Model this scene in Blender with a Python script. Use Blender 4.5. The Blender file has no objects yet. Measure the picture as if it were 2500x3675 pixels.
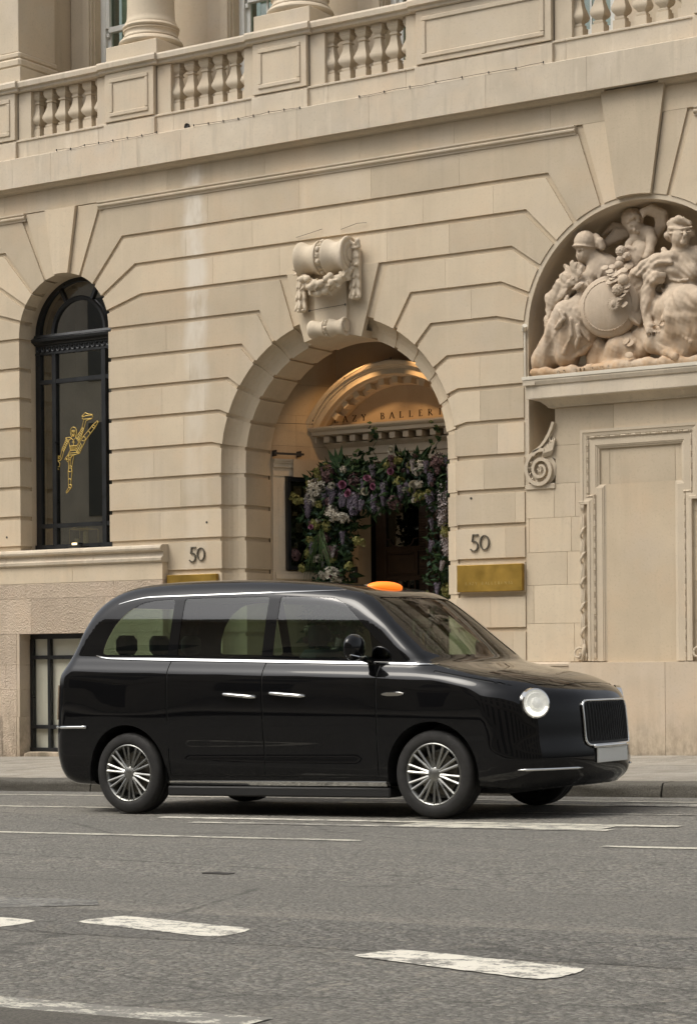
import bpy, bmesh, math, random
import numpy as np
from mathutils import Vector, Matrix, noise as mnoise
from mathutils.geometry import tessellate_polygon
random.seed(7)
R = math.radians
scene = bpy.context.scene
COL = scene.collection

# ------------------------------------------------------------------ camera
TH = math.atan(7500 / 11700)
cam_d = bpy.data.cameras.new('camera')
cam = bpy.data.objects.new('camera', cam_d)
COL.objects.link(cam)
cam_d.sensor_fit = 'HORIZONTAL'
cam_d.sensor_width = 24.0
cam_d.lens = 72.0
cam_d.shift_y = 0.2126
cam_d.clip_start = 0.1
cam_d.clip_end = 600
cam.matrix_world = (Matrix.Translation((23.6 * math.sin(TH), -23.6 * math.cos(TH), 1.08))
                    @ Matrix.Rotation(TH, 4, 'Z') @ Matrix.Rotation(R(90), 4, 'X') @ Matrix.Rotation(-0.0078, 4, 'Z'))
scene.camera = cam

# ------------------------------------------------------------------ sky and sun (bright overcast afternoon)
SUN_EL, SUN_AZ = R(56), R(-36)      # azimuth measured from -Y (street side) towards -X
world = bpy.data.worlds.new('World')
scene.world = world
world.use_nodes = True
wn = world.node_tree.nodes
sky = wn.new('ShaderNodeTexSky')
sky.sky_type = 'NISHITA'
sky.sun_disc = False
sky.sun_elevation = SUN_EL
sun_dir = Vector((math.sin(SUN_AZ) * math.cos(SUN_EL), -math.cos(SUN_AZ) * math.cos(SUN_EL), math.sin(SUN_EL)))
sky.sun_rotation = math.atan2(sun_dir.x, sun_dir.y)
sky.air_density = 1.0
sky.dust_density = 6.0
sky.ozone_density = 1.0
bg = wn['Background']
hsv = wn.new('ShaderNodeHueSaturation')        # cloud veil: the blue is washed out
hsv.inputs['Saturation'].default_value = 0.22
world.node_tree.links.new(sky.outputs[0], hsv.inputs['Color'])
world.node_tree.links.new(hsv.outputs[0], bg.inputs[0])
bg.inputs[1].default_value = 0.125
sun_l = bpy.data.lights.new('sun', 'SUN')
sun_l.energy = 0.85
sun_l.angle = R(28)
sun_l.color = (1.0, 0.92, 0.78)
sun_o = bpy.data.objects.new('sun', sun_l)
COL.objects.link(sun_o)
sun_o.rotation_euler = (-sun_dir).to_track_quat('-Z', 'Y').to_euler()

vs = scene.view_settings
vs.view_transform = 'Standard'
vs.look = 'None'
vs.exposure = 0.55
vs.gamma = 1.0
vs.use_curve_mapping = False
scene.render.engine = 'CYCLES'
scene.cycles.max_bounces = 6
scene.cycles.transparent_max_bounces = 16

# ------------------------------------------------------------------ materials
def new_mat(name):
    m = bpy.data.materials.new(name)
    m.use_nodes = True
    nt = m.node_tree
    return m, nt, nt.nodes, nt.links, nt.nodes['Principled BSDF']

def ramp(nt, src, p0, c0, p1, c1):
    r = nt.nodes.new('ShaderNodeValToRGB')
    r.color_ramp.elements[0].position = p0
    r.color_ramp.elements[1].position = p1
    r.color_ramp.elements[0].color = (*c0, 1) if len(c0) == 3 else c0
    r.color_ramp.elements[1].color = (*c1, 1) if len(c1) == 3 else c1
    nt.links.new(src, r.inputs[0])
    return r.outputs[0]

def noise(nt, vec, scale, detail=4, rough=0.55, dist=0.0):
    n = nt.nodes.new('ShaderNodeTexNoise')
    n.inputs['Scale'].default_value = scale
    n.inputs['Detail'].default_value = detail
    n.inputs['Roughness'].default_value = rough
    n.inputs['Distortion'].default_value = dist
    if vec is not None:
        nt.links.new(vec, n.inputs['Vector'])
    return n.outputs['Fac']

def mapped(nt, scale=(1, 1, 1), loc=(0, 0, 0)):
    g = nt.nodes.new('ShaderNodeNewGeometry')
    mp = nt.nodes.new('ShaderNodeMapping')
    mp.inputs['Scale'].default_value = scale
    mp.inputs['Location'].default_value = loc
    nt.links.new(g.outputs['Position'], mp.inputs['Vector'])
    return mp.outputs[0]

def mix(nt, fac, a, b, mode='MIX'):
    m = nt.nodes.new('ShaderNodeMix')
    m.data_type = 'RGBA'
    m.blend_type = mode
    for sock, val in ((m.inputs[0], fac), (m.inputs[6], a), (m.inputs[7], b)):
        if hasattr(val, 'is_linked') or hasattr(val, 'links'):
            nt.links.new(val, sock)
        elif isinstance(val, (int, float)):
            sock.default_value = val
        else:
            sock.default_value = (*val, 1)
    return m.outputs[2]

def math_n(nt, op, a, b=None):
    m = nt.nodes.new('ShaderNodeMath')
    m.operation = op
    for i, v in enumerate((a, b)):
        if v is None:
            continue
        if isinstance(v, (int, float)):
            m.inputs[i].default_value = v
        else:
            nt.links.new(v, m.inputs[i])
    return m.outputs[0]

def bump(nt, bsdf, h, strength, dist=0.01):
    b = nt.nodes.new('ShaderNodeBump')
    b.inputs['Strength'].default_value = strength
    b.inputs['Distance'].default_value = dist
    nt.links.new(h, b.inputs['Height'])
    nt.links.new(b.outputs[0], bsdf.inputs['Normal'])

def noise_rgb(nt, vec, scale, detail, rough):
    n = nt.nodes.new('ShaderNodeTexNoise')
    n.inputs['Scale'].default_value = scale; n.inputs['Detail'].default_value = detail; n.inputs['Roughness'].default_value = rough
    nt.links.new(vec, n.inputs['Vector'])
    sp = nt.nodes.new('ShaderNodeSeparateColor'); nt.links.new(n.outputs['Color'], sp.inputs[0])
    return sp.outputs

def stone_mat(name, col, dark=0.86, streak=0.5, sscale=(6, 6, 0.5), rough=0.85, bstr=0.25, bscale=60, rand=0.15, wash=False, dirt=None, rough_tool=False, uplight_tint=None):
    m, nt, N, L, P = new_mat(name)
    c1 = col
    c2 = tuple(c * dark for c in col)
    nb = noise_rgb(nt, mapped(nt), 1.5, 3, 0.62)
    base = mix(nt, ramp(nt, nb[0], 0.32, (0, 0, 0), 0.70, (1, 1, 1)), c2, c1)
    # blotches: some greyer, some pinker
    base = mix(nt, ramp(nt, nb[1], 0.50, (0, 0, 0), 0.72, (.6, .6, .6)), base, (col[0] * 1.0, col[1] * 0.93, col[2] * 0.88))
    base = mix(nt, ramp(nt, nb[2], 0.52, (0, 0, 0), 0.74, (.5, .5, .5)), base, (col[0] * 0.94, col[1] * 0.97, col[2] * 1.06))
    # vertical weather streaks, dark and pale
    ns = noise_rgb(nt, mapped(nt, sscale), 1.0, 3, 0.6)
    base = mix(nt, ramp(nt, ns[0], 0.55, (0, 0, 0), 0.82, (streak, streak, streak)), base, tuple(c * 0.70 for c in col))
    base = mix(nt, ramp(nt, ns[1], 0.58, (0, 0, 0), 0.8, (streak * .7,) * 3), base, (col[0] * 1.14, col[1] * 1.16, col[2] * 1.2))
    # fine grain, pits and shell flecks
    nf = noise_rgb(nt, mapped(nt), 38, 2, 0.7)
    base = mix(nt, ramp(nt, nf[0], 0.27, (0.45,) * 3, 0.45, (0, 0, 0)), base, tuple(c * 0.72 for c in col))
    # per-stone tint
    oi = N.new('ShaderNodeObjectInfo')
    tint = ramp(nt, oi.outputs['Random'], 0, (1 - rand,) * 3, 1, (1 + rand * 0.6,) * 3)
    base = mix(nt, 1.0, base, tint, 'MULTIPLY')
    if wash:     # pale run-off streak below the drain hole in the fascia
        geo = N.new('ShaderNodeNewGeometry')
        sp = N.new('ShaderNodeSeparateXYZ')
        L.new(geo.outputs['Position'], sp.inputs[0])
        wob = noise(nt, mapped(nt, (0.4, 1, 1.2)), 1.6, 2, 0.65)
        xx = math_n(nt, 'ADD', sp.outputs[0], math_n(nt, 'MULTIPLY', math_n(nt, 'SUBTRACT', wob, 0.5), 0.35))
        d = math_n(nt, 'ABSOLUTE', math_n(nt, 'ADD', xx, 2.12))
        near = ramp(nt, d, 0.09, (1, 1, 1), 0.20, (0, 0, 0))
        fade = ramp(nt, noise(nt, mapped(nt, (3, 1, 1.1), (5, 0, 4)), 1.4, 3, 0.7), 0.30, (0, 0, 0), 0.55, (1, 1, 1))
        hz = ramp(nt, math_n(nt, 'MULTIPLY', sp.outputs[2], 0.125), 0.42, (0.30,) * 3, 0.66, (1.0,) * 3)
        f = mix(nt, 1.0, mix(nt, 1.0, near, fade, 'MULTIPLY'), hz, 'MULTIPLY')
        base = mix(nt, mix(nt, 1.0, f, (0.72, 0.72, 0.72), 'MULTIPLY'), base, (0.70, 0.645, 0.555))
    if dirt is not None:   # grime gathered along the foot of the wall / drips
        geo = N.new('ShaderNodeNewGeometry')
        sp = N.new('ShaderNodeSeparateXYZ')
        L.new(geo.outputs['Position'], sp.inputs[0])
        z0, z1, amt = dirt
        hh = ramp(nt, math_n(nt, 'DIVIDE', math_n(nt, 'SUBTRACT', sp.outputs[2], z0), z1 - z0), 0, (amt,) * 3, 1, (0, 0, 0))
        dn = ramp(nt, noise(nt, mapped(nt, (3, 3, 1.5)), 2.2, 5, 0.7), 0.38, (0, 0, 0), 0.6, (1, 1, 1))
        base = mix(nt, mix(nt, 1.0, hh, dn, 'MULTIPLY'), base, (0.12, 0.10, 0.065))
    if uplight_tint is not None:   # warm uplight from the ledge, painted as a patchy orange tint fading upward
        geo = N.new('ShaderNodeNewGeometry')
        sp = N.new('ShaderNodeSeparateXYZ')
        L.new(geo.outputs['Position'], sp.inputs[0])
        hh = ramp(nt, math_n(nt, 'DIVIDE', math_n(nt, 'SUBTRACT', sp.outputs[2], uplight_tint[0]), uplight_tint[1] - uplight_tint[0]), 0, (0.62,) * 3, 1, (0, 0, 0))
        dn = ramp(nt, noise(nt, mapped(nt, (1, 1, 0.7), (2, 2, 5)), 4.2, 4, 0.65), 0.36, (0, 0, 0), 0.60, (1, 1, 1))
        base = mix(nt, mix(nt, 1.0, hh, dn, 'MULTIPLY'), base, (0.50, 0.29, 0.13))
    L.new(base, P.inputs['Base Color'])
    P.inputs['Roughness'].default_value = rough
    P.inputs['Specular IOR Level'].default_value = 0.25
    if rough_tool:
        v = N.new('ShaderNodeTexVoronoi')
        v.inputs['Scale'].default_value = 46
        L.new(mapped(nt, (1.6, 1.6, 0.9)), v.inputs['Vector'])
        hgt = math_n(nt, 'ADD', v.outputs['Distance'], noise(nt, mapped(nt), 38, 4, 0.6))
        bump(nt, P, hgt, 0.8, 0.015)
    else:
        hgt = noise(nt, mapped(nt), bscale * 0.6, 3, 0.7)
        bump(nt, P, hgt, bstr, 0.006)
    return m

STONE = (0.60, 0.50, 0.364)
M = {}
M['stone'] = stone_mat('portland_stone', STONE, wash=True)
M['stone_trim'] = stone_mat('portland_trim', (0.60, 0.51, 0.385), rand=0.05, streak=0.35)
M['stone_fascia'] = stone_mat('portland_fascia', (0.615, 0.53, 0.41), sscale=(11, 11, 1.3), streak=0.95, rand=0.06, dark=0.8)
M['stone_core'] = stone_mat('portland_core', (0.565, 0.465, 0.333), rand=0.0)
M['stone_rough'] = stone_mat('vermiculated_stone', (0.58, 0.472, 0.36), rough_tool=True, dirt=(-0.12, 0.75, 0.6))
M['stone_base'] = stone_mat('portland_base', (0.585, 0.482, 0.36), dirt=(-0.05, 0.55, 0.75))
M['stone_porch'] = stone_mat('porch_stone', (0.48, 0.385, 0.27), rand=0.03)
M['stone_statue'] = stone_mat('carved_stone', (0.555, 0.452, 0.34), rand=0.0, streak=0.8, dark=0.75, bscale=30, bstr=0.6, uplight_tint=(4.05, 4.75))

def simple(name, col, rough=0.5, metal=0.0, bscale=None, bstr=0.1, var=0.0, vscale=3, coat=0, spec=0.5):
    m, nt, N, L, P = new_mat(name)
    if var:
        n = noise(nt, mapped(nt), vscale, 5, 0.6)
        L.new(mix(nt, ramp(nt, n, 0.3, (0, 0, 0), 0.7, (1, 1, 1)), tuple(c * (1 - var) for c in col), tuple(min(1, c * (1 + var)) for c in col)), P.inputs['Base Color'])
        L.new(ramp(nt, noise(nt, mapped(nt), vscale * 2.3, 4), 0.3, (max(0, rough - 0.1),) * 3, 0.7, (min(1, rough + 0.12),) * 3), P.inputs['Roughness'])
    else:
        P.inputs['Base Color'].default_value = (*col, 1)
        P.inputs['Roughness'].default_value = rough
    P.inputs['Metallic'].default_value = metal
    P.inputs['Specular IOR Level'].default_value = spec
    P.inputs['Coat Weight'].default_value = coat
    P.inputs['Coat Roughness'].default_value = 0.03
    if bscale:
        bump(nt, P, noise(nt, mapped(nt), bscale, 4), bstr, 0.004)
    return m

def emis(name, col, strength):
    m, nt, N, L, P = new_mat(name)
    P.inputs['Base Color'].default_value = (*col, 1)
    P.inputs['Emission Color'].default_value = (*col, 1)
    P.inputs['Emission Strength'].default_value = strength
    return m

def glass_mat(name, tint, refl=0.06, rough=0.0):
    m, nt, N, L, P = new_mat(name)
    N.remove(P)
    out = N['Material Output']
    t = N.new('ShaderNodeBsdfTransparent')
    t.inputs[0].default_value = (*tint, 1)
    g = N.new('ShaderNodeBsdfGlossy')
    g.inputs['Roughness'].default_value = rough
    lw = N.new('ShaderNodeLayerWeight')
    lw.inputs['Blend'].default_value = 0.5
    fac = math_n(nt, 'ADD', math_n(nt, 'MULTIPLY', math_n(nt, 'POWER', lw.outputs['Facing'], 5.0), 0.9), 0.035 + refl)
    ms = N.new('ShaderNodeMixShader')
    L.new(fac, ms.inputs[0]); L.new(t.outputs[0], ms.inputs[1]); L.new(g.outputs[0], ms.inputs[2])
    L.new(ms.outputs[0], out.inputs[0])
    return m

M['black_iron'] = simple('black_window_paint', (0.012, 0.013, 0.014), 0.35, bscale=120, bstr=0.05, var=0.2)
M['white_paint'] = simple('white_window_paint', (0.66, 0.66, 0.62), 0.45, var=0.06)
M['brass'] = simple('tarnished_brass', (0.36, 0.225, 0.045), 0.46, 0.75, bscale=25, bstr=0.08, var=0.22, vscale=4)
M['pewter'] = simple('grey_metal_numerals', (0.17, 0.155, 0.125), 0.42, 0.8, var=0.25, vscale=20)
M['bronze_letters'] = simple('dark_bronze_letters', (0.035, 0.022, 0.012), 0.45, 0.6)
M['wire'] = simple('dark_wire', (0.03, 0.027, 0.024), 0.6)
M['lead_white'] = simple('white_flashing', (0.62, 0.57, 0.47), 0.5, var=0.08)
M['glass'] = glass_mat('window_glass', (0.80, 0.80, 0.70), 0.24)
M['glass_shop'] = glass_mat('shop_glass', (0.95, 0.95, 0.93), 0.0)
M['glass_dark'] = glass_mat('sash_glass', (0.72, 0.80, 0.74), 0.10)
M['gold'] = simple('gold_leaf_line', (0.80, 0.58, 0.16), 0.4, 0.2)
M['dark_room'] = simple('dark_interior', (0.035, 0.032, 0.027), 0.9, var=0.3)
M['wood_door'] = simple('dark_door_wood', (0.055, 0.032, 0.018), 0.5, var=0.25, vscale=6, bscale=40, bstr=0.1)
M['white_wall'] = simple('interior_white_wall', (0.74, 0.72, 0.64), 0.8)
M['curtain'] = simple('pale_blind', (0.50, 0.53, 0.48), 0.9)
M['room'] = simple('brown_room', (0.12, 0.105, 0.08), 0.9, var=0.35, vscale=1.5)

# ------------------------------------------------------------------ mesh helpers
def link(name, me, mat=None, parent=None, smooth=False, label=None, cat=None, group=None, kind=None):
    o = bpy.data.objects.new(name, me)
    COL.objects.link(o)
    if mat is not None and not me.materials:
        me.materials.append(mat)
    if smooth:
        me.polygons.foreach_set('use_smooth', [True] * len(me.polygons))
    if parent is not None:
        o.parent = parent
    if label: o['label'] = label
    if cat: o['category'] = cat
    if group: o['group'] = group
    if kind: o['kind'] = kind
    return o

def empty(name, loc=(0, 0, 0), label=None, cat=None, group=None):
    o = bpy.data.objects.new(name, None)
    COL.objects.link(o)
    o.location = loc
    o.empty_display_size = 0.1
    if label: o['label'] = label
    if cat: o['category'] = cat
    if group: o['group'] = group
    return o

def newell(pts):
    n = Vector((0, 0, 0))
    for i in range(len(pts)):
        a, b = pts[i], pts[(i + 1) % len(pts)]
        n.x += (a[1] - b[1]) * (a[2] + b[2])
        n.y += (a[2] - b[2]) * (a[0] + b[0])
        n.z += (a[0] - b[0]) * (a[1] + b[1])
    return n

class MB:
    def __init__(s):
        s.v, s.f = [], []
    def add(s, vs, fs):
        o = len(s.v)
        s.v += [tuple(v) for v in vs]
        s.f += [tuple(i + o for i in f) for f in fs]
    def box(s, x0, x1, y0, y1, z0, z1, ch=0.0):
        if ch <= 0:
            vs = [(x, y, z) for x in (x0, x1) for y in (y0, y1) for z in (z0, z1)]
            s.add(vs, [(0, 1, 3, 2), (4, 6, 7, 5), (0, 4, 5, 1), (2, 3, 7, 6), (0, 2, 6, 4), (1, 5, 7, 3)])
        else:
            bm = bmesh.new()
            bmesh.ops.create_cube(bm, size=1)
            for v in bm.verts:
                v.co = Vector(((x0 + x1) / 2 + v.co.x * (x1 - x0), (y0 + y1) / 2 + v.co.y * (y1 - y0), (z0 + z1) / 2 + v.co.z * (z1 - z0)))
            bmesh.ops.bevel(bm, geom=bm.edges[:] + bm.verts[:], offset=ch, segments=1, affect='EDGES')
            bm.verts.index_update()
            s.add([v.co[:] for v in bm.verts], [[v.index for v in f.verts] for f in bm.faces])
            bm.free()
    def prism_xz(s, poly, y0, y1, ch=0.0):
        """poly in (x,z); front at y0 (towards the street), back at y1"""
        n = len(poly)
        area = sum(poly[i][0] * poly[(i + 1) % n][1] - poly[(i + 1) % n][0] * poly[i][1] for i in range(n))
        if area < 0:
            poly = poly[::-1]
        rings = []
        if ch > 0:
            rings.append(([(x, y0, z) for x, z in inset_poly(poly, ch)]))
            rings.append([(x, y0 + ch, z) for x, z in poly])
        else:
            rings.append([(x, y0, z) for x, z in poly])
        rings.append([(x, y1, z) for x, z in poly])
        vs = [p for r in rings for p in r]
        fs = []
        for t in tessellate_polygon([[Vector((x, z, 0)) for x, y, z in rings[0]]]):
            fs.append(tuple(t))
        # orient fronts to -Y
        fixed = []
        for t in fs:
            nn = newell([vs[i] for i in t])
            fixed.append(t if nn.y < 0 else t[::-1])
        fs = fixed
        for k in range(len(rings) - 1):
            for i in range(n):
                j = (i + 1) % n
                fs.append((k * n + j, k * n + i, (k + 1) * n + i, (k + 1) * n + j))
        s.add(vs, fs)
    def extrude_x(s, prof, x0, x1, caps=True):
        """closed profile of (y,z) extruded along X"""
        n = len(prof)
        area = sum(prof[i][0] * prof[(i + 1) % n][1] - prof[(i + 1) % n][0] * prof[i][1] for i in range(n))
        if area < 0:
            prof = prof[::-1]
        vs = [(x0, y, z) for y, z in prof] + [(x1, y, z) for y, z in prof]
        fs = [(i, (i + 1) % n, n + (i + 1) % n, n + i)[::-1] for i in range(n)]
        if caps:
            tr = tessellate_polygon([[Vector((y, z, 0)) for y, z in prof]])
            for t in tr:
                a = tuple(t)
                nn = newell([vs[i] for i in a])
                fs.append(a if nn.x < 0 else a[::-1])
                b = tuple(i + n for i in t)
                nn = newell([vs[i] for i in b])
                fs.append(b if nn.x > 0 else b[::-1])
        s.add(vs, fs)
    def sweep_arc(s, prof, cx, cz, a0, a1, step=4.0, caps=True):
        """prof: open list of (radius,y); angles in degrees from +X, centre (cx,cz)"""
        k = max(1, int(math.ceil(abs(a1 - a0) / step)))
        vs = []
        for i in range(k + 1):
            a = R(a0 + (a1 - a0) * i / k)
            for r, y in prof:
                vs.append((cx + r * math.cos(a), y, cz + r * math.sin(a)))
        n = len(prof)
        fs = []
        for i in range(k):
            for j in range(n - 1):
                fs.append((i * n + j, i * n + j + 1, (i + 1) * n + j + 1, (i + 1) * n + j))
        s.add(vs, fs)
    def ring_arc(s, prof, cx, cz, a0, a1, step=4.0):
        """closed profile swept, with caps"""
        k = max(1, int(math.ceil(abs(a1 - a0) / step)))
        vs = []
        for i in range(k + 1):
            a = R(a0 + (a1 - a0) * i / k)
            for r, y in prof:
                vs.append((cx + r * math.cos(a), y, cz + r * math.sin(a)))
        n = len(prof)
        fs = []
        for i in range(k):
            for j in range(n):
                jj = (j + 1) % n
                fs.append((i * n + j, i * n + jj, (i + 1) * n + jj, (i + 1) * n + j))
        if abs(a1 - a0) < 359.9:
            fs.append(tuple(range(n))); fs.append(tuple(k * n + j for j in range(n))[::-1])
        s.add(vs, fs)
    def lathe(s, prof, cx, cy, n=24, rot=0.0, square=False):
        """prof of (r,z) around the vertical axis"""
        vs = []
        for r, z in prof:
            for i in range(n):
                a = 2 * math.pi * i / n + rot
                vs.append((cx + r * math.cos(a), cy + r * math.sin(a), z))
        fs = []
        for k in range(len(prof) - 1):
            for i in range(n):
                j = (i + 1) % n
                fs.append((k * n + i, k * n + j, (k + 1) * n + j, (k + 1) * n + i))
        fs.append(tuple(range(n))[::-1]); fs.append(tuple((len(prof) - 1) * n + i for i in range(n)))
        s.add(vs, fs)
    def tube(s, pts, r, n=6, closed=False, caps=True):
        pts = [Vector(p) for p in pts]
        m = len(pts)
        rr = r if isinstance(r, (list, tuple)) else [r] * m
        vs = []
        up = None
        for i, p in enumerate(pts):
            if closed:
                t = (pts[(i + 1) % m] - pts[i - 1]).normalized()
            else:
                t = (pts[min(i + 1, m - 1)] - pts[max(i - 1, 0)])
                t = t.normalized() if t.length > 1e-9 else Vector((0, 0, 1))
            if up is None:
                up = Vector((0, 0, 1)) if abs(t.z) < 0.9 else Vector((1, 0, 0))
            a = t.cross(up)
            if a.length < 1e-6:
                a = t.orthogonal()
            a.normalize()
            b = a.cross(t).normalized()
            up = b
            for k in range(n):
                an = 2 * math.pi * k / n
                vs.append(p + (a * math.cos(an) + b * math.sin(an)) * rr[i])
        fs = []
        for i in range(m if closed else m - 1):
            ii = (i + 1) % m
            for k in range(n):
                kk = (k + 1) % n
                fs.append((i * n + k, ii * n + k, ii * n + kk, i * n + kk))
        if not closed and caps:
            fs.append(tuple(range(n))[::-1]); fs.append(tuple((m - 1) * n + k for k in range(n)))
        s.add(vs, fs)
    def mesh(s, name):
        me = bpy.data.meshes.new(name)
        me.from_pydata(s.v, [], s.f)
        me.validate()
        return me
    def build(s, name, mat, parent=None, smooth=False, recalc=True, sharp=None, **k):
        me = s.mesh(name)
        if recalc:
            bm = bmesh.new(); bm.from_mesh(me)
            bmesh.ops.recalc_face_normals(bm, faces=bm.faces[:])
            bm.to_mesh(me); bm.free()
        o = link(name, me, mat, parent, smooth, **k)
        if smooth and sharp:
            me.set_sharp_from_angle(angle=R(sharp))
        return o

def inset_poly(poly, d):
    """mitred inward offset of a CCW polygon"""
    n = len(poly)
    out = []
    for i in range(n):
        p0, p1, p2 = Vector(poly[i - 1]), Vector(poly[i]), Vector(poly[(i + 1) % n])
        e1, e2 = (p1 - p0), (p2 - p1)
        if e1.length < 1e-9 or e2.length < 1e-9:
            out.append(tuple(p1)); continue
        e1.normalize(); e2.normalize()
        n1, n2 = Vector((-e1.y, e1.x)), Vector((-e2.y, e2.x))
        b = n1 + n2
        if b.length < 1e-6:
            out.append(tuple(p1 + n1 * d)); continue
        b.normalize()
        k = d / max(0.35, b.dot(n1))
        out.append(tuple(p1 + b * k))
    return out

def clip_half(poly, axis, val, keep_less):
    out = []
    n = len(poly)
    for i in range(n):
        a, b = poly[i], poly[(i + 1) % n]
        da, db = a[axis] - val, b[axis] - val
        if keep_less:
            da, db = -da, -db
        if da >= 0:
            out.append(a)
        if (da >= 0) != (db >= 0):
            t = da / (da - db)
            out.append(tuple(a[k] + (b[k] - a[k]) * t for k in range(len(a))))
    return out

def arc_pts(cx, cz, r, a0, a1, step=3.5):
    k = max(1, int(math.ceil(abs(a1 - a0) / step)))
    return [(cx + r * math.cos(R(a0 + (a1 - a0) * i / k)), cz + r * math.sin(R(a0 + (a1 - a0) * i / k))) for i in range(k + 1)]

def ang(cx, cz, x, z):
    return math.degrees(math.atan2(z - cz, x - cx))

# ================================================================== THE BUILDING
B = empty('stone_building', (0, 0, 0), 'pale stone commercial building with arched entrance, balustrade and rusticated courses', 'building')
G = 0.0196                                   # street gradient along X
LV = {1: 6.61, 2: 6.25, 3: 5.893, 4: 5.522, 5: 5.152, 6: 4.785, 7: 4.412, 8: 4.04, 9: 3.665, 10: 3.294,
      11: 2.92, 12: 2.545, 13: 2.17, 14: 1.797, 15: 1.42, 16: 1.05}
ARCH = dict(cx=-0.173, cz=3.40, R=1.582, ang={4: 71.9, 5: 59.8, 6: 47.4, 7: 34.4, 8: 21.7, 9: 8.3}, cap={9: 1.72, 8: 1.62})
WIN = dict(cx=-4.1535, cz=5.172, R=0.7175, ang={1: 65.5, 2: 49.0, 3: 32.5, 4: 16.0}, cap={4: 1.30})
NIC = dict(cx=3.57, cz=4.575, R=1.315, ang={1: 72.3, 2: 59.0, 3: 46.0, 4: 32.5, 5: 19.0, 6: 5.5}, cap={5: 1.58, 6: 1.64, 4: 1.45})
GR = 0.05

def joint(a, s, lv, g):
    z = LV[lv] - g
    if lv in a['ang']:
        ph = R(a['ang'][lv]); u = (math.cos(ph), math.sin(ph)); nr = (math.sin(ph), -math.cos(ph))
        q = math.sqrt(a['R'] ** 2 - g * g)
        edge = (u[0] * q + nr[0] * g, a['cz'] + u[1] * q + nr[1] * g)
        t = (z - a['cz'] - g * nr[1]) / u[1]
        bx = min(t * u[0] + g * nr[0], a['cap'].get(lv, 99))
        return [(a['cx'] + s * bx, z), (a['cx'] + s * edge[0], edge[1])]
    x = math.sqrt(a['R'] ** 2 - (z - a['cz']) ** 2) if z > a['cz'] else a['R']
    return [(a['cx'] + s * x, z)]

def end_path(a, s, lu, ll, gtop):
    """points from the top joint to the bottom joint at the end of a course; also the arc's angle span"""
    top, bot = joint(a, s, lu, gtop), joint(a, s, ll, 0.0)
    e0, e1 = top[-1], bot[-1]
    cz = a['cz']
    pts = list(top)
    a0 = ang(0, cz, s * (e0[0] - a['cx']), e0[1]) if e0[1] > cz else None
    a1 = ang(0, cz, s * (e1[0] - a['cx']), e1[1]) if e1[1] > cz else 0.0
    if a0 is not None and a0 > a1:
        for p in arc_pts(0, cz, a['R'], a0, a1)[1:]:
            pts.append((a['cx'] + s * p[0], p[1]))
    if e1[1] <= cz and abs(pts[-1][1] - e1[1]) > 1e-6:
        pts.append(e1)
    if len(bot) == 2:
        if abs(pts[-1][0] - bot[1][0]) + abs(pts[-1][1] - bot[1][1]) > 1e-4:
            pts.append(bot[1])
        pts.append(bot[0])
    return pts, a0, a1, e0, e1

# profile of the concave splay and soffit of the main arch (radius, depth)
def splay(off=0.0):
    p = [(1.582, 0.0), (1.574, 0.05), (1.552, 0.095), (1.512, 0.14), (1.46, 0.172), (1.40, 0.192), (1.37, 0.20), (1.37, 0.70)]
    return [(r + off, y) for r, y in p]

BLOCKS = []
def add_block(poly, mat='stone', y0=0.0, y1=0.06, extra=None, name='ashlar_block', parent=None, ch=0.0014):
    mb = MB()
    mb.prism_xz(poly, y0, y1, ch)
    if extra:
        extra(mb)
    o = mb.build(name, M[mat], parent or B, recalc=False)
    BLOCKS.append(o)
    return o

def reveal(a, s, prof):
    """return a function adding the intrados to a stone for an angle / height span"""
    def f(mb, a0, a1, e0, e1):
        cz = a['cz']
        if a0 is not None and a0 > a1 + 0.01:
            if s > 0:
                mb.sweep_arc(prof, a['cx'], cz, a0, a1)
            else:
                mb.sweep_arc(prof, a['cx'], cz, 180 - a0, 180 - a1)
        # radial end caps so that the channelled joints read as cut stone
        for t, e in ((a0, e0), (a1, e1)):
            th = t if t is not None else 0.0
            if e[1] > cz:
                ca, sa = math.cos(R(th)), math.sin(R(th))
                ring = [(a['cx'] + s * r * ca, y, cz + r * sa) for r, y in prof]
                ro = prof[0][0] + (0.05 if prof[0][1] > 0.01 else 0.0)
                ring += [(a['cx'] + s * ro * ca, prof[-1][1], cz + ro * sa), (a['cx'] + s * ro * ca, max(0.0, prof[0][1]), cz + ro * sa)]
            else:
                ring = [(a['cx'] + s * r, y, e[1]) for r, y in prof]
                ro = prof[0][0] + (0.05 if prof[0][1] > 0.01 else 0.0)
                ring += [(a['cx'] + s * ro, prof[-1][1], e[1]), (a['cx'] + s * ro, max(0.0, prof[0][1]), e[1])]
            mb.add(ring, [tuple(range(len(ring)))])
        zt = min(e0[1], cz)
        if e1[1] < zt - 1e-4:
            n = len(prof)
            vs = [(a['cx'] + s * r, y, zt) for r, y in prof] + [(a['cx'] + s * r, y, e1[1]) for r, y in prof]
            mb.add(vs, [(j, j + 1, n + j + 1, n + j) for j in range(n - 1)])
    return f

REV = {'A': lambda s: reveal(ARCH, s, splay()), 'W': lambda s: reveal(WIN, s, [(0.7175, 0.06), (0.7175, 0.22)]), 'N': None}
KEY = {'A': ARCH, 'W': WIN, 'N': NIC}

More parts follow.
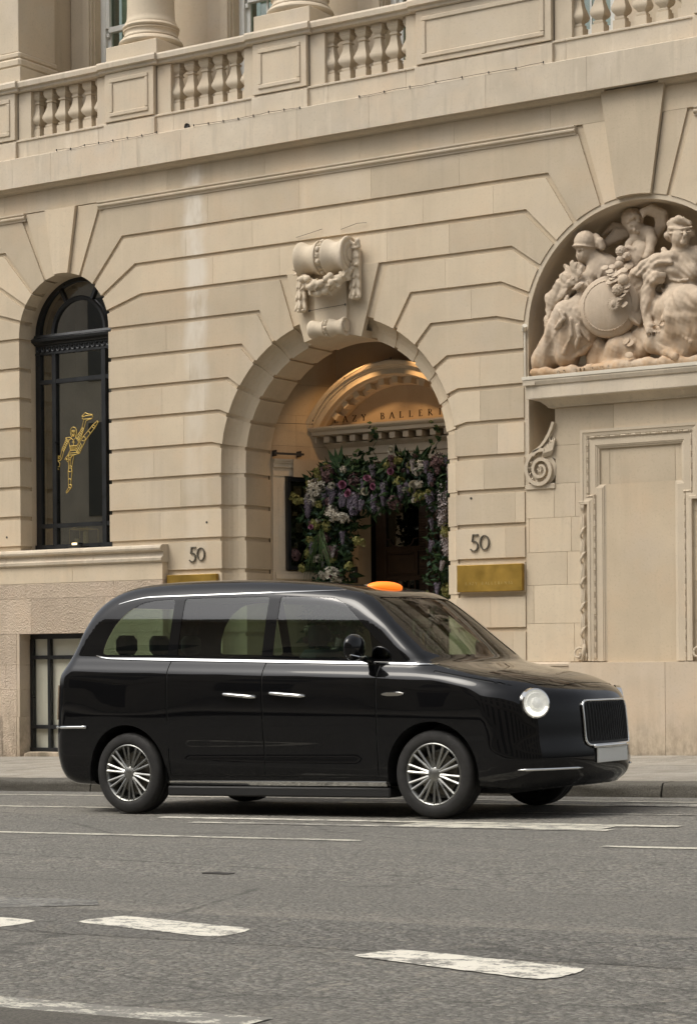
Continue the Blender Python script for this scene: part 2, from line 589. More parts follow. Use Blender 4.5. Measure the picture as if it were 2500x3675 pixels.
def course(lu, ll, left, right, cuts, gtop=GR, mat='stone'):
    """left/right: ('A'|'W'|'N', side) or a plain x value"""
    poly = []
    info = []
    def path(e):
        if isinstance(e, tuple):
            pts, a0, a1, e0, e1 = end_path(KEY[e[0]], e[1], lu, ll, gtop)
            info.append((e, a0, a1, e0, e1))
            return pts
        info.append((e, None, None, None, None))
        return [(e, LV[lu] - gtop), (e, LV[ll])]
    pr = path(right)
    pl = path(left)
    poly = pr + pl[::-1]
    xs = [-99] + sorted(cuts) + [99]
    for i in range(len(xs) - 1):
        p = poly
        if xs[i] > -99: p = clip_half(p, 0, xs[i] + 0.0006, False)
        if xs[i + 1] < 99: p = clip_half(p, 0, xs[i + 1] - 0.0006, True)
        # drop doubles
        q = [p[k] for k in range(len(p)) if abs(p[k][0] - p[k - 1][0]) + abs(p[k][1] - p[k - 1][1]) > 1e-5]
        if len(q) < 3:
            continue
        fns = []
        if i == 0 and isinstance(left, tuple) and REV[left[0]]:
            fns.append((REV[left[0]](left[1]), info[1]))
        if i == len(xs) - 2 and isinstance(right, tuple) and REV[right[0]]:
            fns.append((REV[right[0]](right[1]), info[0]))
        def extra(mb, fns=fns):
            for fn, inf in fns:
                fn(mb, inf[1], inf[2], inf[3], inf[4])
        add_block(q, mat, extra=extra)

W_, A_, N_ = 'W', 'A', 'N'
XL, XR = -6.4, 6.0
# full-length courses above the entrance arch
course(1, 2, (W_, 1), (N_, -1), [-1.92, -0.62, 0.35, 1.48], gtop=0.0)
course(2, 3, (W_, 1), (N_, -1), [-2.25, -1.28, -0.05, 1.02, 1.9])
course(3, 4, (W_, 1), (N_, -1), [-1.85, -0.9, 0.55, 1.35])
# courses beside the arch
lc = {4: [-2.1], 5: [-2.55], 6: [-2.2], 7: [-2.62, -1.98], 8: [-2.3], 9: [-2.75], 10: [-2.35], 11: [-2.66], 12: []}
rc = {4: [1.30], 5: [1.62], 6: [], 7: [1.72], 8: [1.72], 9: [1.93], 10: [1.76], 11: [2.14], 12: [2.02], 13: [], 14: [1.83], 15: [2.1]}
for k in range(4, 12):
    course(k, k + 1, (W_, 1), (A_, -1), lc.get(k, []))
for k in range(4, 16):
    if k < 13:
        pass
    course(k, k + 1, (A_, 1), (N_, -1), rc.get(k, []))
for k in range(12, 16):
    course(k, k + 1, -2.75, (A_, -1), [] if k != 14 else [-2.2])
# left of the window and right of the niche
wl = {1: [], 2: [], 3: [], 4: [-5.6], 5: [], 6: [-5.45], 7: [], 8: [-5.6], 9: [], 10: [-5.5], 11: []}
for k in range(1, 12):
    course(k, k + 1, XL, (W_, -1), wl.get(k, []), gtop=0.0 if k == 1 else GR)
for k in range(1, 9):
    course(k, k + 1, (N_, 1), XR, [], gtop=0.0 if k == 1 else GR)

# keystone groups -----------------------------------------------------
def wedge(a, s, th0, th1, ztop, x_extra=None, r=None, y0=0.0, rev=None, mat='stone'):
    """voussoir between two angles (deg from +X on side s), running up to ztop"""
    r = r or a['R']
    p = [(s * q[0], q[1]) for q in arc_pts(0, 0, r, th0, th1)]
    t0, t1 = (ztop - a['cz']) / math.tan(R(th0)), (ztop - a['cz']) / math.tan(R(th1))
    poly = [(a['cx'] + x, a['cz'] + z) for x, z in p] + [(a['cx'] + s * t1, ztop), (a['cx'] + s * t0, ztop)]
    def ex(mb):
        if rev:
            if s > 0: mb.sweep_arc(rev, a['cx'], a['cz'], th0, th1)
            else: mb.sweep_arc(rev, a['cx'], a['cz'], 180 - th0, 180 - th1)
            for th in (th0, th1):
                ca, sa = math.cos(R(th)), math.sin(R(th))
                ring = [(a['cx'] + s * q * ca, y, a['cz'] + q * sa) for q, y in rev]
                ro = rev[0][0] + 0.08
                ring += [(a['cx'] + s * ro * ca, rev[-1][1], a['cz'] + ro * sa), (a['cx'] + s * ro * ca, 0.06, a['cz'] + ro * sa)]
                mb.add(ring, [tuple(range(len(ring)))])
    return add_block(poly, mat, y0=y0, extra=ex)

wr = [(0.7175, 0.06), (0.7175, 0.22)]
for s in (1, -1):
    wedge(WIN, s, 68.5, 80.5, 6.69, rev=wr)
wedge(WIN, 1, 80.9, 99.1, 6.69, y0=-0.045, rev=[(0.7175, 0.06), (0.7175, 0.22)]).name = 'keystone'
for s in (1, -1):
    wedge(NIC, s, 74.4, 81.2, 6.70)
k = wedge(NIC, 1, 81.5, 98.5, 7.0, r=1.31, y0=-0.05); k.name = 'keystone'
def key_extra():
    return [(1.372, 0.06), (1.372, 0.70)]
k = wedge(ARCH, 1, 73.7, 106.3, LV[4] + 0.002, r=1.372, y0=-0.012, rev=key_extra()); k.name = 'keystone'

# frieze, string moulding, bed moulding, fascia --------------------------------------
def runs(x0, x1, cuts):
    xs = [x0] + [c for c in cuts if x0 < c < x1] + [x1]
    return [(xs[i] + (0.0015 if i else 0), xs[i + 1] - 0.0015) for i in range(len(xs) - 1)]

def moulding(name, prof, x0, x1, cuts, mat):
    for a, b in runs(x0, x1, cuts):
        mb = MB(); mb.extrude_x(prof, a, b)
        mb.build(name, M[mat], B)

fr = [(0.06, 6.703), (0.0, 6.703), (0.0, 6.958), (0.06, 6.958)]
moulding('frieze_block', fr, XL, 3.25, [-5.1, -3.75, -2.52, -1.1, 0.2, 1.42, 2.6], 'stone')
moulding('frieze_block', fr, 3.89, XR, [5.0], 'stone')
smp = [(0.05, 6.606), (-0.012, 6.606), (-0.014, 6.622), (-0.040, 6.640), (-0.043, 6.655), (-0.030, 6.668), (-0.046, 6.684), (-0.046, 6.700), (0.05, 6.702)]
moulding('string_moulding', smp, -3.565, 2.90, [-2.15, -0.4, 1.1], 'stone_trim')
moulding('string_moulding', smp, XL, -4.74, [], 'stone_trim')
moulding('string_moulding', smp, 4.24, XR, [], 'stone_trim')
bed = [(0.06, 6.960), (-0.008, 6.960), (-0.012, 6.975), (-0.055, 6.990), (-0.075, 7.012), (0.06, 7.012)]
moulding('bed_moulding', bed, XL, 3.26, [-4.4, -1.9, 0.9], 'stone_trim')
moulding('bed_moulding', bed, 3.87, XR, [], 'stone_trim')
fas = [(0.3, 7.014), (-0.125, 7.014), (-0.13, 7.004), (-0.15, 7.004), (-0.15, 7.36), (-0.142, 7.368), (0.3, 7.372)]
moulding('fascia_block', fas, XL, XR, [-4.83, -4.2, -2.85, -2.2, -0.55, 0.42, 1.9, 3.1, 4.6], 'stone_fascia')
# parapet course, pedestals, coping
pl = [(0.30, 7.374), (-0.02, 7.374), (-0.02, 7.60), (-0.035, 7.606), (-0.035, 7.624), (-0.02, 7.632), (0.30, 7.632)]
PED = [(-6.2, -4.85), (-3.436, -2.657), (-1.236, -0.460), (0.961, 2.657), (4.25, 5.6)]
moulding('parapet_course', pl, XL, XR, [-4.5, -3.55, -2.4, -1.35, -0.2, 0.83, 1.9, 2.8], 'stone_fascia')
cop = lambda dy: [(0.30, 8.222), (-0.03 - dy, 8.222), (-0.045 - dy, 8.232), (-0.05 - dy, 8.262), (-0.085 - dy, 8.272), (-0.09 - dy, 8.325), (-0.075 - dy, 8.35), (0.30, 8.352)]
for i, (x0, x1) in enumerate(PED):
    mb = MB(); mb.box(x0 + 0.015, x1 - 0.015, -0.055, 0.28, 7.634, 8.220, 0.004)
    ped = mb.build('pedestal', M['stone_trim'], B)
    # plinth block under the pedestal
    mb = MB(); mb.box(x0, x1, -0.06, 0.05, 7.376, 7.60, 0.004)
    mb.build('pedestal_base', M['stone_fascia'], B)
    # sunk panel framed by a bead
    a, b, c, d = x0 + 0.12, x1 - 0.12, 7.715, 8.125
    mb = MB()
    for (p, q) in (((a, c), (b, c)), ((b, c), (b, d)), ((b, d), (a, d)), ((a, d), (a, c))):
        w = 0.026
        if p[1] == q[1]:
            mb.box(min(p[0], q[0]) - w, max(p[0], q[0]) + w, -0.071, -0.05, p[1] - w, p[1] + w, 0.008)
        else:
            mb.box(p[0] - w, p[0] + w, -0.0705, -0.05, min(p[1], q[1]) + w, max(p[1], q[1]) - w, 0.008)
    mb.build('panel_moulding', M['stone_trim'], ped)
    mb = MB(); mb.extrude_x(cop(0.04), x0 - 0.055, x1 + 0.055)
    mb.build('coping', M['stone_fascia'], B)
bays = [(-4.85, -3.436), (-2.657, -1.236), (-0.460, 0.961), (2.657, 4.25)]
bprof = [(r * 1.08, z) for r, z in [(.064, 0), (.064, .115), (.046, .120), (.052, .135), (.052, .150), (.036, .158), (.040, .172), (.066, .200), (.077, .228), (.076, .252), (.060, .300),
         (.045, .350), (.037, .400), (.034, .428), (.047, .434), (.047, .452), (.034, .458), (.034, .470), (.052, .492), (.060, .512), (.060, .520), (.066, .524), (.066, .585)]]
mb = MB()
mb.lathe([(r * math.sqrt(2), z) for r, z in bprof], 0, 0, 4, math.pi / 4)
bal_me = mb.mesh('baluster'); bal_me.materials.append(M['stone_trim'])
bal_me.polygons.foreach_set('use_smooth', [True] * len(bal_me.polygons)); bal_me.set_sharp_from_angle(angle=R(38))
for x0, x1 in bays:
    mb = MB(); mb.extrude_x(cop(0.0), x0 + 0.055, x1 - 0.055)
    mb.build('coping', M['stone_fascia'], B)
    # half piers beside the pedestals
    for a, b in ((x0, x0 + 0.205), (x1 - 0.145, x1)):
        mb = MB(); mb.box(a, b, 0.0, 0.25, 7.634, 8.220, 0.003)
        mb.build('half_pier', M['stone_trim'], B)
    xa, xb = x0 + 0.215, x1 - 0.165
    n = 5
    for i in range(n + 1):
        o = link('baluster', bal_me, None, B)
        o.location = (xa + 0.02 + (xb - xa + 0.01) * i / n, 0.115, 7.634)
# drain hole in the parapet course and its pipe
mb = MB(); mb.tube([(-2.19, -0.03, 7.42), (-2.19, -0.018, 7.42)], 0.035, 12)
mb.tube([(-2.19, -0.045, 7.42), (-2.19, -0.02, 7.42)], [0.036, 0.036], 12, caps=False)
mb.build('drain_outlet', M['wire'], B)

# upper storey: wall with sash windows, columns, end pilaster ------------------------------
UW = 1.12
WX = [-4.15, -1.95, 0.25, 2.45]
mb = MB()
holes = [(-99, -99)]
xs = [XL]
for wx in WX:
    xs += [wx - 0.38, wx + 0.38]
xs.append(XR)
for i in range(0, len(xs), 2):
    mb.box(xs[i], xs[i + 1], UW, UW + 0.5, 7.3, 11.2)
for wx in WX:
    mb.box(wx - 0.38, wx + 0.38, UW, UW + 0.5, 10.9, 11.2)
    mb.box(wx - 0.38, wx + 0.38, UW, UW + 0.5, 7.3, 8.0)
mb.build('upper_wall', M['stone'], B)
for wx in WX:
    mb = MB()
    for s in (-1, 1):
        mb.box(wx + s * 0.57 - 0.17, wx + s * 0.57 + 0.17, UW - 0.05, UW + 0.02, 7.9, 10.8, 0.004)
        mb.box(wx + s * 0.47 - 0.055, wx + s * 0.47 + 0.055, UW - 0.085, UW - 0.045, 7.9, 10.8, 0.006)
    mb.build('window_architrave', M['stone_trim'], B)
    mb = MB()
    y = UW + 0.17
    for s in (-1, 1):
        mb.box(wx + s * 0.355 - 0.05, wx + s * 0.355 + 0.05, y - 0.05, y + 0.10, 8.0, 10.8, 0.004)
        mb.box(wx + s * 0.275 - 0.03, wx + s * 0.275 + 0.03, y, y + 0.05, 8.06, 9.28, 0.003)
        mb.box(wx + s * 0.275 - 0.03, wx + s * 0.275 + 0.03, y - 0.045, y - 0.002, 9.28, 10.8, 0.003)
    mb.box(wx - 0.245, wx + 0.245, y, y + 0.05, 8.0, 8.12, 0.003)
    mb.box(wx - 0.26, wx + 0.26, y - 0.045, y + 0.03, 9.22, 9.29, 0.003)
    mb.box(wx - 0.012, wx + 0.012, y + 0.012, y + 0.04, 8.12, 9.22)
    mb.box(wx - 0.245, wx + 0.245, y + 0.008, y + 0.038, 8.70, 8.725)
    for s in (-1, 1):   # sash horns
        mb.box(wx + s * 0.275 - 0.022, wx + s * 0.275 + 0.022, y - 0.042, y - 0.006, 9.16, 9.22, 0.008)
    fr_ = mb.build('sash_window', M['white_paint'], B)
    mb = MB(); mb.box(wx - 0.25, wx + 0.25, y + 0.022, y + 0.028, 8.1, 10.8)
    mb.build('pane', M['glass_dark'], fr_)
    mb = MB(); mb.box(wx - 0.2, wx + 0.26, y + 0.16, y + 0.18, 8.0, 10.8)
    mb.build('blind', M['curtain'], fr_)
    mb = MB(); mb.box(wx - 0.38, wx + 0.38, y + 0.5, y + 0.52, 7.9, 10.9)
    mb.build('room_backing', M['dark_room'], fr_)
# columns on the pedestals
cprof = [(.30, 0.0)]
def torus(r, z0, z1, b, n=7):
    return [(r + b * math.sin(math.pi * i / (n - 1)), z0 + (z1 - z0) * i / (n - 1)) for i in range(n)]
for cx in (-3.047, -0.848, 1.35):
    mb = MB(); mb.box(cx - 0.39, cx + 0.39, -0.005, 0.79, 8.354, 8.56, 0.006)
    pl_ = mb.build('column_plinth', M['stone_trim'], B)
    z = 8.562
    prof = [(0.30, z)] + torus(0.335, z, z + 0.12, 0.06) + [(0.345, z + .122), (0.345, z + .135)]
    prof += [(0.330, z + .150), (0.322, z + .175), (0.330, z + .198), (0.342, z + .205), (0.342, z + .217)]
    prof += torus(0.318, z + .218, z + .285, 0.033) + [(0.318, z + .287), (0.318, z + .310), (0.303, z + .33), (0.294, z + .38), (0.290, z + .5), (0.285, z + 2.6)]
    mb = MB(); mb.lathe(prof, cx, 0.39, 40)
    mb.build('column', M['stone_trim'], B, smooth=True, sharp=40)
# end pilaster at the left
mb = MB(); mb.box(-6.3, -4.86, 0.02, 0.72, 8.76, 11.2, 0.006)
mb.build('pilaster', M['stone_trim'], B)
mb = MB()
mb.box(-6.3, -4.80, -0.02, 0.78, 8.354, 8.56, 0.005)
mb.box(-6.3, -4.815, -0.01, 0.765, 8.56, 8.68, 0.03)
mb.box(-6.3, -4.835, 0.005, 0.745, 8.68, 8.76, 0.02)
mb.build('pilaster_base', M['stone_trim'], B)
mb = MB(); mb.box(-6.3, -4.90, 0.7, 1.13, 8.354, 11.2)
mb.build('return_wall', M['stone'], B)

# core wall behind the stones ---------------------------------------------------
def hole_arch(a, r, zbot, y):
    p = [(a['cx'] + r, zbot)] + [(a['cx'] + q[0], a['cz'] + q[1]) for q in arc_pts(0, 0, r, 0, 180)] + [(a['cx'] - r, zbot)]
    return p
def core_plate(y, outer, holes, name, mat):
    loops = [[Vector((x, z, 0)) for x, z in outer]] + [[Vector((x, z, 0)) for x, z in h] for h in holes]
    flat = [v for l in loops for v in l]
    tr = tessellate_polygon(loops)
    me = bpy.data.meshes.new(name)
    fs = []
    for t in tr:
        n = newell([(flat[i].x, 0, flat[i].y) for i in t])
        fs.append(tuple(t) if n.y < 0 else tuple(t)[::-1])
    me.from_pydata([(v.x, y, v.y) for v in flat], [], fs)
    return link(name, me, M[mat], B)
core_plate(0.023, [(XL, -0.6), (XR, -0.6), (XR, 7.0), (XL, 7.0)],
           [hole_arch(ARCH, 1.604, -0.3, 0), hole_arch(WIN, 0.74, 2.4, 0), hole_arch(NIC, 1.315, 2.9, 0), [(-4.82, 1.44), (-4.82, -0.3), (-3.485, -0.3), (-3.485, 1.44)]], 'core_wall', 'stone_core')
mb = MB()     # backing of the channels in the arch and window reveals
mb.sweep_arc(splay(0.022), ARCH['cx'], ARCH['cz'], 0, 180)
for s in (1, -1):
    n = len(splay())
    vs = [(ARCH['cx'] + s * r, y, z) for z in (3.40, -0.4) for r, y in splay(0.022)]
    mb.add(vs, [(j, j + 1, n + j + 1, n + j) for j in range(n - 1)])
mb.sweep_arc([(0.74, 0.023), (0.74, 0.22), (0.7175, 0.221), (0.7175, 0.5)], WIN['cx'], WIN['cz'], 0, 180)
for s in (1, -1):
    vs = [(WIN['cx'] + s * r, y, z) for z in (WIN['cz'], 2.4) for r, y in [(0.74, 0.023), (0.74, 0.22), (0.7175, 0.221), (0.7175, 0.5)]]
    mb.add(vs, [(j, j + 1, 4 + j + 1, 4 + j) for j in range(3)])
mb.build('reveal_backing', M['stone_core'], B)

# niche: rim, apse, cheek recesses -----------------------------------------------
mb = MB()
mb.ring_arc([(1.262, 0.012), (1.3145, 0.012), (1.3145, 0.12), (1.262, 0.12)], NIC['cx'], NIC['cz'], 0, 180, 3)
for s in (1, -1):
    mb.box(*sorted((NIC['cx'] + s * 1.262, NIC['cx'] + s * 1.3145)), 0.012, 0.12, 2.95, NIC['cz'])
mb.build('niche_rim', M['stone_trim'], B)
ap = [(1.262, 0.12), (1.255, 0.30), (1.20, 0.46), (1.05, 0.60), (0.8, 0.69), (0.4, 0.74), (0.001, 0.75)]
mb = MB()
mb.sweep_arc(ap, NIC['cx'], NIC['cz'], 0, 180, 4)
vs = []
full = [(s * r, y) for s, seq in ((-1, ap), (1, ap[::-1])) for r, y in seq]
n = len(full)
for z in (NIC['cz'], 2.92):
    vs += [(NIC['cx'] + x, y, z) for x, y in full]
mb.add(vs, [(j, j + 1, n + j + 1, n + j) for j in range(n - 1)])
o = mb.build('niche_apse', M['stone'], B, smooth=True, recalc=False)

# aedicule under the niche: block, slab, lower wall, eared frame ------------------------
for q in ([(2.62, 2.94), (3.04, 2.94), (3.04, 3.34), (2.62, 3.34)], [(4.15, 2.94), (4.52, 2.94), (4.52, 3.34), (4.15, 3.34)], [(2.62, 3.342), (3.3, 3.342), (3.3, 3.74), (2.62, 3.74)], [(3.302, 3.342), (4.52, 3.342), (4.52, 3.74), (3.302, 3.74)]):
    add_block(q, 'stone', y0=0.012, y1=0.6, name='aedicule_block', ch=0.0015)
wallrows = [(1.045, 1.45, [2.83]), (1.453, 1.86, [2.35]), (1.863, 2.21, [2.75]), (2.213, 2.575, [2.3, 2.8]), (2.578, 2.937, [2.6, 2.85])]
for z0, z1, cuts in wallrows:
    for a, b in runs(2.262, 3.02, cuts):
        add_block([(a, z0), (b, z0), (b, z1), (a, z1)], 'stone', y0=0.012, y1=0.3, ch=0.002)
    for a, b in runs(4.10, 4.95, [4.6]):
        add_block([(a, z0), (b, z0), (b, z1), (a, z1)], 'stone', y0=0.012, y1=0.3, ch=0.002)
# stones inside the sunk panel
for z0, z1, cuts in ((1.045, 1.45, [3.95]), (1.453, 1.86, [3.9]), (1.863, 2.23, [3.97]), (2.233, 2.585, [3.93]), (2.588, 2.884, [3.85])):
    for a, b in runs(3.17, 4.10, cuts):
        add_block([(a, z0), (b, z0), (b, z1), (a, z1)], 'stone', y0=0.042, y1=0.3, ch=0.0015)
for a, b in runs(3.05, 4.18, [3.24, 3.98]):
    add_block([(a, 2.887), (b, 2.887), (b, 3.34), (a, 3.34)], 'stone', y0=0.042, y1=0.3, ch=0.0015)

def eared(off):
    """frame path, offset outwards by off (mitred by construction)"""
    xl, xr, zt, ze, ein = 3.13, 4.06, 3.28, 2.90, 0.075
    return [(xl + ein - off, 1.047), (xl + ein - off, ze - off), (xl - off, ze - off), (xl - off, zt + off), (xr + off, zt + off), (xr + off, ze - off),
            (xr - ein + off, ze - off), (xr - ein + off, 1.047)]
def eared_bands(bands):
    """bands: list of (off, y) from inside outwards, lofted"""
    mb = MB()
    loops = [[(x, y, z) for x, z in eared(o)] for o, y in bands]
    n = len(loops[0])
    vs = [p for l in loops for p in l]
    fs = []
    for k in range(len(loops) - 1):
        for i in range(n - 1):
            fs.append((k * n + i, k * n + i + 1, (k + 1) * n + i + 1, (k + 1) * n + i))
    mb.add(vs, fs)
    return mb
mb = eared_bands([(0, 0.044), (0, 0.022), (0.016, 0.016), (0.020, 0.008), (0.032, 0.005), (0.036, -0.001), (0.105, -0.001), (0.108, -0.006), (0.132, -0.008), (0.134, -0.014),
                  (0.165, -0.020), (0.172, -0.028), (0.200, -0.028), (0.203, 0.013)])
fr_ = mb.build('eared_frame', M['stone_trim'], B)
# bead-and-reel along the frame
mb = MB()
path = eared(0.120)
def along(path, step):
    out = []
    for i in range(len(path) - 1):
        a, b = Vector(path[i]), Vector(path[i + 1])
        L_ = (b - a).length
        k = max(1, int(round(L_ / step)))
        for j in range(k):
            out.append((a.lerp(b, (j + 0.5) / k), (b - a).normalized(), L_ / k))
    return out
for p, d, l in along(path, 0.115):
    a = p - d * (l * 0.30); b = p + d * (l * 0.30)
    mb.tube([(q.x, -0.009, q.y) for q in (a, a.lerp(b, .15), a.lerp(b, .85), b)], [0.004, 0.0115, 0.0115, 0.004], 6)
    for t in (0.38, 0.5, 0.62):
        c = p + d * (l * t)
        e0, e1 = c - d * 0.004, c + d * 0.004
        mb.tube([(e0.x, -0.010, e0.y), (e1.x, -0.010, e1.y)], 0.011, 6)
mb.build('bead_and_reel', M['stone_trim'], fr_)

# husk drop beside the frame, ending in a rose
def husk_drop(x):
    mb = MB()
    z = 2.735
    mb.box(x - 0.045, x + 0.02, -0.03, 0.02, z - 0.02, z, 0.004)
    for i in range(3):
        mb.tube([(x - 0.03 + i * 0.017, -0.01, z - 0.02), (x - 0.03 + i * 0.017, -0.022, z - 0.06), (x - 0.027 + i * 0.015, -0.012, z - 0.10)], [0.006, 0.012, 0.004], 6)
    z = 2.60
    k = 0
    while z > 1.24:
        for i in range(3):
            xx = x - 0.028 + i * 0.017
            mb.tube([(xx, -0.008, z), (xx, -0.018 - 0.006 * (i == 1), z - 0.05), (xx, -0.018, z - 0.14), (xx + 0.004, -0.010, z - 0.20)], [0.004, 0.010, 0.010, 0.005], 6)
        # ribbon wound over the stems
        mb.tube([(x - 0.034, 0.005, z - 0.25), (x - 0.026, -0.03, z - 0.225), (x + 0.002, -0.034, z - 0.165), (x + 0.018, 0.0, z - 0.13)], [0.009, 0.014, 0.014, 0.009], 7)
        z -= 0.262
        k += 1
    for i in range(9):
        a = i * 0.7
        rr = 0.075 - 0.007 * i
        mb.tube([(x - 0.05 + rr * math.cos(a + t), -0.02 - 0.004 * i, 1.125 + rr * math.sin(a + t)) for t in (0, .5, 1.0, 1.5)], [0.004, 0.012, 0.012, 0.004], 6)
    mb.tube([(x + 0.0, -0.01, 1.24), (x + 0.01, -0.03, 1.19), (x - 0.01, -0.03, 1.10), (x - 0.06, -0.015, 1.055)], [0.012, 0.022, 0.02, 0.01], 7)
    mb.tube([(x + 0.005, -0.01, 1.16), (x + 0.03, -0.02, 1.11), (x + 0.02, -0.01, 1.06)], [0.008, 0.015, 0.01], 7)
    mb.build('husk_drop', M['stone_trim'], B, smooth=True, sharp=50)
husk_drop(2.955)
husk_drop(4.30)

# slab under the sculpture
sl = [(0.5, 3.742), (-0.02, 3.742), (-0.03, 3.762), (-0.075, 3.80), (-0.10, 3.822), (-0.18, 3.826), (-0.185, 3.835), (-0.185, 3.965), (-0.20, 3.972), (-0.215, 4.01), (-0.215, 4.028), (0.5, 4.028)]
def slab(x0, x1, mitre):
    n = len(sl)
    mb = MB()
    vs = []
    for x, sgn in ((x0, -1), (x1, 1)):
        for y, z in sl:
            vs.append((x - sgn * (0.215 + min(y, 0.0)) if y < 0.4 else x - sgn * 0.215, y, z))
    tmp = [(i, (i + 1) % n, n + (i + 1) % n, n + i) for i in range(n)]
    mb.add(vs, tmp)
    mb.add(vs[:n], [tuple(range(n))]); mb.add(vs[n:], [tuple(range(n))[::-1]])
    return mb
slab(2.36, 4.79, 0.2).build('slab', M['stone_fascia'], B)
# returns of the slab mouldings at its left end
mb = MB()
mb.box(2.375, 2.5, -0.1845, 0.12, 3.836, 3.964)
mb.box(2.352, 2.5, -0.2145, 0.12, 3.973, 4.027)
mb.build('slab_return', M['stone_fascia'], B)
# white flashing along the slab edge and the conduit beside it with its small lamp head
mb = MB(); mb.box(2.345, 4.8, -0.222, -0.205, 4.029, 4.066, 0.002); mb.box(2.345, 4.8, -0.205, 0.2, 4.0285, 4.036)
mb.build('flashing', M['lead_white'], B)
mb = MB(); mb.tube([(2.275, 0.0, 4.06), (2.275, 0.0, 4.60)], 0.013, 8)
cd = mb.build('conduit', M['lead_white'], None, label='thin white conduit running up beside the sculpture niche', cat='conduit')
mb = MB(); mb.tube([(2.268, -0.01, 4.60), (2.30, -0.05, 4.64)], 0.028, 10)
mb.build('lamp_head', M['lead_white'], cd)

# volute bracket beside the aedicule ------------------------------------------------
def volute():
    cx, cz = 2.458, 3.093
    pts = []
    # outer band of the spiral, from the eye outwards
    def sp(t):   # t: turns
        return 0.038 + 0.062 * t
    for i in range(0, 92):
        t = i / 92 * 2.12
        a = math.pi * 0.5 - t * 2 * math.pi + 0.35
        r = sp(t) * (1.0 + 0.22 * max(0, t - 1.2))
        pts.append((cx + r * math.cos(a) * 0.98, cz + r * math.sin(a) * 1.06))
    mb = MB()
    def band(p, w, y0, y1):
        n = len(p)
        vs = []
        for i in range(n):
            a, b = Vector(p[max(0, i - 1)]), Vector(p[min(n - 1, i + 1)])
            d = (b - a); d.normalize(); nr = Vector((-d.y, d.x))
            ww = w * (0.6 + 0.4 * min(1, i / (n * 0.6)))
            q = Vector(p[i])
            o_, i_ = q + nr * ww, q - nr * ww
            vs += [(o_.x, y1, o_.y), (o_.x, y0, o_.y), (i_.x, y0, i_.y), (i_.x, y1, i_.y)]
        fs = []
        for i in range(n - 1):
            for k_ in range(3):
                fs.append((i * 4 + k_, i * 4 + k_ + 1, (i + 1) * 4 + k_ + 1, (i + 1) * 4 + k_))
        fs += [(0, 1, 2, 3), tuple((n - 1) * 4 + k_ for k_ in range(4))[::-1]]
        mb.add(vs, fs)
    band(pts, 0.019, -0.035, 0.05)
    # sweeping neck up to the block
    e = [(2.368, 3.285), (2.385, 3.292), (2.43, 3.315), (2.475, 3.35), (2.52, 3.40), (2.56, 3.46), (2.59, 3.52), (2.617, 3.59)]
    band(e, 0.016, -0.035, 0.05)
    band([(2.366, 3.282), (2.378, 3.262), (2.39, 3.245)], 0.017, -0.034, 0.05)
    # sunk field behind
    fld = [(cx + 0.172 * math.cos(t), cz + 0.18 * math.sin(t)) for t in np.linspace(2.1, 2.1 + 5.0, 40)] + [(2.62, 3.2), (2.62, 3.58), (2.59, 3.51), (2.52, 3.395), (2.43, 3.31)]
    mb.prism_xz(fld, 0.012, 0.3)
    # eye rosette and acanthus leaf
    for i in range(6):
        a = i * math.pi / 3
        mb.tube([(cx + 0.008 * math.cos(a), -0.035, cz + 0.008 * math.sin(a)), (cx + 0.02 * math.cos(a), -0.04, cz + 0.02 * math.sin(a)), (cx + 0.028 * math.cos(a), -0.02, cz + 0.028 * math.sin(a))], [0.008, 0.012, 0.006], 6)
    for i in range(7):
        t = i / 6
        bx, bz = 2.50 + 0.10 * t, 3.26 + 0.02 * t
        mb.tube([(bx - 0.03, 0.0, bz - 0.04), (bx, -0.022, bz + 0.01), (bx + 0.005 + 0.02 * t, -0.012, bz + 0.07 + 0.05 * t), (bx + 0.0, 0.005, bz + 0.10 + 0.07 * t)], [0.008, 0.014, 0.011, 0.004], 6)
    for i in range(5):
        a = 2.4 + i * 0.45
        mb.tube([(cx + 0.125 * math.cos(a), 0.0, cz + 0.13 * math.sin(a)), (cx + 0.14 * math.cos(a + .15), -0.016, cz + 0.145 * math.sin(a + .15)), (cx + 0.135 * math.cos(a + .4), 0.0, cz + 0.14 * math.sin(a + .4))], [0.006, 0.014, 0.005], 6)
    mb.ring_arc([(0.028, -0.01), (0.04, -0.025), (0.05, -0.01)], 2.60, 3.42, 90, 270, 20)
    mb.build('volute_bracket', M['stone_trim'], B)
volute()
mb = MB(); mb.box(2.262, 2.62, -0.005, 0.3, 2.885, 2.945, 0.006)
mb.build('bracket_ledge', M['stone_trim'], B)
for o_ in [c for c in B.children if c.name in ('volute_bracket', 'bracket_ledge')]:     # matching pair on the right
    c_ = o_.copy(); COL.objects.link(c_); c_.parent = B; c_.scale = (-1, 1, 1); c_.location = (2 * NIC['cx'], 0, 0)

# plinths at the foot of the wall -----------------------------------------------------
def base_run(x0, x1, y0, ztop, cuts, mat='stone_base', step=None):
    for a, b in runs(x0, x1, cuts):
        add_block([(a, -0.5), (b, -0.5), (b, ztop), (a, ztop)], mat, y0=y0, y1=0.3, name='plinth_block')
base_run(2.80, XR, -0.075, 1.036, [3.9, 5.1])
base_run(1.409 + 0.02, 2.797, -0.045, 0.99, [2.1])
mb = MB(); mb.extrude_x([(0.1, 0.992), (-0.045, 0.992), (-0.055, 1.0), (-0.055, 1.02), (-0.02, 1.043), (0.1, 1.043)], 1.43, 2.797)
mb.build('plinth_moulding', M['stone_base'], B)
base_run(-2.55, -1.755 - 0.02, -0.045, 1.036, [])
for s in (1, -1):     # jamb plinths inside the arch
    mb = MB(); mb.box(*sorted((ARCH['cx'] + s * 1.355, ARCH['cx'] + s * 1.62)), 0.0, 0.72, -0.4, 1.0, 0.005)
    mb.build('plinth_block', M['stone_base'], B)

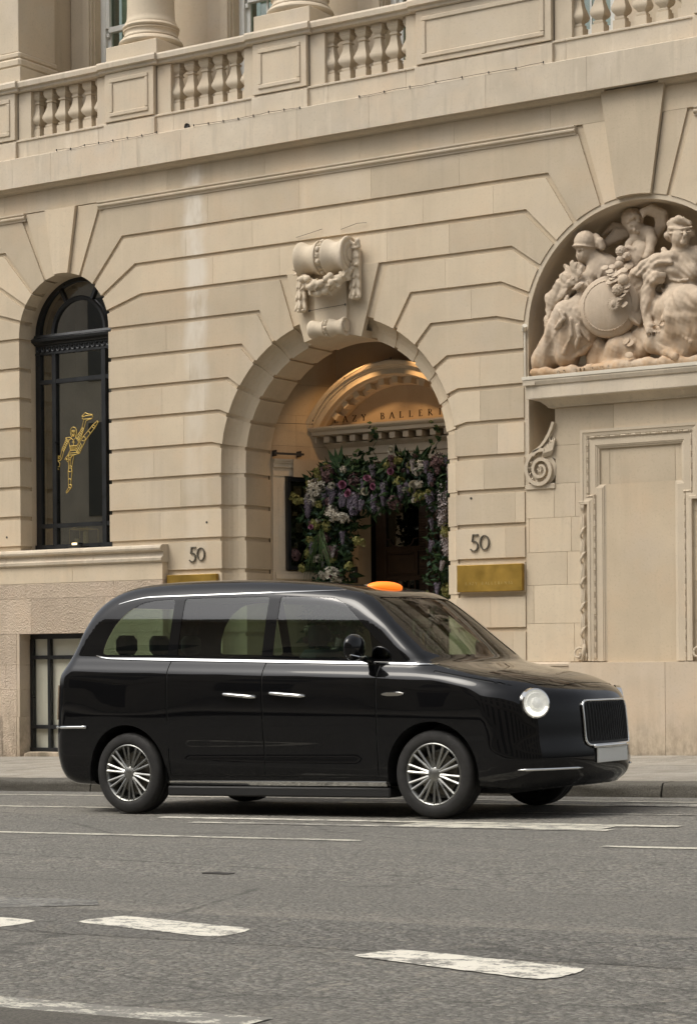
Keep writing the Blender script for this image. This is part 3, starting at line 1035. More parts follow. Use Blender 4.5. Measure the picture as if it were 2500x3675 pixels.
# projecting plinth under the arched window, with the basement shopfront --------------------
PX = -2.555
YB = -0.10
rows = [(2.06, 2.262, [-5.2, -3.95], 'stone'), (1.872, 2.057, [-5.6, -4.7, -3.3], 'stone_rough'), (1.435, 1.869, [-5.35, -4.62, -3.45], 'stone_rough')]
for z0, z1, cuts, mt in rows:
    for a, b in runs(XL, PX, cuts):
        add_block([(a, z0), (b, z0), (b, z1), (a, z1)], mt, y0=YB, y1=0.3, name='plinth_block', ch=0.002)
for z0, z1, cuts in [(1.05, 1.432, [-5.5]), (0.74, 1.047, [-5.05]), (0.40, 0.737, [-5.4]), (-0.5, 0.397, [-5.1])]:
    for a, b in runs(XL, -4.865, cuts):
        add_block([(a, z0), (b, z0), (b, z1), (a, z1)], 'stone_rough', y0=YB - (0.012 if z0 < 0 else 0), y1=0.3, name='plinth_block', ch=0.002)
    add_block([(-4.862, z0), (-4.815, z0), (-4.815, z1), (-4.862, z1)], 'stone_base', y0=YB - (0.012 if z0 < 0 else 0), y1=0.3, name='margin_block', ch=0.002)
    for a, b in runs(-3.49, PX, [-2.95]):
        add_block([(a, z0), (b, z0), (b, z1), (a, z1)], 'stone_rough', y0=YB, y1=0.3, name='plinth_block', ch=0.002)
sill = [(0.42, 2.264), (YB - 0.002, 2.264), (YB - 0.012, 2.272), (YB - 0.035, 2.285), (YB - 0.04, 2.318), (YB - 0.012, 2.335), (YB + 0.0, 2.365), (YB + 0.004, 2.392),
        (YB - 0.02, 2.402), (YB - 0.052, 2.412), (YB - 0.06, 2.435), (YB - 0.05, 2.462), (YB - 0.02, 2.476), (0.42, 2.50)]
for a, b in runs(XL, PX + 0.012, [-5.0, -3.6]):
    mb = MB(); mb.extrude_x(sill, a, b)
    mb.build('window_sill', M['stone_fascia'], B)
mb = MB(); mb.box(-4.815, -3.49, 0.155, 0.32, -0.3, 1.5); mb.box(-4.815, -3.49, 0.0, 0.3, -0.5, -0.055)
mb.build('basement_backing', M['white_wall'], B)
# curved step below the shopfront
mb = MB(); mb.prism_xz([(-4.80, -0.14), (-3.5, -0.14), (-3.5, -0.035), (-4.70, -0.035), (-4.77, -0.06)], -0.085, 0.1, 0.01)
mb.build('shopfront_step', M['stone_base'], B)
# black shopfront frame
mb = MB()
y0, y1 = 0.09, 0.14
mb.box(-4.80, -3.50, y0, y1, 1.372, 1.434); mb.box(-4.80, -3.50, y0 - 0.02, y1, -0.05, 0.012)
for x in (-4.785, -4.50, -3.78, -3.515):
    mb.box(x - 0.021, x + 0.021, y0 - 0.004, y1 + 0.002, 0.012, 1.372)
for z in (1.142, 0.272):
    mb.box(-4.79, -3.51, y0 - 0.002, y1, z - 0.024, z + 0.024)
shop = mb.build('basement_window', M['black_iron'], B)
mb = MB(); mb.box(-4.79, -3.51, 0.114, 0.118, 0.0, 1.4)
mb.build('pane', M['glass_shop'], shop)

# arched window ----------------------------------------------------------------------
y0, y1 = 0.30, 0.36
cx, cz = WIN['cx'] - 0.01, 5.215
mb = MB()
mb.ring_arc([(0.625, y0), (0.70, y0), (0.70, y1), (0.625, y1)], cx, cz, 0, 180, 4)
mb.ring_arc([(0.395, y0 + .006), (0.435, y0 - .004), (0.45, y0 + .012), (0.45, y1), (0.395, y1)], cx, cz, 0, 180, 5)
for a in (62, 118):
    d = (math.cos(R(a)), math.sin(R(a)))
    nx, nz = -d[1] * 0.02, d[0] * 0.02
    mb.prism_xz([(cx + d[0] * 0.44 + nx, cz + d[1] * 0.44 + nz), (cx + d[0] * 0.44 - nx, cz + d[1] * 0.44 - nz), (cx + d[0] * 0.635 - nx, cz + d[1] * 0.635 - nz), (cx + d[0] * 0.635 + nx, cz + d[1] * 0.635 + nz)], y0 + 0.002, y1 - 0.002)
# transom entablature
mb.extrude_x([(y1, 5.085), (y0 - 0.02, 5.085), (y0 - 0.03, 5.10), (y0 - 0.075, 5.125), (y0 - 0.085, 5.155), (y0 - 0.06, 5.17), (y0 - 0.03, 5.185), (y0 - 0.02, 5.215), (y1, 5.215)], cx - 0.705, cx + 0.72)
mb.box(cx - 0.70, cx + 0.70, y0 + 0.004, y1 - 0.004, 4.985, 5.085)
mb.box(cx - 0.70, cx + 0.70, y0 - 0.008, y1, 4.965, 4.99)
for s in (-1, 1):
    mb.box(*sorted((cx + s * 0.70, cx + s * 0.62)), y0, y1, 2.53, 4.967)
    mb.box(cx + s * 0.40 - 0.032, cx + s * 0.40 + 0.032, y0 - 0.003, y1 + 0.003, 2.56, 4.967)
for z in (4.62, 2.80):
    mb.box(cx - 0.65, cx + 0.65, y0 + 0.001, y1 - 0.001, z - 0.026, z + 0.026)
mb.box(cx - 0.70, cx + 0.70, y0 - 0.03, y1, 2.50, 2.56)
awin = mb.build('arched_window', M['black_iron'], B)
# guilloche band on the transom
mb = MB()
for i in range(17):
    x = cx - 0.645 + i * 0.0805
    mb.ring_arc([(0.024, y0 - 0.006), (0.036, y0 - 0.010), (0.036, y0 + 0.01), (0.024, y0 + 0.01)], x, 5.035, 0, 360, 30)
mb.build('guilloche_band', M['black_iron'], awin)
gy = 0.333
panes = [(-0.62, -0.432), (-0.368, 0.368), (0.432, 0.62)]
for z0, z1 in ((2.56, 2.774), (2.826, 4.594), (4.646, 4.965)):
    for a, b in panes:
        mb = MB(); mb.box(cx + a, cx + b, gy, gy + 0.004, z0, z1)
        mb.build('pane', M['glass'], awin)
for a0, a1, r0, r1 in ((0, 180, 0.0, 0.395), (0, 61, 0.45, 0.626), (63, 117, 0.45, 0.626), (119, 180, 0.45, 0.626)):
    p = arc_pts(cx, 5.215, r1, a0, a1, 5) + (arc_pts(cx, 5.215, r0, a1, a0, 5) if r0 > 0 else [])
    mb = MB(); mb.prism_xz(p, gy, gy + 0.004)
    mb.build('pane', M['glass'], awin)
# room behind the glass
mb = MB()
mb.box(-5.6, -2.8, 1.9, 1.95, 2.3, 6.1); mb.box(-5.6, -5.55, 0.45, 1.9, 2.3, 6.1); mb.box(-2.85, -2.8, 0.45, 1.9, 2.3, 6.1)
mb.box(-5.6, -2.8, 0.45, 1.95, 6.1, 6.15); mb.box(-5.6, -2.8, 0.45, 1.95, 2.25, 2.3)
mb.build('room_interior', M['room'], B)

# ================================================================== ENTRANCE PORCH
AX = ARCH['cx']
# canted side walls, back wall, ceiling, floor
def canted(s, t0, t1, out, z0, z1, th=0.02):
    """box lying on the canted wall of side s: t along it, out = distance off the wall"""
    p0 = Vector((AX + s * 1.387, 0.72)); d = Vector((-s * 0.481, 0.877)); n = Vector((-s * 0.877, -0.481))
    a, b = p0 + d * t0, p0 + d * t1
    c, e = a + n * (out + th), b + n * (out + th)
    a, b = a + n * out, b + n * out
    vs = [(p.x, p.y, z) for z in (z0, z1) for p in (a, b, e, c)]
    return vs, [(0, 1, 2, 3), (7, 6, 5, 4), (0, 4, 5, 1), (1, 5, 6, 2), (2, 6, 7, 3), (3, 7, 4, 0)]
def cbox(mb, s, t0, t1, out, z0, z1, th):
    mb.add(*canted(s, t0, t1, out, z0, z1, th))
zs = [-0.3, 0.55, 1.15, 1.75, 2.17, 2.545, 2.92, 3.294, 3.665, 4.04, 4.412, 4.785, 5.55]
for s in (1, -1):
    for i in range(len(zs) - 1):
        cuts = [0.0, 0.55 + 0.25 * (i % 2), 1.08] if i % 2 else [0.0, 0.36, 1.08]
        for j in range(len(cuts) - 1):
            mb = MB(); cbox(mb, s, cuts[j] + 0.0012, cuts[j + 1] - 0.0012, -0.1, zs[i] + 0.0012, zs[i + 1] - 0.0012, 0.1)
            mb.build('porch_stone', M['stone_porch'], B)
for s in (1, -1):
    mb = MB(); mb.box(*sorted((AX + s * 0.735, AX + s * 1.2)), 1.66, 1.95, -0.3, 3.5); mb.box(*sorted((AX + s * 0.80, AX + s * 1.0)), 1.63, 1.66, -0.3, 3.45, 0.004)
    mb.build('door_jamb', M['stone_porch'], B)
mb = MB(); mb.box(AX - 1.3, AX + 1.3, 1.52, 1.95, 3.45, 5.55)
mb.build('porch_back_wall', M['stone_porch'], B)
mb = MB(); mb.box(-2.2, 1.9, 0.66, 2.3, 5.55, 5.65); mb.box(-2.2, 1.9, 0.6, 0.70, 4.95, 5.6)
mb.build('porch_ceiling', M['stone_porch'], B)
mb = MB(); mb.box(AX - 1.55, AX + 1.55, -0.05, 2.4, -0.45, 0.05)
mb.build('porch_floor', M['stone_base'], B)
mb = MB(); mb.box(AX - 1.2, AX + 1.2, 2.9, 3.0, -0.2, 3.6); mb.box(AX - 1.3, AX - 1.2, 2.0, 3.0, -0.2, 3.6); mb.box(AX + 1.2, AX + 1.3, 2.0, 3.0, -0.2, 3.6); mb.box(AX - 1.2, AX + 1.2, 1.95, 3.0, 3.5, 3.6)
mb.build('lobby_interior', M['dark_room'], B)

# segmental pediment
PR, PZ, PF = 1.343, 3.277, 1.20
a0 = math.degrees(math.asin((3.885 - PZ) / PR))
mb = MB()
prof = [(1.17, 1.52), (1.17, PF + 0.12), (1.185, PF + 0.10), (1.19, PF + 0.02), (1.255, PF + 0.018), (1.262, PF + 0.0), (1.285, PF - 0.012), (1.292, PF - 0.035), (1.325, PF - 0.05), (1.343, PF - 0.05), (1.343, 1.52)]
mb.ring_arc(prof, AX, PZ, a0, 180 - a0, 3)
ped = mb.build('pediment', M['stone_trim'], B)
mb = MB()
mb.extrude_x([(1.52, 3.79), (PF + 0.11, 3.79), (PF + 0.02, 3.80), (PF + 0.015, 3.845), (PF - 0.01, 3.85), (PF - 0.035, 3.872), (PF - 0.04, 3.895), (1.52, 3.905)], AX - 1.22, AX + 1.22)
mb.build('pediment_cornice', M['stone_trim'], ped)
for i in range(-6, 7):
    x = AX + i * 0.186
    mb = MB(); mb.box(x - 0.04, x + 0.04, PF + 0.06, 1.5, 3.71, 3.785, 0.004)
    mb.build('modillion', M['stone_trim'], ped)
for i in range(-5, 6):
    mb = MB()
    a = 90 + i * 9.6
    c, s_ = math.cos(R(a)), math.sin(R(a))
    vs = []
    for y in (PF + 0.13, 1.5):
        for r, w in ((1.095, 0.04), (1.168, 0.04)):
            for sg in (-1, 1):
                vs.append((AX + r * c - sg * w * s_, y, PZ + r * s_ + sg * w * c))
    mb.add(vs, [(0, 1, 3, 2), (4, 6, 7, 5), (0, 4, 5, 1), (2, 3, 7, 6), (0, 2, 6, 4), (1, 5, 7, 3)])
    mb.build('modillion', M['stone_trim'], ped)
mb = MB()
mb.ring_arc([(1.09, 1.49), (1.10, 1.46), (1.165, 1.43), (1.165, 1.52), (1.09, 1.52)], AX, PZ, 32, 148, 4)
mb.build('inner_moulding', M['stone_trim'], ped)
mb = MB()
mb.extrude_x([(1.52, 3.46), (1.44, 3.46), (1.44, 3.55), (1.42, 3.56), (1.42, 3.65), (1.38, 3.69), (1.37, 3.71), (1.52, 3.71)], AX - 1.1, AX + 1.1)
mb.box(AX - 0.99, AX - 0.80, 1.43, 1.6, 2.9, 3.46, 0.01); mb.box(AX + 0.80, AX + 0.99, 1.43, 1.6, 2.9, 3.46, 0.01)
mb.build('door_entablature', M['stone_trim'], B)

# capitals of the side pilasters, base moulding under the notice frame
for s in (1, -1):
    mb = MB()
    for z0, z1, o in ((3.30, 3.36, 0.03), (3.36, 3.40, 0.022), (3.40, 3.45, 0.045), (3.45, 3.475, 0.06), (3.475, 3.50, 0.075)):
        cbox(mb, s, 0.03, 0.95, 0.0, z0, z1, o)
    cbox(mb, s, 0.03, 0.19, 0.0, 0.2, 3.30, 0.018)
    cbox(mb, s, 0.10, 0.16, 0.018, 2.25, 3.16, 0.008)
    for z0, z1, o in ((2.02, 2.06, 0.04), (2.06, 2.12, 0.06), (2.12, 2.15, 0.045)):
        cbox(mb, s, 0.05, 0.9, 0.0, z0, z1, o)
    mb.build('porch_moulding', M['stone_trim'], B)

# door screen: ribbed mullions, panels, glazing
mb = MB()
mb.box(AX - 0.735, AX - 0.60, 2.06, 2.14, 0.0, 3.5, 0.004); mb.box(AX + 0.60, AX + 0.735, 2.06, 2.14, 0.0, 3.5, 0.004)
for z in (0.12, 2.08, 2.44, 3.42):
    mb.box(AX - 0.60, AX + 0.60, 2.07, 2.13, z - 0.03, z + 0.03, 0.003)
mb.box(AX - 0.004, AX + 0.03, 2.03, 2.13, 0.0, 3.5)
door = mb.build('entrance_door', M['wood_door'], B)
for s in (-1, 1):
    xc = AX + 0.013 + s * 0.075
    mb = MB()
    mb.box(xc - 0.055, xc + 0.055, 2.07, 2.12, 0.0, 3.48)
    z = 0.05
    while z < 2.85:
        if abs(z - 2.28) > 0.06:
            mb.box(xc - 0.048, xc + 0.048, 2.052, 2.072, z, z + 0.017, 0.003)
        z += 0.031
    mb.build('ribbed_mullion', M['wood_door'], door)
    mb = MB()
    mb.box(xc - 0.05, xc + 0.05, 2.05, 2.07, 2.23, 2.33, 0.004)
    for i in range(8):
        a = i * math.pi / 4
        mb.tube([(xc, 2.045, 2.28), (xc + 0.02 * math.cos(a), 2.035, 2.28 + 0.02 * math.sin(a)), (xc + 0.038 * math.cos(a + .5), 2.048, 2.28 + 0.038 * math.sin(a + .5))], [0.006, 0.009, 0.004], 5)
    mb.build('rosette', M['wood_door'], door)
    x0, x1 = sorted((AX + s * 0.15, AX + s * 0.60))
    mb = MB(); mb.box(x0, x1, 2.085, 2.115, 2.11, 2.41); mb.box(x0 + 0.04, x1 - 0.04, 2.072, 2.09, 2.145, 2.375, 0.008)
    mb.build('door_panel', M['wood_door'], door)
    for z0, z1 in ((0.15, 2.05), (2.47, 3.39)):
        mb = MB(); mb.box(x0, x1, 2.10, 2.106, z0, z1)
        mb.build('pane', M['glass_dark'], door)
    mb = MB()
    for i in range(5):
        x = x0 + (x1 - x0) * (i + 0.5) / 5
        mb.box(x - 0.006, x + 0.006, 2.085, 2.10, 0.15, 2.05)
    # scrolled brackets at the foot of the upper light
    for sg in (-1, 1):
        xx = (x0 + x1) / 2 + sg * 0.17
        mb.tube([(xx - sg * 0.09, 2.085, 2.475), (xx - sg * 0.05, 2.085, 2.48), (xx - sg * 0.02, 2.085, 2.51), (xx, 2.085, 2.56), (xx + sg * 0.05, 2.085, 2.565)], 0.008, 5)
    mb.build('door_grille', M['wood_door'], door)
mb = MB(); mb.tube([(AX - 0.02, 1.99, 1.0), (AX - 0.02, 1.99, 1.4)], 0.012, 8)
mb.build('door_handle', M['brass'], door)

# notice frame and blank board on the left canted wall, intercom, light bar
nf = empty('notice_frame', (AX - 1.3, 0.9, 2.7), 'tall dark glazed notice frame half hidden behind the flower arch', 'notice frame')
def kid(mb, name, mat, root, **k):
    o = mb.build(name, M[mat], None, **k)
    o.parent = root
    o.matrix_parent_inverse = root.matrix_basis.inverted() if False else Matrix.Translation(-root.location)
    return o
mb = MB()
cbox(mb, -1, 0.20, 0.245, 0.02, 2.17, 3.285, 0.05); cbox(mb, -1, 0.80, 0.845, 0.02, 2.17, 3.285, 0.05)
cbox(mb, -1, 0.246, 0.799, 0.02, 3.235, 3.285, 0.05); cbox(mb, -1, 0.246, 0.799, 0.02, 2.17, 2.22, 0.05)
kid(mb, 'frame', 'black_iron', nf)
mb = MB(); cbox(mb, -1, 0.246, 0.799, 0.02, 2.22, 3.235, 0.012)
kid(mb, 'backing', 'dark_room', nf)
M['paper'] = simple('faded_notice_paper', (0.30, 0.27, 0.24), 0.8, var=0.4, vscale=14)
mb = MB()
for i, (t, z, w, h) in enumerate([(0.30, 3.05, 0.10, 0.13), (0.44, 3.02, 0.10, 0.15), (0.28, 2.82, 0.07, 0.05), (0.33, 2.62, 0.09, 0.12), (0.30, 2.36, 0.05, 0.14)]):
    cbox(mb, -1, t, t + w, 0.0325, z, z + h, 0.002)
kid(mb, 'notice_sheet', 'paper', nf)
mb = MB(); cbox(mb, -1, 0.246, 0.799, 0.052, 2.22, 3.235, 0.004)
kid(mb, 'pane', 'glass', nf)
mb = MB(); cbox(mb, -1, 0.27, 0.615, 0.085, 3.285, 3.50, 0.015)
mb.build('blank_board', M['stone_porch'], None, label='blank beige board fixed above the dark notice frame in the porch', cat='board')
mb = MB()
cbox(mb, -1, 0.0, 0.40, 0.10, 3.545, 3.57, 0.025)
for t in (0.03, 0.36): cbox(mb, -1, t, t + 0.012, 0.0, 3.53, 3.60, 0.11)
lb = mb.build('light_bar', M['wire'], None, label='short dark metal light bar above the capital on the left porch wall', cat='light bar')
mb = MB(); mb.box(AX - 0.80, AX - 0.742, 1.60, 1.66, 2.02, 2.22, 0.004)
ic = mb.build('intercom', M['wire'], None, label='small dark intercom box on the stone jamb left of the door', cat='intercom')
mb = MB(); mb.box(AX - 0.785, AX - 0.757, 1.596, 1.601, 2.15, 2.165)
mb.build('button_plate', M['white_paint'], ic)

# railing seen through the taxi's windscreen
mb = MB()
mb.box(0.33, 1.10, 0.86, 0.90, 1.53, 1.552); mb.box(0.34, 1.10, 0.865, 0.895, 1.49, 1.505); mb.box(0.33, 1.10, 0.86, 0.90, 0.12, 0.15); mb.box(0.33, 0.36, 0.862, 0.898, 0.05, 1.53)
rl = mb.build('railing', M['pewter'], None, label='grey metal railing in the entrance beside the right arch pier', cat='railing')
for i in range(8):
    x = 0.43 + i * 0.085
    mb = MB(); mb.lathe([(0.008, 0.12), (0.008, 1.33), (0.014, 1.335), (0.014, 1.345), (0.007, 1.352), (0.015, 1.372), (0.010, 1.392), (0.001, 1.40)], x, 0.88, 8)
    mb.build('baluster_bar', M['pewter'], rl, smooth=True)

# warm spotlights tucked behind the arch, washing the pediment
for i, x in enumerate((-0.52, 0.25)):
    mb = MB(); mb.tube([(x, 0.735, 4.93), (x, 0.79, 4.87)], [0.035, 0.045], 12); mb.tube([(x, 0.735, 4.93), (x, 0.705, 5.0)], 0.012, 6)
    so = mb.build('spotlight', M['wire'], None, label=('left' if i == 0 else 'right') + ' spotlight hidden behind the arch washing the pediment', cat='spotlight', group='porch spotlights')
    ld = bpy.data.lights.new('spotlight_lamp', 'SPOT'); ld.energy = 28; ld.color = (1.0, 0.58, 0.25); ld.spot_size = R(88); ld.spot_blend = 0.6; ld.shadow_soft_size = 0.04
    lo = bpy.data.objects.new('spotlight_lamp', ld); COL.objects.link(lo); lo.parent = so
    lo.location = (x, 0.80, 4.86)
    lo.rotation_euler = (Vector((AX + (x - AX) * 1.7, 1.22, 3.8)) - Vector((x, 0.80, 4.86))).to_track_quat('-Z', 'Y').to_euler()

# ---- lettering: roman capitals drawn as strokes ------------------------------------------
GL = {  # strokes: (x0,y0,x1,y1,width) in a unit cap-height box, arcs: ('a',cx,cy,rx,ry,a0,a1,w)
 'L': (0.62, [(0.12, 0, 0.12, 1, .13), (0.0, 0.02, 0.6, 0.02, .05), (0.58, 0.0, 0.6, 0.2, .05), (0, 0.98, 0.26, 0.98, .04)]),
 'A': (0.86, [(0.03, 0, 0.42, 1, .06), (0.80, 0, 0.42, 1, .13), (0.17, 0.36, 0.66, 0.36, .05), (-.05, 0.02, 0.16, 0.02, .04), (0.66, 0.02, 0.95, 0.02, .04)]),
 'Z': (0.74, [(0.05, 0.97, 0.68, 0.97, .06), (0.66, 0.96, 0.06, 0.04, .12), (0.04, 0.03, 0.70, 0.03, .06), (0.05, 0.8, 0.06, 0.97, .04), (0.70, 0.03, 0.71, 0.22, .04)]),
 'Y': (0.80, [(0.40, 0, 0.40, 0.48, .13), (0.05, 1, 0.40, 0.46, .12), (0.74, 1, 0.40, 0.46, .06), (-.04, 0.98, 0.2, 0.98, .04), (0.6, 0.98, 0.84, 0.98, .04), (0.28, .02, 0.52, .02, .04)]),
 'B': (0.66, [(0.13, 0, 0.13, 1, .13), ('a', 0.28, 0.75, 0.25, 0.24, 90, -90, .10), ('a', 0.30, 0.27, 0.30, 0.26, 90, -90, .11), (0, 0.98, 0.3, 0.98, .05), (0.1, 0.52, 0.3, 0.52, .05), (0, 0.02, 0.32, 0.02, .05)]),
 'E': (0.58, [(0.13, 0, 0.13, 1, .13), (0, 0.98, 0.52, 0.98, .05), (0.1, 0.52, 0.44, 0.52, .05), (0, 0.02, 0.55, 0.02, .05), (0.54, 0.02, 0.56, 0.18, .04), (0.51, 0.84, 0.51, 0.98, .04)]),
 'R': (0.74, [(0.13, 0, 0.13, 1, .13), ('a', 0.28, 0.74, 0.27, 0.25, 90, -90, .10), (0, 0.98, 0.3, 0.98, .05), (0.1, 0.48, 0.3, 0.48, .05), (0.28, 0.48, 0.76, 0.0, .12), (0, 0.02, 0.28, 0.02, .04)]),
 'I': (0.28, [(0.14, 0, 0.14, 1, .13), (0, 0.98, 0.28, 0.98, .04), (0, 0.02, 0.28, 0.02, .04)]),
 'N': (0.90, [(0.12, 0, 0.12, 1, .06), (0.10, 0.98, 0.78, 0.02, .13), (0.78, 0, 0.78, 1, .06), (-.02, 0.98, 0.2, 0.98, .04), (0, 0.02, 0.26, 0.02, .04), (0.65, 0.98, 0.92, 0.98, .04)]),
 'S': (0.56, [('a', 0.28, 0.75, 0.24, 0.24, 20, 260, .10), ('a', 0.27, 0.26, 0.26, 0.25, 80, -160, .11), (0.24, 0.53, 0.33, 0.48, .12)]),
 'W': (1.15, [(0.03, 1, 0.30, 0, .12), (0.30, 0, 0.56, 1, .06), (0.56, 1, 0.82, 0, .12), (0.82, 0, 1.08, 1, .06)]),
 'T': (0.70, [(0.35, 0, 0.35, 1, .13), (0, 0.97, 0.70, 0.97, .06), (0.22, .02, .48, .02, .04)]),
 'U': (0.80, [(0.12, 0.35, 0.12, 1, .12), (0.70, 0.35, 0.70, 1, .06), ('a', 0.41, 0.33, 0.29, 0.31, 180, 360, .09)]),
 'O': (0.90, [('a', 0.45, 0.5, 0.41, 0.47, 0, 360, .11)]),
 'G': (0.88, [('a', 0.45, 0.5, 0.41, 0.47, 50, 330, .11), (0.80, 0.06, 0.80, 0.42, .10)]),
 'K': (0.76, [(0.13, 0, 0.13, 1, .13), (0.16, 0.45, 0.62, 1, .06), (0.26, 0.55, 0.72, 0, .12)]),
 'C': (0.84, [('a', 0.45, 0.5, 0.41, 0.47, 45, 315, .11)]),
 'D': (0.84, [(0.13, 0, 0.13, 1, .13), ('a', 0.28, 0.5, 0.46, 0.47, 90, -90, .11), (0, .98, .3, .98, .05), (0, .02, .3, .02, .05)]),
 'H': (0.84, [(0.13, 0, 0.13, 1, .12), (0.72, 0, 0.72, 1, .12), (0.13, .5, .72, .5, .05)]),
 'P': (0.64, [(0.13, 0, 0.13, 1, .13), ('a', 0.28, 0.73, 0.27, 0.25, 90, -90, .10), (0, .98, .3, .98, .05), (0.1, .47, .3, .47, .05)]),
 'F': (0.55, [(0.13, 0, 0.13, 1, .13), (0, 0.98, 0.52, 0.98, .05), (0.1, 0.52, 0.44, 0.52, .05)]),
 '1': (0.36, [(0.18, 0, 0.18, 1, .12), (0.04, .84, .18, .98, .06)]),
 '9': (0.56, [('a', 0.27, 0.68, 0.24, 0.29, 0, 360, .09), ('a', 0.10, 0.62, 0.41, 0.62, 5, -60, .09)]),
 '3': (0.54, [('a', 0.24, 0.75, 0.22, 0.23, 150, -90, .09), ('a', 0.24, 0.27, 0.26, 0.26, 90, -150, .09)]),
 '8': (0.56, [('a', 0.27, 0.75, 0.21, 0.22, 0, 360, .09), ('a', 0.27, 0.27, 0.25, 0.26, 0, 360, .09)]),
 '7': (0.55, [(0.03, .96, .52, .96, .08), (.5, .95, .2, 0, .11)]),
 '2': (0.56, [('a', 0.26, 0.72, 0.23, 0.25, 160, -20, .09), (.47, .62, .05, .06, .09), (.04, .05, .54, .05, .08)]),
 '5': (0.60, [(0.17, 0.97, 0.50, 0.97, .07), (0.20, 0.98, 0.13, 0.55, .07), ('a', 0.24, 0.31, 0.27, 0.29, 115, -145, .085), (0.50, 0.96, 0.54, 1.0, .06)]),
 '0': (0.70, [('a', 0.34, 0.42, 0.29, 0.41, 0, 360, .085)]),
}
def glyph(mb, ch, place, h, depth, y0):
    w, strokes = GL[ch]
    for st in strokes:
        if st[0] == 'a':
            _, cx_, cy_, rx, ry, t0, t1, sw = st
            n = max(6, int(abs(t1 - t0) / 15))
            for i in range(n):
                a, b = R(t0 + (t1 - t0) * i / n), R(t0 + (t1 - t0) * (i + 1) / n)
                def ww(t): return sw * (0.55 + 0.45 * abs(math.cos(t))) / 2
                q = []
                for t, sg in ((a, 1), (b, 1), (b, -1), (a, -1)):
                    k_ = ww(t)
                    q.append((cx_ + (rx + sg * k_) * math.cos(t), cy_ + (ry + sg * k_) * math.sin(t)))
                mb.prism_xz([place(x * h, z * h) for x, z in q], y0, y0 + depth)
        else:
            x0, z0, x1, z1, sw = st
            d = Vector((x1 - x0, z1 - z0)); d.normalize(); n_ = Vector((-d.y, d.x)) * sw / 2
            q = [(x0 + n_.x, z0 + n_.y), (x1 + n_.x, z1 + n_.y), (x1 - n_.x, z1 - n_.y), (x0 - n_.x, z0 - n_.y)]
            mb.prism_xz([place(x * h, z * h) for x, z in q], y0, y0 + depth)
    return w * h
def write(root_name, text, x_c, z, h, pitch, y0, depth, mat, part='letter', **k):
    root = empty(root_name, (x_c, y0, z), **k)
    n = len(text)
    for i, ch in enumerate(text):
        if ch in ' .-':
            continue
        x = x_c + (i - (n - 1) / 2) * pitch - GL[ch][0] * h / 2
        mb = MB()
        glyph(mb, ch, lambda a, b: (x + a, z + b), h, depth, y0)
        kid(mb, part, mat, root)
    return root
write('lettering', 'LAZY BALLERINAS', AX + 0.06, 3.955, 0.078, 0.132, 1.375, 0.012, 'bronze_letters',
      label='dark metal letters reading LAZY BALLERINAS across the pediment', cat='lettering')

# house numbers and brass plaques -------------------------------------------------------
def number(x, z, h, lab):
    root = empty('house_number', (x, -0.02, z), label=lab, cat='house number', group='house numbers')
    mb = MB(); glyph(mb, '5', lambda a, b: (x + a, z + b), h, 0.016, -0.02); kid(mb, 'digit', 'pewter', root)
    mb = MB(); glyph(mb, '0', lambda a, b: (x + h * 0.62 + a, z + 0.015 + b), h, 0.016, -0.02); kid(mb, 'digit', 'pewter', root)
number(-2.225, 2.255, 0.18, 'grey metal number 50 on the left pier above the half hidden plaque')
number(1.59, 2.25, 0.185, 'grey metal number 50 on the right pier above the wide brass plaque')
def plaque(x0, x1, z0, z1, lab):
    root = empty('brass_plaque', ((x0 + x1) / 2, -0.03, z0), label=lab, cat='plaque', group='brass plaques')
    mb = MB(); mb.box(x0, x1, -0.055, 0.002, z0, z1, 0.004)
    kid(mb, 'plate', 'brass', root)
    t = 'LAZY BALLERINAS'
    mb = MB()
    p = (x1 - x0) * 0.75 / 15
    for i, ch in enumerate(t):
        if ch == ' ': continue
        xx = (x0 + x1) / 2 + (i - 7) * p
        glyph(mb, ch, lambda a, b: (xx + a - 0.012, z0 + 0.075 + b), 0.030, 0.002, -0.0565)
    kid(mb, 'engraved_text', 'brass_text', root)
M['brass_text'] = simple('worn_engraving', (0.55, 0.42, 0.16), 0.5, 0.5)
plaque(1.445, 2.245, 1.808, 2.10, 'worn brass plaque on the right pier under the number 50')
plaque(-2.53, -1.80, 1.82, 2.107, 'brass plaque on the left pier, cut off by the taxi roof')

# ================================================================== STREET
def gz(x):
    return G * x
def sheet(name, x0, x1, y0, y1, z, mat, nx=2, ny=2, parent=None, kind='structure'):
    mb = MB()
    vs = []
    for j in range(ny + 1):
        for i in range(nx + 1):
            x = x0 + (x1 - x0) * i / nx; y = y0 + (y1 - y0) * j / ny
            vs.append((x, y, (z(x, y) if callable(z) else z + gz(x))))
    fs = [(j * (nx + 1) + i, j * (nx + 1) + i + 1, (j + 1) * (nx + 1) + i + 1, (j + 1) * (nx + 1) + i) for j in range(ny) for i in range(nx)]
    mb.add(vs, fs)
    return mb.build(name, mat, parent, recalc=False, kind=kind)

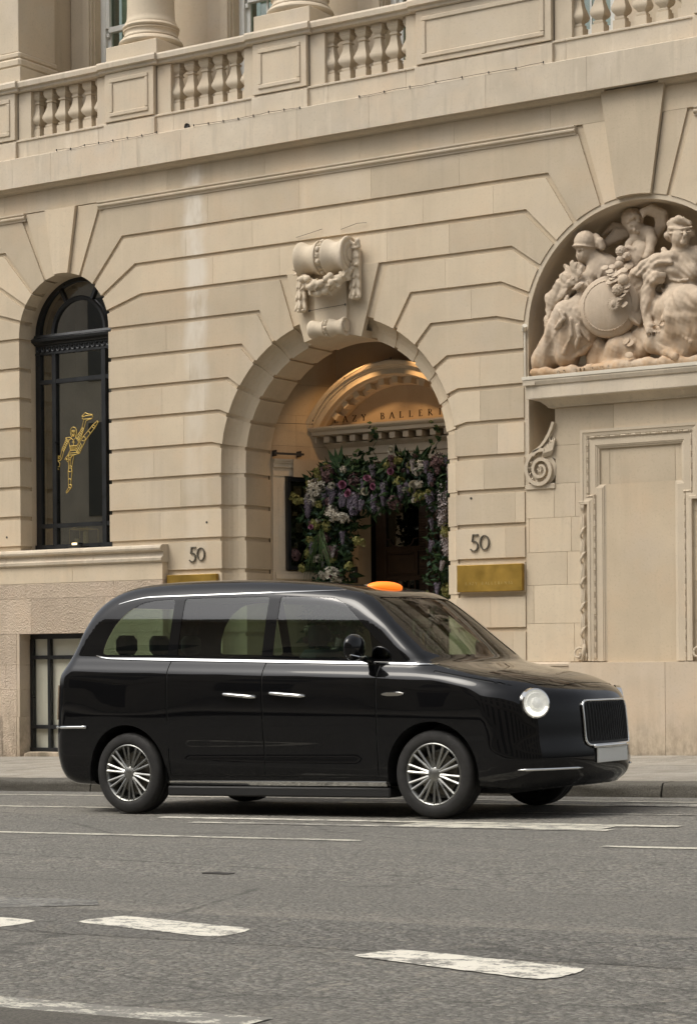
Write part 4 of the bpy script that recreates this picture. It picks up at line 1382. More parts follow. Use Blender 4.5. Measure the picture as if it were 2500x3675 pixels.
def asphalt(name, base, seed=0, rel=1.0):
    m, nt, N, L, P = new_mat(name)
    v = N.new('ShaderNodeTexVoronoi'); v.inputs['Scale'].default_value = 48
    v2 = N.new('ShaderNodeTexVoronoi'); v2.inputs['Scale'].default_value = 24
    mp = mapped(nt, (1, 1, 1), (seed, seed, 0))
    L.new(mp, v.inputs['Vector']); L.new(mp, v2.inputs['Vector'])
    sep = N.new('ShaderNodeSeparateColor'); L.new(v.outputs['Color'], sep.inputs[0])
    c = mix(nt, ramp(nt, sep.outputs[0], 0.0, (0, 0, 0), 1.0, (1, 1, 1)), tuple(b * 0.52 for b in base), tuple(b * 1.55 for b in base))
    sep2 = N.new('ShaderNodeSeparateColor'); L.new(v2.outputs['Color'], sep2.inputs[0])
    c = mix(nt, ramp(nt, sep2.outputs[1], 0.80, (0, 0, 0), 0.97, (0.55,) * 3), c, (base[0] * 1.9, base[1] * 1.8, base[2] * 1.65))
    c = mix(nt, ramp(nt, sep2.outputs[2], 0.86, (0, 0, 0), 0.99, (0.55,) * 3), c, tuple(b * 0.35 for b in base))
    c = mix(nt, ramp(nt, v.outputs['Distance'], 0.35, (0, 0, 0), 0.65, (0.6,) * 3), c, tuple(b * 0.45 for b in base))
    big = noise(nt, mapped(nt, (0.25, 1, 1)), 0.9, 5, 0.6)
    c = mix(nt, ramp(nt, big, 0.35, (0.0,) * 3, 0.7, (0.30,) * 3), c, tuple(b * 0.72 for b in base))
    # wheel paths and old spills along the lanes, fine cracks
    lane = noise_rgb(nt, mapped(nt, (0.045, 1.15, 1), (0, seed, 0)), 1.0, 3, 0.55)
    c = mix(nt, ramp(nt, lane[0], 0.44, (0, 0, 0), 0.62, (0.55,) * 3), c, tuple(b * 0.74 for b in base))
    c = mix(nt, ramp(nt, lane[1], 0.50, (0, 0, 0), 0.66, (0.5,) * 3), c, (base[0] * 1.26, base[1] * 1.22, base[2] * 1.16))
    spot = noise(nt, mapped(nt, (1, 1, 1), (seed, 3, 0)), 2.4, 3, 0.5)
    c = mix(nt, ramp(nt, spot, 0.66, (0, 0, 0), 0.74, (0.6,) * 3), c, tuple(b * 0.55 for b in base))
    vc = N.new('ShaderNodeTexVoronoi'); vc.feature = 'DISTANCE_TO_EDGE'; vc.inputs['Scale'].default_value = 0.55
    L.new(mapped(nt, (0.5, 1.0, 1), (seed + 1.3, 0.4, 0)), vc.inputs['Vector'])
    crk = ramp(nt, math_n(nt, 'ADD', vc.outputs['Distance'], math_n(nt, 'MULTIPLY', math_n(nt, 'SUBTRACT', noise(nt, mp, 6, 3, 0.6), 0.5), 0.05)), 0.0, (0.75,) * 3, 0.006, (0, 0, 0))
    c = mix(nt, crk, c, tuple(b * 0.35 for b in base))
    fine = noise(nt, mp, 140, 3, 0.6)
    c = mix(nt, ramp(nt, fine, 0.4, (0, 0, 0), 0.7, (0.35,) * 3), c, tuple(b * 1.3 for b in base))
    L.new(c, P.inputs['Base Color'])
    P.inputs['Roughness'].default_value = 0.82
    P.inputs['Specular IOR Level'].default_value = 0.3
    bump(nt, P, math_n(nt, 'SUBTRACT', fine, math_n(nt, 'MULTIPLY', v.outputs['Distance'], 1.3)), 0.75 * rel, 0.012)
    return m
M['asphalt'] = asphalt('asphalt', (0.207, 0.197, 0.173))
M['asphalt_patch'] = asphalt('asphalt_coarse_patch', (0.196, 0.187, 0.166), 4, 1.2)
M['asphalt_smooth'] = asphalt('asphalt_new_patch', (0.205, 0.199, 0.181), 9, 0.35)

def paint(name, col, wear):
    m, nt, N, L, P = new_mat(name)
    n1 = noise(nt, mapped(nt, (1, 1.6, 1)), 7, 6, 0.7)
    n2 = noise(nt, mapped(nt), 70, 3, 0.6)
    f = math_n(nt, 'ADD', math_n(nt, 'MULTIPLY', n1, 0.72), math_n(nt, 'MULTIPLY', n2, 0.28))
    w = ramp(nt, f, wear - 0.035, (0, 0, 0), wear + 0.035, (1, 1, 1))
    c = mix(nt, w, col, (0.207, 0.197, 0.173))
    L.new(c, P.inputs['Base Color'])
    P.inputs['Roughness'].default_value = 0.7
    bump(nt, P, n2, 0.3, 0.006)
    return m
M['paint'] = paint('road_paint', (0.70, 0.665, 0.57), 0.53)
M['paint_worn'] = paint('worn_road_paint', (0.60, 0.57, 0.48), 0.47)
M['paint_dirty'] = paint('dirty_road_paint', (0.55, 0.52, 0.43), 0.53)

ground = sheet('ground', -150, 150, -150, 120, lambda x, y: -0.75 + gz(x), M['asphalt'], 4, 4)
ZR = -0.15
road = sheet('road', -60, 60, -15.6, -4.52, ZR, M['asphalt'], 6, 2)
def mark(pts, mat, dz=0.004):
    mb = MB()
    mb.add([(x, y, ZR + gz(x) + dz) for x, y in pts], [tuple(range(len(pts)))])
    mb.build('road_marking', M[mat], road, recalc=False)
def strip(x0, x1, y0, y1, mat, dz=0.004, jag=0.0, y0b=None, y1b=None):
    n = max(2, int((x1 - x0) / 0.12)) if jag else 2
    random.seed(int(abs(x0 * 100 + y0 * 37)))
    top, bot = [], []
    y0b = y0 if y0b is None else y0b; y1b = y1 if y1b is None else y1b
    for i in range(n + 1):
        t = i / n
        x = x0 + (x1 - x0) * t
        bot.append((x, y0 + (y0b - y0) * t + random.uniform(-jag, jag)))
        top.append((x, y1 + (y1b - y1) * t + random.uniform(-jag, jag)))
    mark(bot + top[::-1], mat, dz)
# centre dashes, edges crumbled and corners worn round
def dash(q):
    rr_ = random.Random(int(q[0][0] * 100))
    out = []
    for i in range(4):
        p0, p1, p2 = Vector(q[i - 1]), Vector(q[i]), Vector(q[(i + 1) % 4])
        a_, b_ = p1 + (p0 - p1).normalized() * rr_.uniform(.03, .10), p1 + (p2 - p1).normalized() * rr_.uniform(.03, .10)
        out += [a_, p1 * 0.5 + (a_ + b_) * 0.25, b_]
        n_ = 14
        nx = p2 + (p1 - p2).normalized() * .06
        for k_ in range(1, n_):
            out.append(b_.lerp(nx, k_ / n_) + Vector((rr_.uniform(-.005, .005), rr_.uniform(-.005, .005))))
    mark([tuple(v) for v in out], 'paint')
dash([(7.02, -13.12), (7.09, -12.86), (7.92, -13.05), (7.94, -13.34)])
dash([(8.70, -13.59), (8.78, -13.37), (9.65, -13.56), (9.63, -13.87)])
dash([(5.95, -13.35), (6.1, -13.05), (6.88, -13.14), (6.86, -13.45)])
dash([(10.4, -14.1), (10.5, -13.85), (11.4, -14.05), (11.35, -14.35)])
# worn edge line near the camera
strip(4.5, 9.25, -15.06, -14.86, 'paint_worn', jag=0.01)
# lane lines beside and under the taxi
strip(-8.0, 5.87, -9.06, -8.97, 'paint_dirty', jag=0.006)
strip(7.49, 14.0, -9.05, -8.95, 'paint_dirty', jag=0.006)
strip(3.1, 6.6, -7.52, -7.40, 'paint', jag=0.008)
strip(5.0, 7.3, -7.56, -7.42, 'paint_dirty', dz=0.006, jag=0.01)
strip(3.7, 7.0, -7.93, -7.80, 'paint_worn', jag=0.015)
strip(5.4, 6.9, -7.88, -7.58, 'paint_dirty', dz=0.005, jag=0.02)
strip(-8.0, 2.4, -6.62, -6.52, 'paint_dirty', jag=0.006)
strip(5.0, 14.0, -6.47, -6.40, 'paint_worn', jag=0.006)
strip(-8.0, 14.0, -5.14, -5.06, 'paint_dirty', jag=0.006)
strip(3.5, 14.0, -5.62, -5.52, 'paint_dirty', jag=0.006)
strip(5.9, 9.0, -5.62, -5.40, 'paint_worn', dz=0.006, jag=0.02)
# patches of other tarmac
mb = MB()
pp = [(-8, -13.5), (14, -13.42), (14, -12.58), (8.1, -12.66), (5.2, -12.74), (-8, -12.8)]
mb.add([(x, y, ZR + gz(x) + 0.0015) for x, y in pp], [tuple(range(len(pp)))])
mb.build('road_patch', M['asphalt_patch'], road, recalc=False)
mb = MB()
pp = [(1.5, -12.95), (6.15, -12.92), (6.7, -12.55), (6.55, -12.38), (6.1, -12.42), (1.5, -12.45)]
mb.add([(x, y, ZR + gz(x) + 0.003) for x, y in pp], [tuple(range(len(pp)))])
mb.build('road_patch', M['asphalt_smooth'], road, recalc=False)
mb = MB(); mb.box(6.22, 6.38, -11.13, -11.06, ZR + gz(6.3) - 0.01, ZR + gz(6.3) + 0.005)
mb.build('valve_cover', M['wire'], None, label='small dark metal utility cover set in the road', cat='cover')
rt = (ZR + 0.0, )
# gutter setts band between kerb and lines is plain tarmac; kerb stones
def gran(name, col, sc=0.8):
    m, nt, N, L, P = new_mat(name)
    sp = noise(nt, mapped(nt), 95, 3, 0.7)
    c = mix(nt, ramp(nt, sp, 0.35, (0, 0, 0), 0.65, (1, 1, 1)), tuple(q * 0.6 for q in col), tuple(q * 1.3 for q in col))
    c = mix(nt, ramp(nt, noise(nt, mapped(nt), 3, 5, 0.6), 0.4, (0, 0, 0), 0.7, (0.6,) * 3), c, (col[0] * 0.5, col[1] * 0.47, col[2] * 0.4))
    oi = N.new('ShaderNodeObjectInfo')
    c = mix(nt, 1.0, c, ramp(nt, oi.outputs['Random'], 0, (0.82,) * 3, 1, (1.1,) * 3), 'MULTIPLY')
    L.new(c, P.inputs['Base Color'])
    P.inputs['Roughness'].default_value = sc
    bump(nt, P, math_n(nt, 'ADD', noise(nt, mapped(nt), 40, 5, 0.7), noise(nt, mapped(nt), 14, 3, 0.6)), 0.6, 0.012)
    return m
M['granite'] = gran('kerb_granite', (0.115, 0.105, 0.086))
M['york'] = gran('paving_stone', (0.34, 0.31, 0.26))
kerb = sheet('kerb', -60, 60, -4.50, -4.2, -0.3, M['granite'])
def zt(x, y):   # pavement surface
    return -0.035 + 0.035 * (y + 4.5) / 4.5 + gz(x)
x = -9.0
kr = random.Random(3)
while x < 13:
    w = kr.uniform(0.95, 1.35)
    if abs(x + w - (-0.05)) < 0.5: w = -0.02 - x if -0.02 - x > 0.6 else w
    bm = bmesh.new()
    bmesh.ops.create_cube(bm, size=1)
    bmesh.ops.subdivide_edges(bm, edges=bm.edges[:], cuts=7, use_grid_fill=True)
    for v in bm.verts:
        px, py, pz = v.co
        y = -4.38 + py * 0.28
        xx = x + w / 2 + px * (w - 0.014)
        z = zt(xx, -4.5) - 0.10 + pz * 0.20
        # rounded arris and a rough picked face
        fy = max(0, -py - 0.36) / 0.14; fz = max(0, pz - 0.30) / 0.20
        rr = min(1, math.hypot(fy, fz))
        if fy > 0 and fz > 0 and fy + fz > 1:
            k_ = (math.hypot(fy, fz) - 1) / 1.0
            y += 0.022 * max(0, k_) * fy; z -= 0.028 * max(0, k_) * fz
        nn = mnoise.noise(Vector((xx * 9, y * 9, z * 14))) + 0.5 * mnoise.noise(Vector((xx * 23, y * 23, z * 30)))
        if py < -0.45:
            y += 0.022 * nn + 0.008 * max(0, -pz)
        if pz > 0.45:
            z += 0.004 * nn
        if abs(px) > 0.45:
            xx += 0.004 * nn
        v.co = (xx, y, z)
    me = bpy.data.meshes.new('kerb_stone'); bm.to_mesh(me); bm.free()
    link('kerb_stone', me, M['granite'], kerb, smooth=True)
    me.set_sharp_from_angle(angle=R(50))
    x += w
pav = sheet('pavement', -60, 60, -4.3, 0.5, lambda x, y: zt(x, y) - 0.03, M['york'], 6, 2)
pr = random.Random(11)
y = -4.235
while y < -0.12:
    d = pr.uniform(0.52, 0.72)
    if y + d > -0.5: d = -0.10 - y
    x = -8.5 + pr.uniform(0, 0.6)
    while x < 11:
        w = pr.uniform(0.6, 1.05)
        mb = MB()
        g_ = 0.005
        dz = pr.uniform(-0.0015, 0.0015)
        q = [(x + g_, y + g_), (x + w - g_, y + g_), (x + w - g_, y + d - g_), (x + g_, y + d - g_)]
        q2 = [(x + g_ + .004, y + g_ + .004), (x + w - g_ - .004, y + g_ + .004), (x + w - g_ - .004, y + d - g_ - .004), (x + g_ + .004, y + d - g_ - .004)]
        vs = [(a, b, zt(a, b) - 0.028) for a, b in q] + [(a, b, zt(a, b) - 0.004 + dz) for a, b in q] + [(a, b, zt(a, b) + dz) for a, b in q2]
        fs = [(8, 9, 10, 11)] + [(4 * k_ + i, 4 * k_ + (i + 1) % 4, 4 * k_ + 4 + (i + 1) % 4, 4 * k_ + 4 + i) for k_ in (0, 1) for i in range(4)]
        mb.add(vs, fs)
        mb.build('paving_slab', M['york'], pav, recalc=False)
        x += w
    y += d
# far side: kerb, pavement and the building across the street (seen only in reflections)
kerb2 = sheet('far_kerb', -60, 60, -16.0, -15.6, -0.03, M['granite'])
pav2 = sheet('far_pavement', -60, 60, -26.0, -15.98, -0.02, M['york'])
OB = empty('opposite_building', (5, -26, 0), 'grey stone office building across the street behind the viewer', 'building')
OB.location = (0, 0, 0)
M['opp_stone'] = simple('opposite_stone', (0.58, 0.52, 0.42), 0.85, var=0.15, vscale=1.2)
M['opp_dark'] = simple('opposite_glass', (0.10, 0.10, 0.09), 0.12)
mb = MB(); mb.box(-45, 55, -34, -26.4, -1, 13.5); mb.box(-45, 55, -26.45, -25.9, 12.6, 13.6); mb.box(-45, 55, -26.45, -26.1, 4.2, 4.6)
mb.build('wall', M['opp_stone'], OB)
for i in range(25):
    xx = -41.80 + i * 3.9
    for z0, z1 in ((0.6, 3.7), (5.3, 8.0), (9.2, 11.6)):
        mb = MB(); mb.box(xx, xx + 1.7, -26.42, -26.36, z0, z1)
        w_ = mb.build('window', M['opp_dark'], OB)

# ================================================================== implicit-surface helpers
def smax(a, b, k):
    h = np.maximum(k - np.abs(a - b), 0) / k
    return np.maximum(a, b) + h * h * k * 0.25
def smin(a, b, k):
    h = np.maximum(k - np.abs(a - b), 0) / k
    return np.minimum(a, b) - h * h * k * 0.25

def surface_nets(F, org, h):
    """naive surface nets; F negative inside; returns vertices (n,3), quads (m,4) wound outwards"""
    S = F < 0
    nx, ny, nz = F.shape
    cs = (nx - 1, ny - 1, nz - 1)
    acc = np.zeros(cs + (3,), np.float32); cnt = np.zeros(cs, np.float32)
    offs = [(i, j, k) for i in (0, 1) for j in (0, 1) for k in (0, 1)]
    def sub(A, o):
        return A[o[0]:o[0] + cs[0], o[1]:o[1] + cs[1], o[2]:o[2] + cs[2]]
    for a in offs:
        for ax in range(3):
            if a[ax] == 1: continue
            b = list(a); b[ax] = 1
            sa, sb = sub(S, a), sub(S, b)
            m = sa != sb
            if not m.any(): continue
            fa, fb = sub(F, a)[m], sub(F, b)[m]
            t = fa / (fa - fb)
            p = np.tile(np.array(a, np.float32), (t.size, 1))
            p[:, ax] = t
            acc[m] += p; cnt[m] += 1
    act = cnt > 0
    idx = -np.ones(cs, np.int64)
    ii = np.argwhere(act)
    idx[act] = np.arange(len(ii))
    V = (ii + acc[act] / cnt[act][:, None]) * h + np.array(org)
    Q = []
    for ax in range(3):
        o1, o2 = [(1, 2), (2, 0), (0, 1)][ax]
        sl0 = [slice(None)] * 3; sl1 = [slice(None)] * 3
        sl0[ax] = slice(0, -1); sl1[ax] = slice(1, None)
        for q in (o1, o2):
            sl0[q] = slice(1, -1); sl1[q] = slice(1, -1)
        s0, s1 = S[tuple(sl0)], S[tuple(sl1)]
        e = np.argwhere(s0 != s1)
        if not len(e): continue
        flip = s1[s0 != s1]
        e = e.copy(); e[:, o1] += 1; e[:, o2] += 1
        def at(d1, d2):
            c = e.copy(); c[:, o1] += d1; c[:, o2] += d2
            return idx[c[:, 0], c[:, 1], c[:, 2]]
        q = np.stack([at(-1, -1), at(0, -1), at(0, 0), at(-1, 0)], 1)
        q[flip] = q[flip][:, ::-1]
        Q.append(q)
    return V, np.concatenate(Q)

def np_mesh(name, V, Q):
    me = bpy.data.meshes.new(name)
    me.vertices.add(len(V)); me.vertices.foreach_set('co', np.asarray(V, np.float32).ravel())
    me.loops.add(Q.size); me.loops.foreach_set('vertex_index', Q.astype(np.int32).ravel())
    me.polygons.add(len(Q))
    me.polygons.foreach_set('loop_start', np.arange(0, Q.size, Q.shape[1], dtype=np.int32))
    me.polygons.foreach_set('loop_total', np.full(len(Q), Q.shape[1], np.int32))
    me.update(calc_edges=True)
    me.polygons.foreach_set('use_smooth', [True] * len(Q))
    return me

def catmull(P, n=10, closed=False):
    P = [np.array(p, float) for p in P]
    out = []
    m = len(P)
    for i in range(m if closed else m - 1):
        p0 = P[i - 1] if (closed or i > 0) else P[0]
        p1, p2 = P[i], P[(i + 1) % m]
        p3 = P[(i + 2) % m] if (closed or i + 2 < m) else P[-1]
        for k in range(n):
            t = k / n
            out.append(0.5 * ((2 * p1) + (-p0 + p2) * t + (2 * p0 - 5 * p1 + 4 * p2 - p3) * t * t + (-p0 + 3 * p1 - 3 * p2 + p3) * t ** 3))
    if not closed: out.append(P[-1])
    return np.array(out)

def poly_sd(px, pz, poly):
    """signed distance to a closed polygon (CCW or CW), vectorised"""
    a = poly; b = np.roll(poly, -1, 0)
    d2 = np.full(px.shape, 1e9); inside = np.zeros(px.shape, bool)
    for (ax, az), (bx, bz) in zip(a, b):
        ex, ez = bx - ax, bz - az
        wx, wz = px - ax, pz - az
        L2 = ex * ex + ez * ez + 1e-12
        t = np.clip((wx * ex + wz * ez) / L2, 0, 1)
        dx, dz = wx - t * ex, wz - t * ez
        d2 = np.minimum(d2, dx * dx + dz * dz)
        c = (az <= pz) != (bz <= pz)
        with np.errstate(divide='ignore', invalid='ignore'):
            xi = ax + (pz - az) / (bz - az + (bz == az)) * ex
        inside ^= c & (px < xi)
    d = np.sqrt(d2)
    return np.where(inside, -d, d)

# ================================================================== TAXI
def car_paint():
    m, nt, N, L, P = new_mat('black_cab_paint')
    P.inputs['Base Color'].default_value = (0.004, 0.004, 0.0045, 1)
    P.inputs['Roughness'].default_value = 0.22
    P.inputs['Coat IOR'].default_value = 1.42
    P.inputs['Specular IOR Level'].default_value = 0.02
    P.inputs['Coat Weight'].default_value = 1.0
    P.inputs['Coat Roughness'].default_value = 0.02
    n = noise(nt, mapped(nt), 6, 5, 0.6)      # light road film
    L.new(ramp(nt, n, 0.3, (0.16,) * 3, 0.7, (0.34,) * 3), P.inputs['Roughness'])
    return m
M['cab'] = car_paint()
M['chrome'] = simple('chrome', (0.80, 0.80, 0.78), 0.08, 1.0)
M['plastic'] = simple('black_plastic', (0.012, 0.012, 0.012), 0.5, bscale=200, bstr=0.05)
M['tyre'] = simple('tyre_rubber', (0.016, 0.015, 0.014), 0.75, var=0.3, vscale=9)
M['alloy'] = simple('alloy_wheel', (0.27, 0.27, 0.255), 0.34, 0.95, var=0.12, vscale=8)
M['cab_glass'] = glass_mat('cab_glass', (0.44, 0.54, 0.45), 0.05)
M['cab_interior'] = simple('cab_interior_grey', (0.035, 0.036, 0.035), 0.8)
M['headliner'] = simple('cab_headliner', (0.30, 0.28, 0.24), 0.9)
M['seat'] = simple('seat_fabric', (0.045, 0.05, 0.047), 0.85)
M['plate_white'] = simple('number_plate_white', (0.72, 0.72, 0.68), 0.4)
M['red_lens'] = simple('red_lens', (0.28, 0.012, 0.01), 0.15, coat=1)
M['lamp_lens'] = emis('headlamp_led', (1.0, 0.97, 0.90), 0.9)
M['lamp_bowl'] = simple('headlamp_bowl', (0.72, 0.71, 0.64), 0.3, 0.2, coat=1)
M['lamp_cover'] = simple('headlamp_cover', (0.55, 0.55, 0.50), 0.12, coat=1, var=0.25, vscale=16)
M['lamp_cover'].node_tree.nodes['Principled BSDF'].inputs['Emission Color'].default_value = (1, 0.97, 0.88, 1)
M['lamp_cover'].node_tree.nodes['Principled BSDF'].inputs['Emission Strength'].default_value = 0.22
M['taxi_orange'] = emis('taxi_sign_orange', (1.0, 0.20, 0.015), 0.75)

SIDE = [(-0.86, 0.27), (-0.955, 0.36), (-0.995, 0.50), (-1.0, 0.64), (-0.985, 0.80), (-0.97, 1.0), (-0.95, 1.17), (-0.875, 1.27), (-0.77, 1.42), (-0.675, 1.60), (-0.565, 1.75), (-0.41, 1.86),
        (-0.20, 1.925), (0.10, 1.952), (0.5, 1.955), (1.0, 1.942), (1.5, 1.914), (1.9, 1.872), (2.12, 1.83), (2.32, 1.762), (2.55, 1.60), (2.78, 1.415), (2.96, 1.275), (3.06, 1.215), (3.22, 1.175),
        (3.5, 1.122), (3.75, 1.062), (3.90, 1.0), (3.98, 0.945), (4.02, 0.86), (4.035, 0.74), (4.045, 0.60), (4.06, 0.50), (4.06, 0.40), (4.03, 0.31), (3.95, 0.245), (3.8, 0.225), (2.5, 0.225), (0.6, 0.225), (-0.6, 0.235)]
SIDEP = catmull(SIDE, 6, closed=True)
WZ = np.array([0.15, 0.25, 0.40, 0.60, 0.85, 1.02, 1.10, 1.16, 1.205, 1.235, 1.265, 1.35, 1.60, 1.80, 1.95, 2.1])
WW = np.array([0.865, 0.895, 0.925, 0.938, 0.947, 0.950, 0.945, 0.930, 0.897, 0.870, 0.858, 0.842, 0.778, 0.712, 0.65, 0.59])
_wz = np.linspace(0.15, 2.1, 400)
_ww = np.interp(_wz, WZ, WW)
for _ in range(14):
    _ww[1:-1] = (_ww[:-2] + 2 * _ww[1:-1] + _ww[2:]) / 4
def belt(x):
    return 1.306 - 0.040 * x
def cw(x, z):
    w = np.interp(z - (belt(x) - 1.25), _wz, _ww)
    low = np.clip((1.15 - z) / 0.3, 0, 1)
    bul = np.exp(-((x - 0.0) / 0.42) ** 2) + np.exp(-((x - 2.985) / 0.42) ** 2)
    crease = -0.010 * np.exp(-((z - 0.53) / 0.10) ** 2) * np.clip(np.minimum(x - 0.45, 2.5 - x) / 0.2, 0, 1)
    return w + 0.012 * bul * low + crease
def bow(x, y, z):
    t = np.minimum(np.abs(y) / 0.94, 1.05)
    zz = np.clip((z - 0.95) / 0.35, 0, 1); zz = zz * zz * (3 - 2 * zz)
    front = (0.42 - 0.26 * zz) * t ** 3 + 0.05 * t * t
    rear = 0.20 * t ** 4 + 0.05 * t * t
    s = np.clip((x - 0.6) / 1.4, 0, 1); s = s * s * (3 - 2 * s)
    return front * s - rear * (1 - s)
def car_f(x, y, z, side):
    d1 = side(x + bow(x, y, z), z)
    d2 = (np.abs(y) - cw(x, z)) * 0.97
    k = 0.07 + 0.10 * np.clip((z - 1.5) / 0.35, 0, 1) + 0.05 * np.clip((x - 3.0) / 0.6, 0, 1)
    return smax(d1, d2, k)
_gx = np.arange(-1.7, 4.9, 0.01); _gz = np.arange(0.0, 2.2, 0.01)
_tab = poly_sd(*np.meshgrid(_gx, _gz, indexing='ij'), SIDEP)
def side_tab(x, z):
    fx = np.clip((x + 1.7) / 0.01, 0, len(_gx) - 1.001); fz = np.clip(z / 0.01, 0, len(_gz) - 1.001)
    i, j = fx.astype(int), fz.astype(int); a, b = fx - i, fz - j
    return (_tab[i, j] * (1 - a) * (1 - b) + _tab[i + 1, j] * a * (1 - b) + _tab[i, j + 1] * (1 - a) * b + _tab[i + 1, j + 1] * a * b)
def side_exact(x, z):
    return poly_sd(x, z, SIDEP)
H = 0.03
gx, gy, gzz = np.arange(-1.15, 4.25, H), np.arange(-1.035, 1.036, H), np.arange(0.12, 2.08, H)
GX, GY, GZ = np.meshgrid(gx, gy, gzz, indexing='ij')
FV = car_f(GX, GY, GZ, side_tab)
CV, CQ = surface_nets(FV, (gx[0], gy[0], gzz[0]), H)
def car_grad(P, e=0.006):
    g = np.zeros_like(P)
    for k in range(3):
        d = np.zeros(3); d[k] = e
        a, b = P + d, P - d
        g[:, k] = (car_f(a[:, 0], a[:, 1], a[:, 2], side_tab) - car_f(b[:, 0], b[:, 1], b[:, 2], side_tab)) / (2 * e)
    return g
for _ in range(4):
    g = car_grad(CV); f = car_f(CV[:, 0], CV[:, 1], CV[:, 2], side_tab)
    CV = CV - g * (f / np.maximum((g * g).sum(1), 0.05))[:, None] * 0.9
g = car_grad(CV, 0.02)
CN = g / np.linalg.norm(g, axis=1)[:, None]
def ysurf(x, z):
    """outer |y| of the body at (x,z)"""
    lo, hi = 0.0, 1.1
    for _ in range(15):
        m_ = (lo + hi) / 2
        if car_f(np.array([x]), np.array([m_]), np.array([z]), side_tab)[0] < 0: lo = m_
        else: hi = m_
    return lo
def xsurf(y, z, front=True):
    lo, hi = (1.5, 4.4) if front else (1.0, -1.4)
    for _ in range(15):
        m_ = (lo + hi) / 2
        if car_f(np.array([m_]), np.array([y]), np.array([z]), side_tab)[0] < 0: lo = m_
        else: hi = m_
    return lo
# quads still untouched are kept as one array; split faces go to the list
QA = np.concatenate([CV[CQ], CN[CQ]], 2)
faces = []
def rounded(poly, r, n=4):
    out = []
    m = len(poly)
    for i in range(m):
        p0, p1, p2 = (np.array(poly[j % m], float) for j in (i - 1, i, i + 1))
        a = p0 - p1; b = p2 - p1
        ra = min(r, 0.45 * np.linalg.norm(a), 0.45 * np.linalg.norm(b))
        a = p1 + a / np.linalg.norm(a) * ra; b = p1 + b / np.linalg.norm(b) * ra
        for k in range(n + 1):
            t = k / n
            out.append(tuple((1 - t) ** 2 * a + 2 * t * (1 - t) * p1 + t * t * b))
    return out
def cut(poly, axes, pred, tag):
    """split every matching face along a convex polygon given in two coordinates"""
    global faces, QA
    P = np.array(poly)
    if sum(P[i][0] * P[(i + 1) % len(P)][1] - P[(i + 1) % len(P)][0] * P[i][1] for i in range(len(P))) < 0:
        P = P[::-1]
    lo, hi = P.min(0), P.max(0)
    E_ = [(P[i], P[(i + 1) % len(P)] - P[i]) for i in range(len(P))]
    out = []
    c_ = QA[:, :, axes]
    near_ = (c_.max(1) >= lo).all(1) & (c_.min(1) <= hi).all(1)
    faces = faces + [(f, 'body') for f in QA[near_]]
    QA = QA[~near_]
    for f, t in faces:
        c = f[:, axes]
        if t != 'body' or (c.max(0) < lo).any() or (c.min(0) > hi).any() or not pred(f):
            out.append((f, t)); continue
        cur = f; rest = []
        for p, e in E_:
            d = e[0] * (cur[:, axes[1]] - p[1]) - e[1] * (cur[:, axes[0]] - p[0])
            if (d >= -1e-9).all(): continue
            if (d <= 1e-9).all():
                rest.append(cur); cur = None; break
            ins, outs = [], []
            n = len(cur)
            for i in range(n):
                a, b, da, db = cur[i], cur[(i + 1) % n], d[i], d[(i + 1) % n]
                if da >= 0: ins.append(a)
                if da <= 0: outs.append(a)
                if da * db < 0:
                    q = a + (b - a) * (da / (da - db)); ins.append(q); outs.append(q)
            if len(outs) >= 3: rest.append(np.array(outs))
            if len(ins) < 3:
                cur = None; break
            cur = np.array(ins)
        if cur is None and len(rest) == 1:
            out.append((f, t)); continue
        for r_ in rest: out.append((r_, t))
        if cur is not None: out.append((cur, tag))
    faces = out
sidep = lambda f: abs(f[:, 1].mean()) > 0.5 and abs(f[:, 4].mean()) > 0.45
QW = rounded([(-0.30, 1.352), (-0.27, 1.47), (-0.20, 1.60), (-0.09, 1.71), (0.06, 1.785), (0.20, 1.80), (0.40, 1.803), (0.40, 1.325)], 0.04, 3)
DW = rounded([(0.50, 1.320), (0.50, 1.803), (1.36, 1.785), (1.36, 1.285)], 0.03, 3)
FW = rounded([(1.47, 1.280), (1.47, 1.782), (1.98, 1.752), (2.10, 1.70), (2.60, 1.255), (2.55, 1.237)], 0.03, 3)
for w in (QW, DW, FW):
    cut(w, (0, 2), sidep, 'glass')
cut(rounded([(-0.70, 1.265), (0.70, 1.265), (0.57, 1.745), (-0.57, 1.745)], 0.06, 4), (1, 2), lambda f: f[:, 0].mean() > 1.9 and f[:, 3].mean() > 0.25, 'screen')
cut(rounded([(-0.66, 1.36), (0.66, 1.36), (0.55, 1.77), (-0.55, 1.77)], 0.06, 4), (1, 2), lambda f: f[:, 0].mean() < -0.3 and f[:, 3].mean() < -0.25, 'rear')
for wx_ in (0.0, 2.985):
    cut([(wx_ + 0.405 * math.cos(a), 0.345 + 0.405 * math.sin(a)) for a in np.linspace(0, 2 * math.pi, 40)[:-1]], (0, 2), lambda f: abs(f[:, 1].mean()) > 0.45, 'drop')
# shut lines
def shut(a, b, w=0.0062):
    a, b = np.array(a), np.array(b); d = (b - a) / np.linalg.norm(b - a); n_ = np.array([-d[1], d[0]]) * w
    cut([tuple(a + n_), tuple(b + n_), tuple(b - n_), tuple(a - n_)], (0, 2), sidep, 'gap')
shut((1.415, 0.33), (1.415, 1.262)); shut((0.45, 0.78), (0.45, 1.29)); shut((0.45, 0.33), (0.45, 0.55)); shut((2.50, 0.33), (2.50, 1.20)); shut((0.45, 0.325), (2.50, 0.325))
shut((2.50, 1.20), (2.62, 1.20)); shut((3.0, 1.135), (3.75, 0.99))

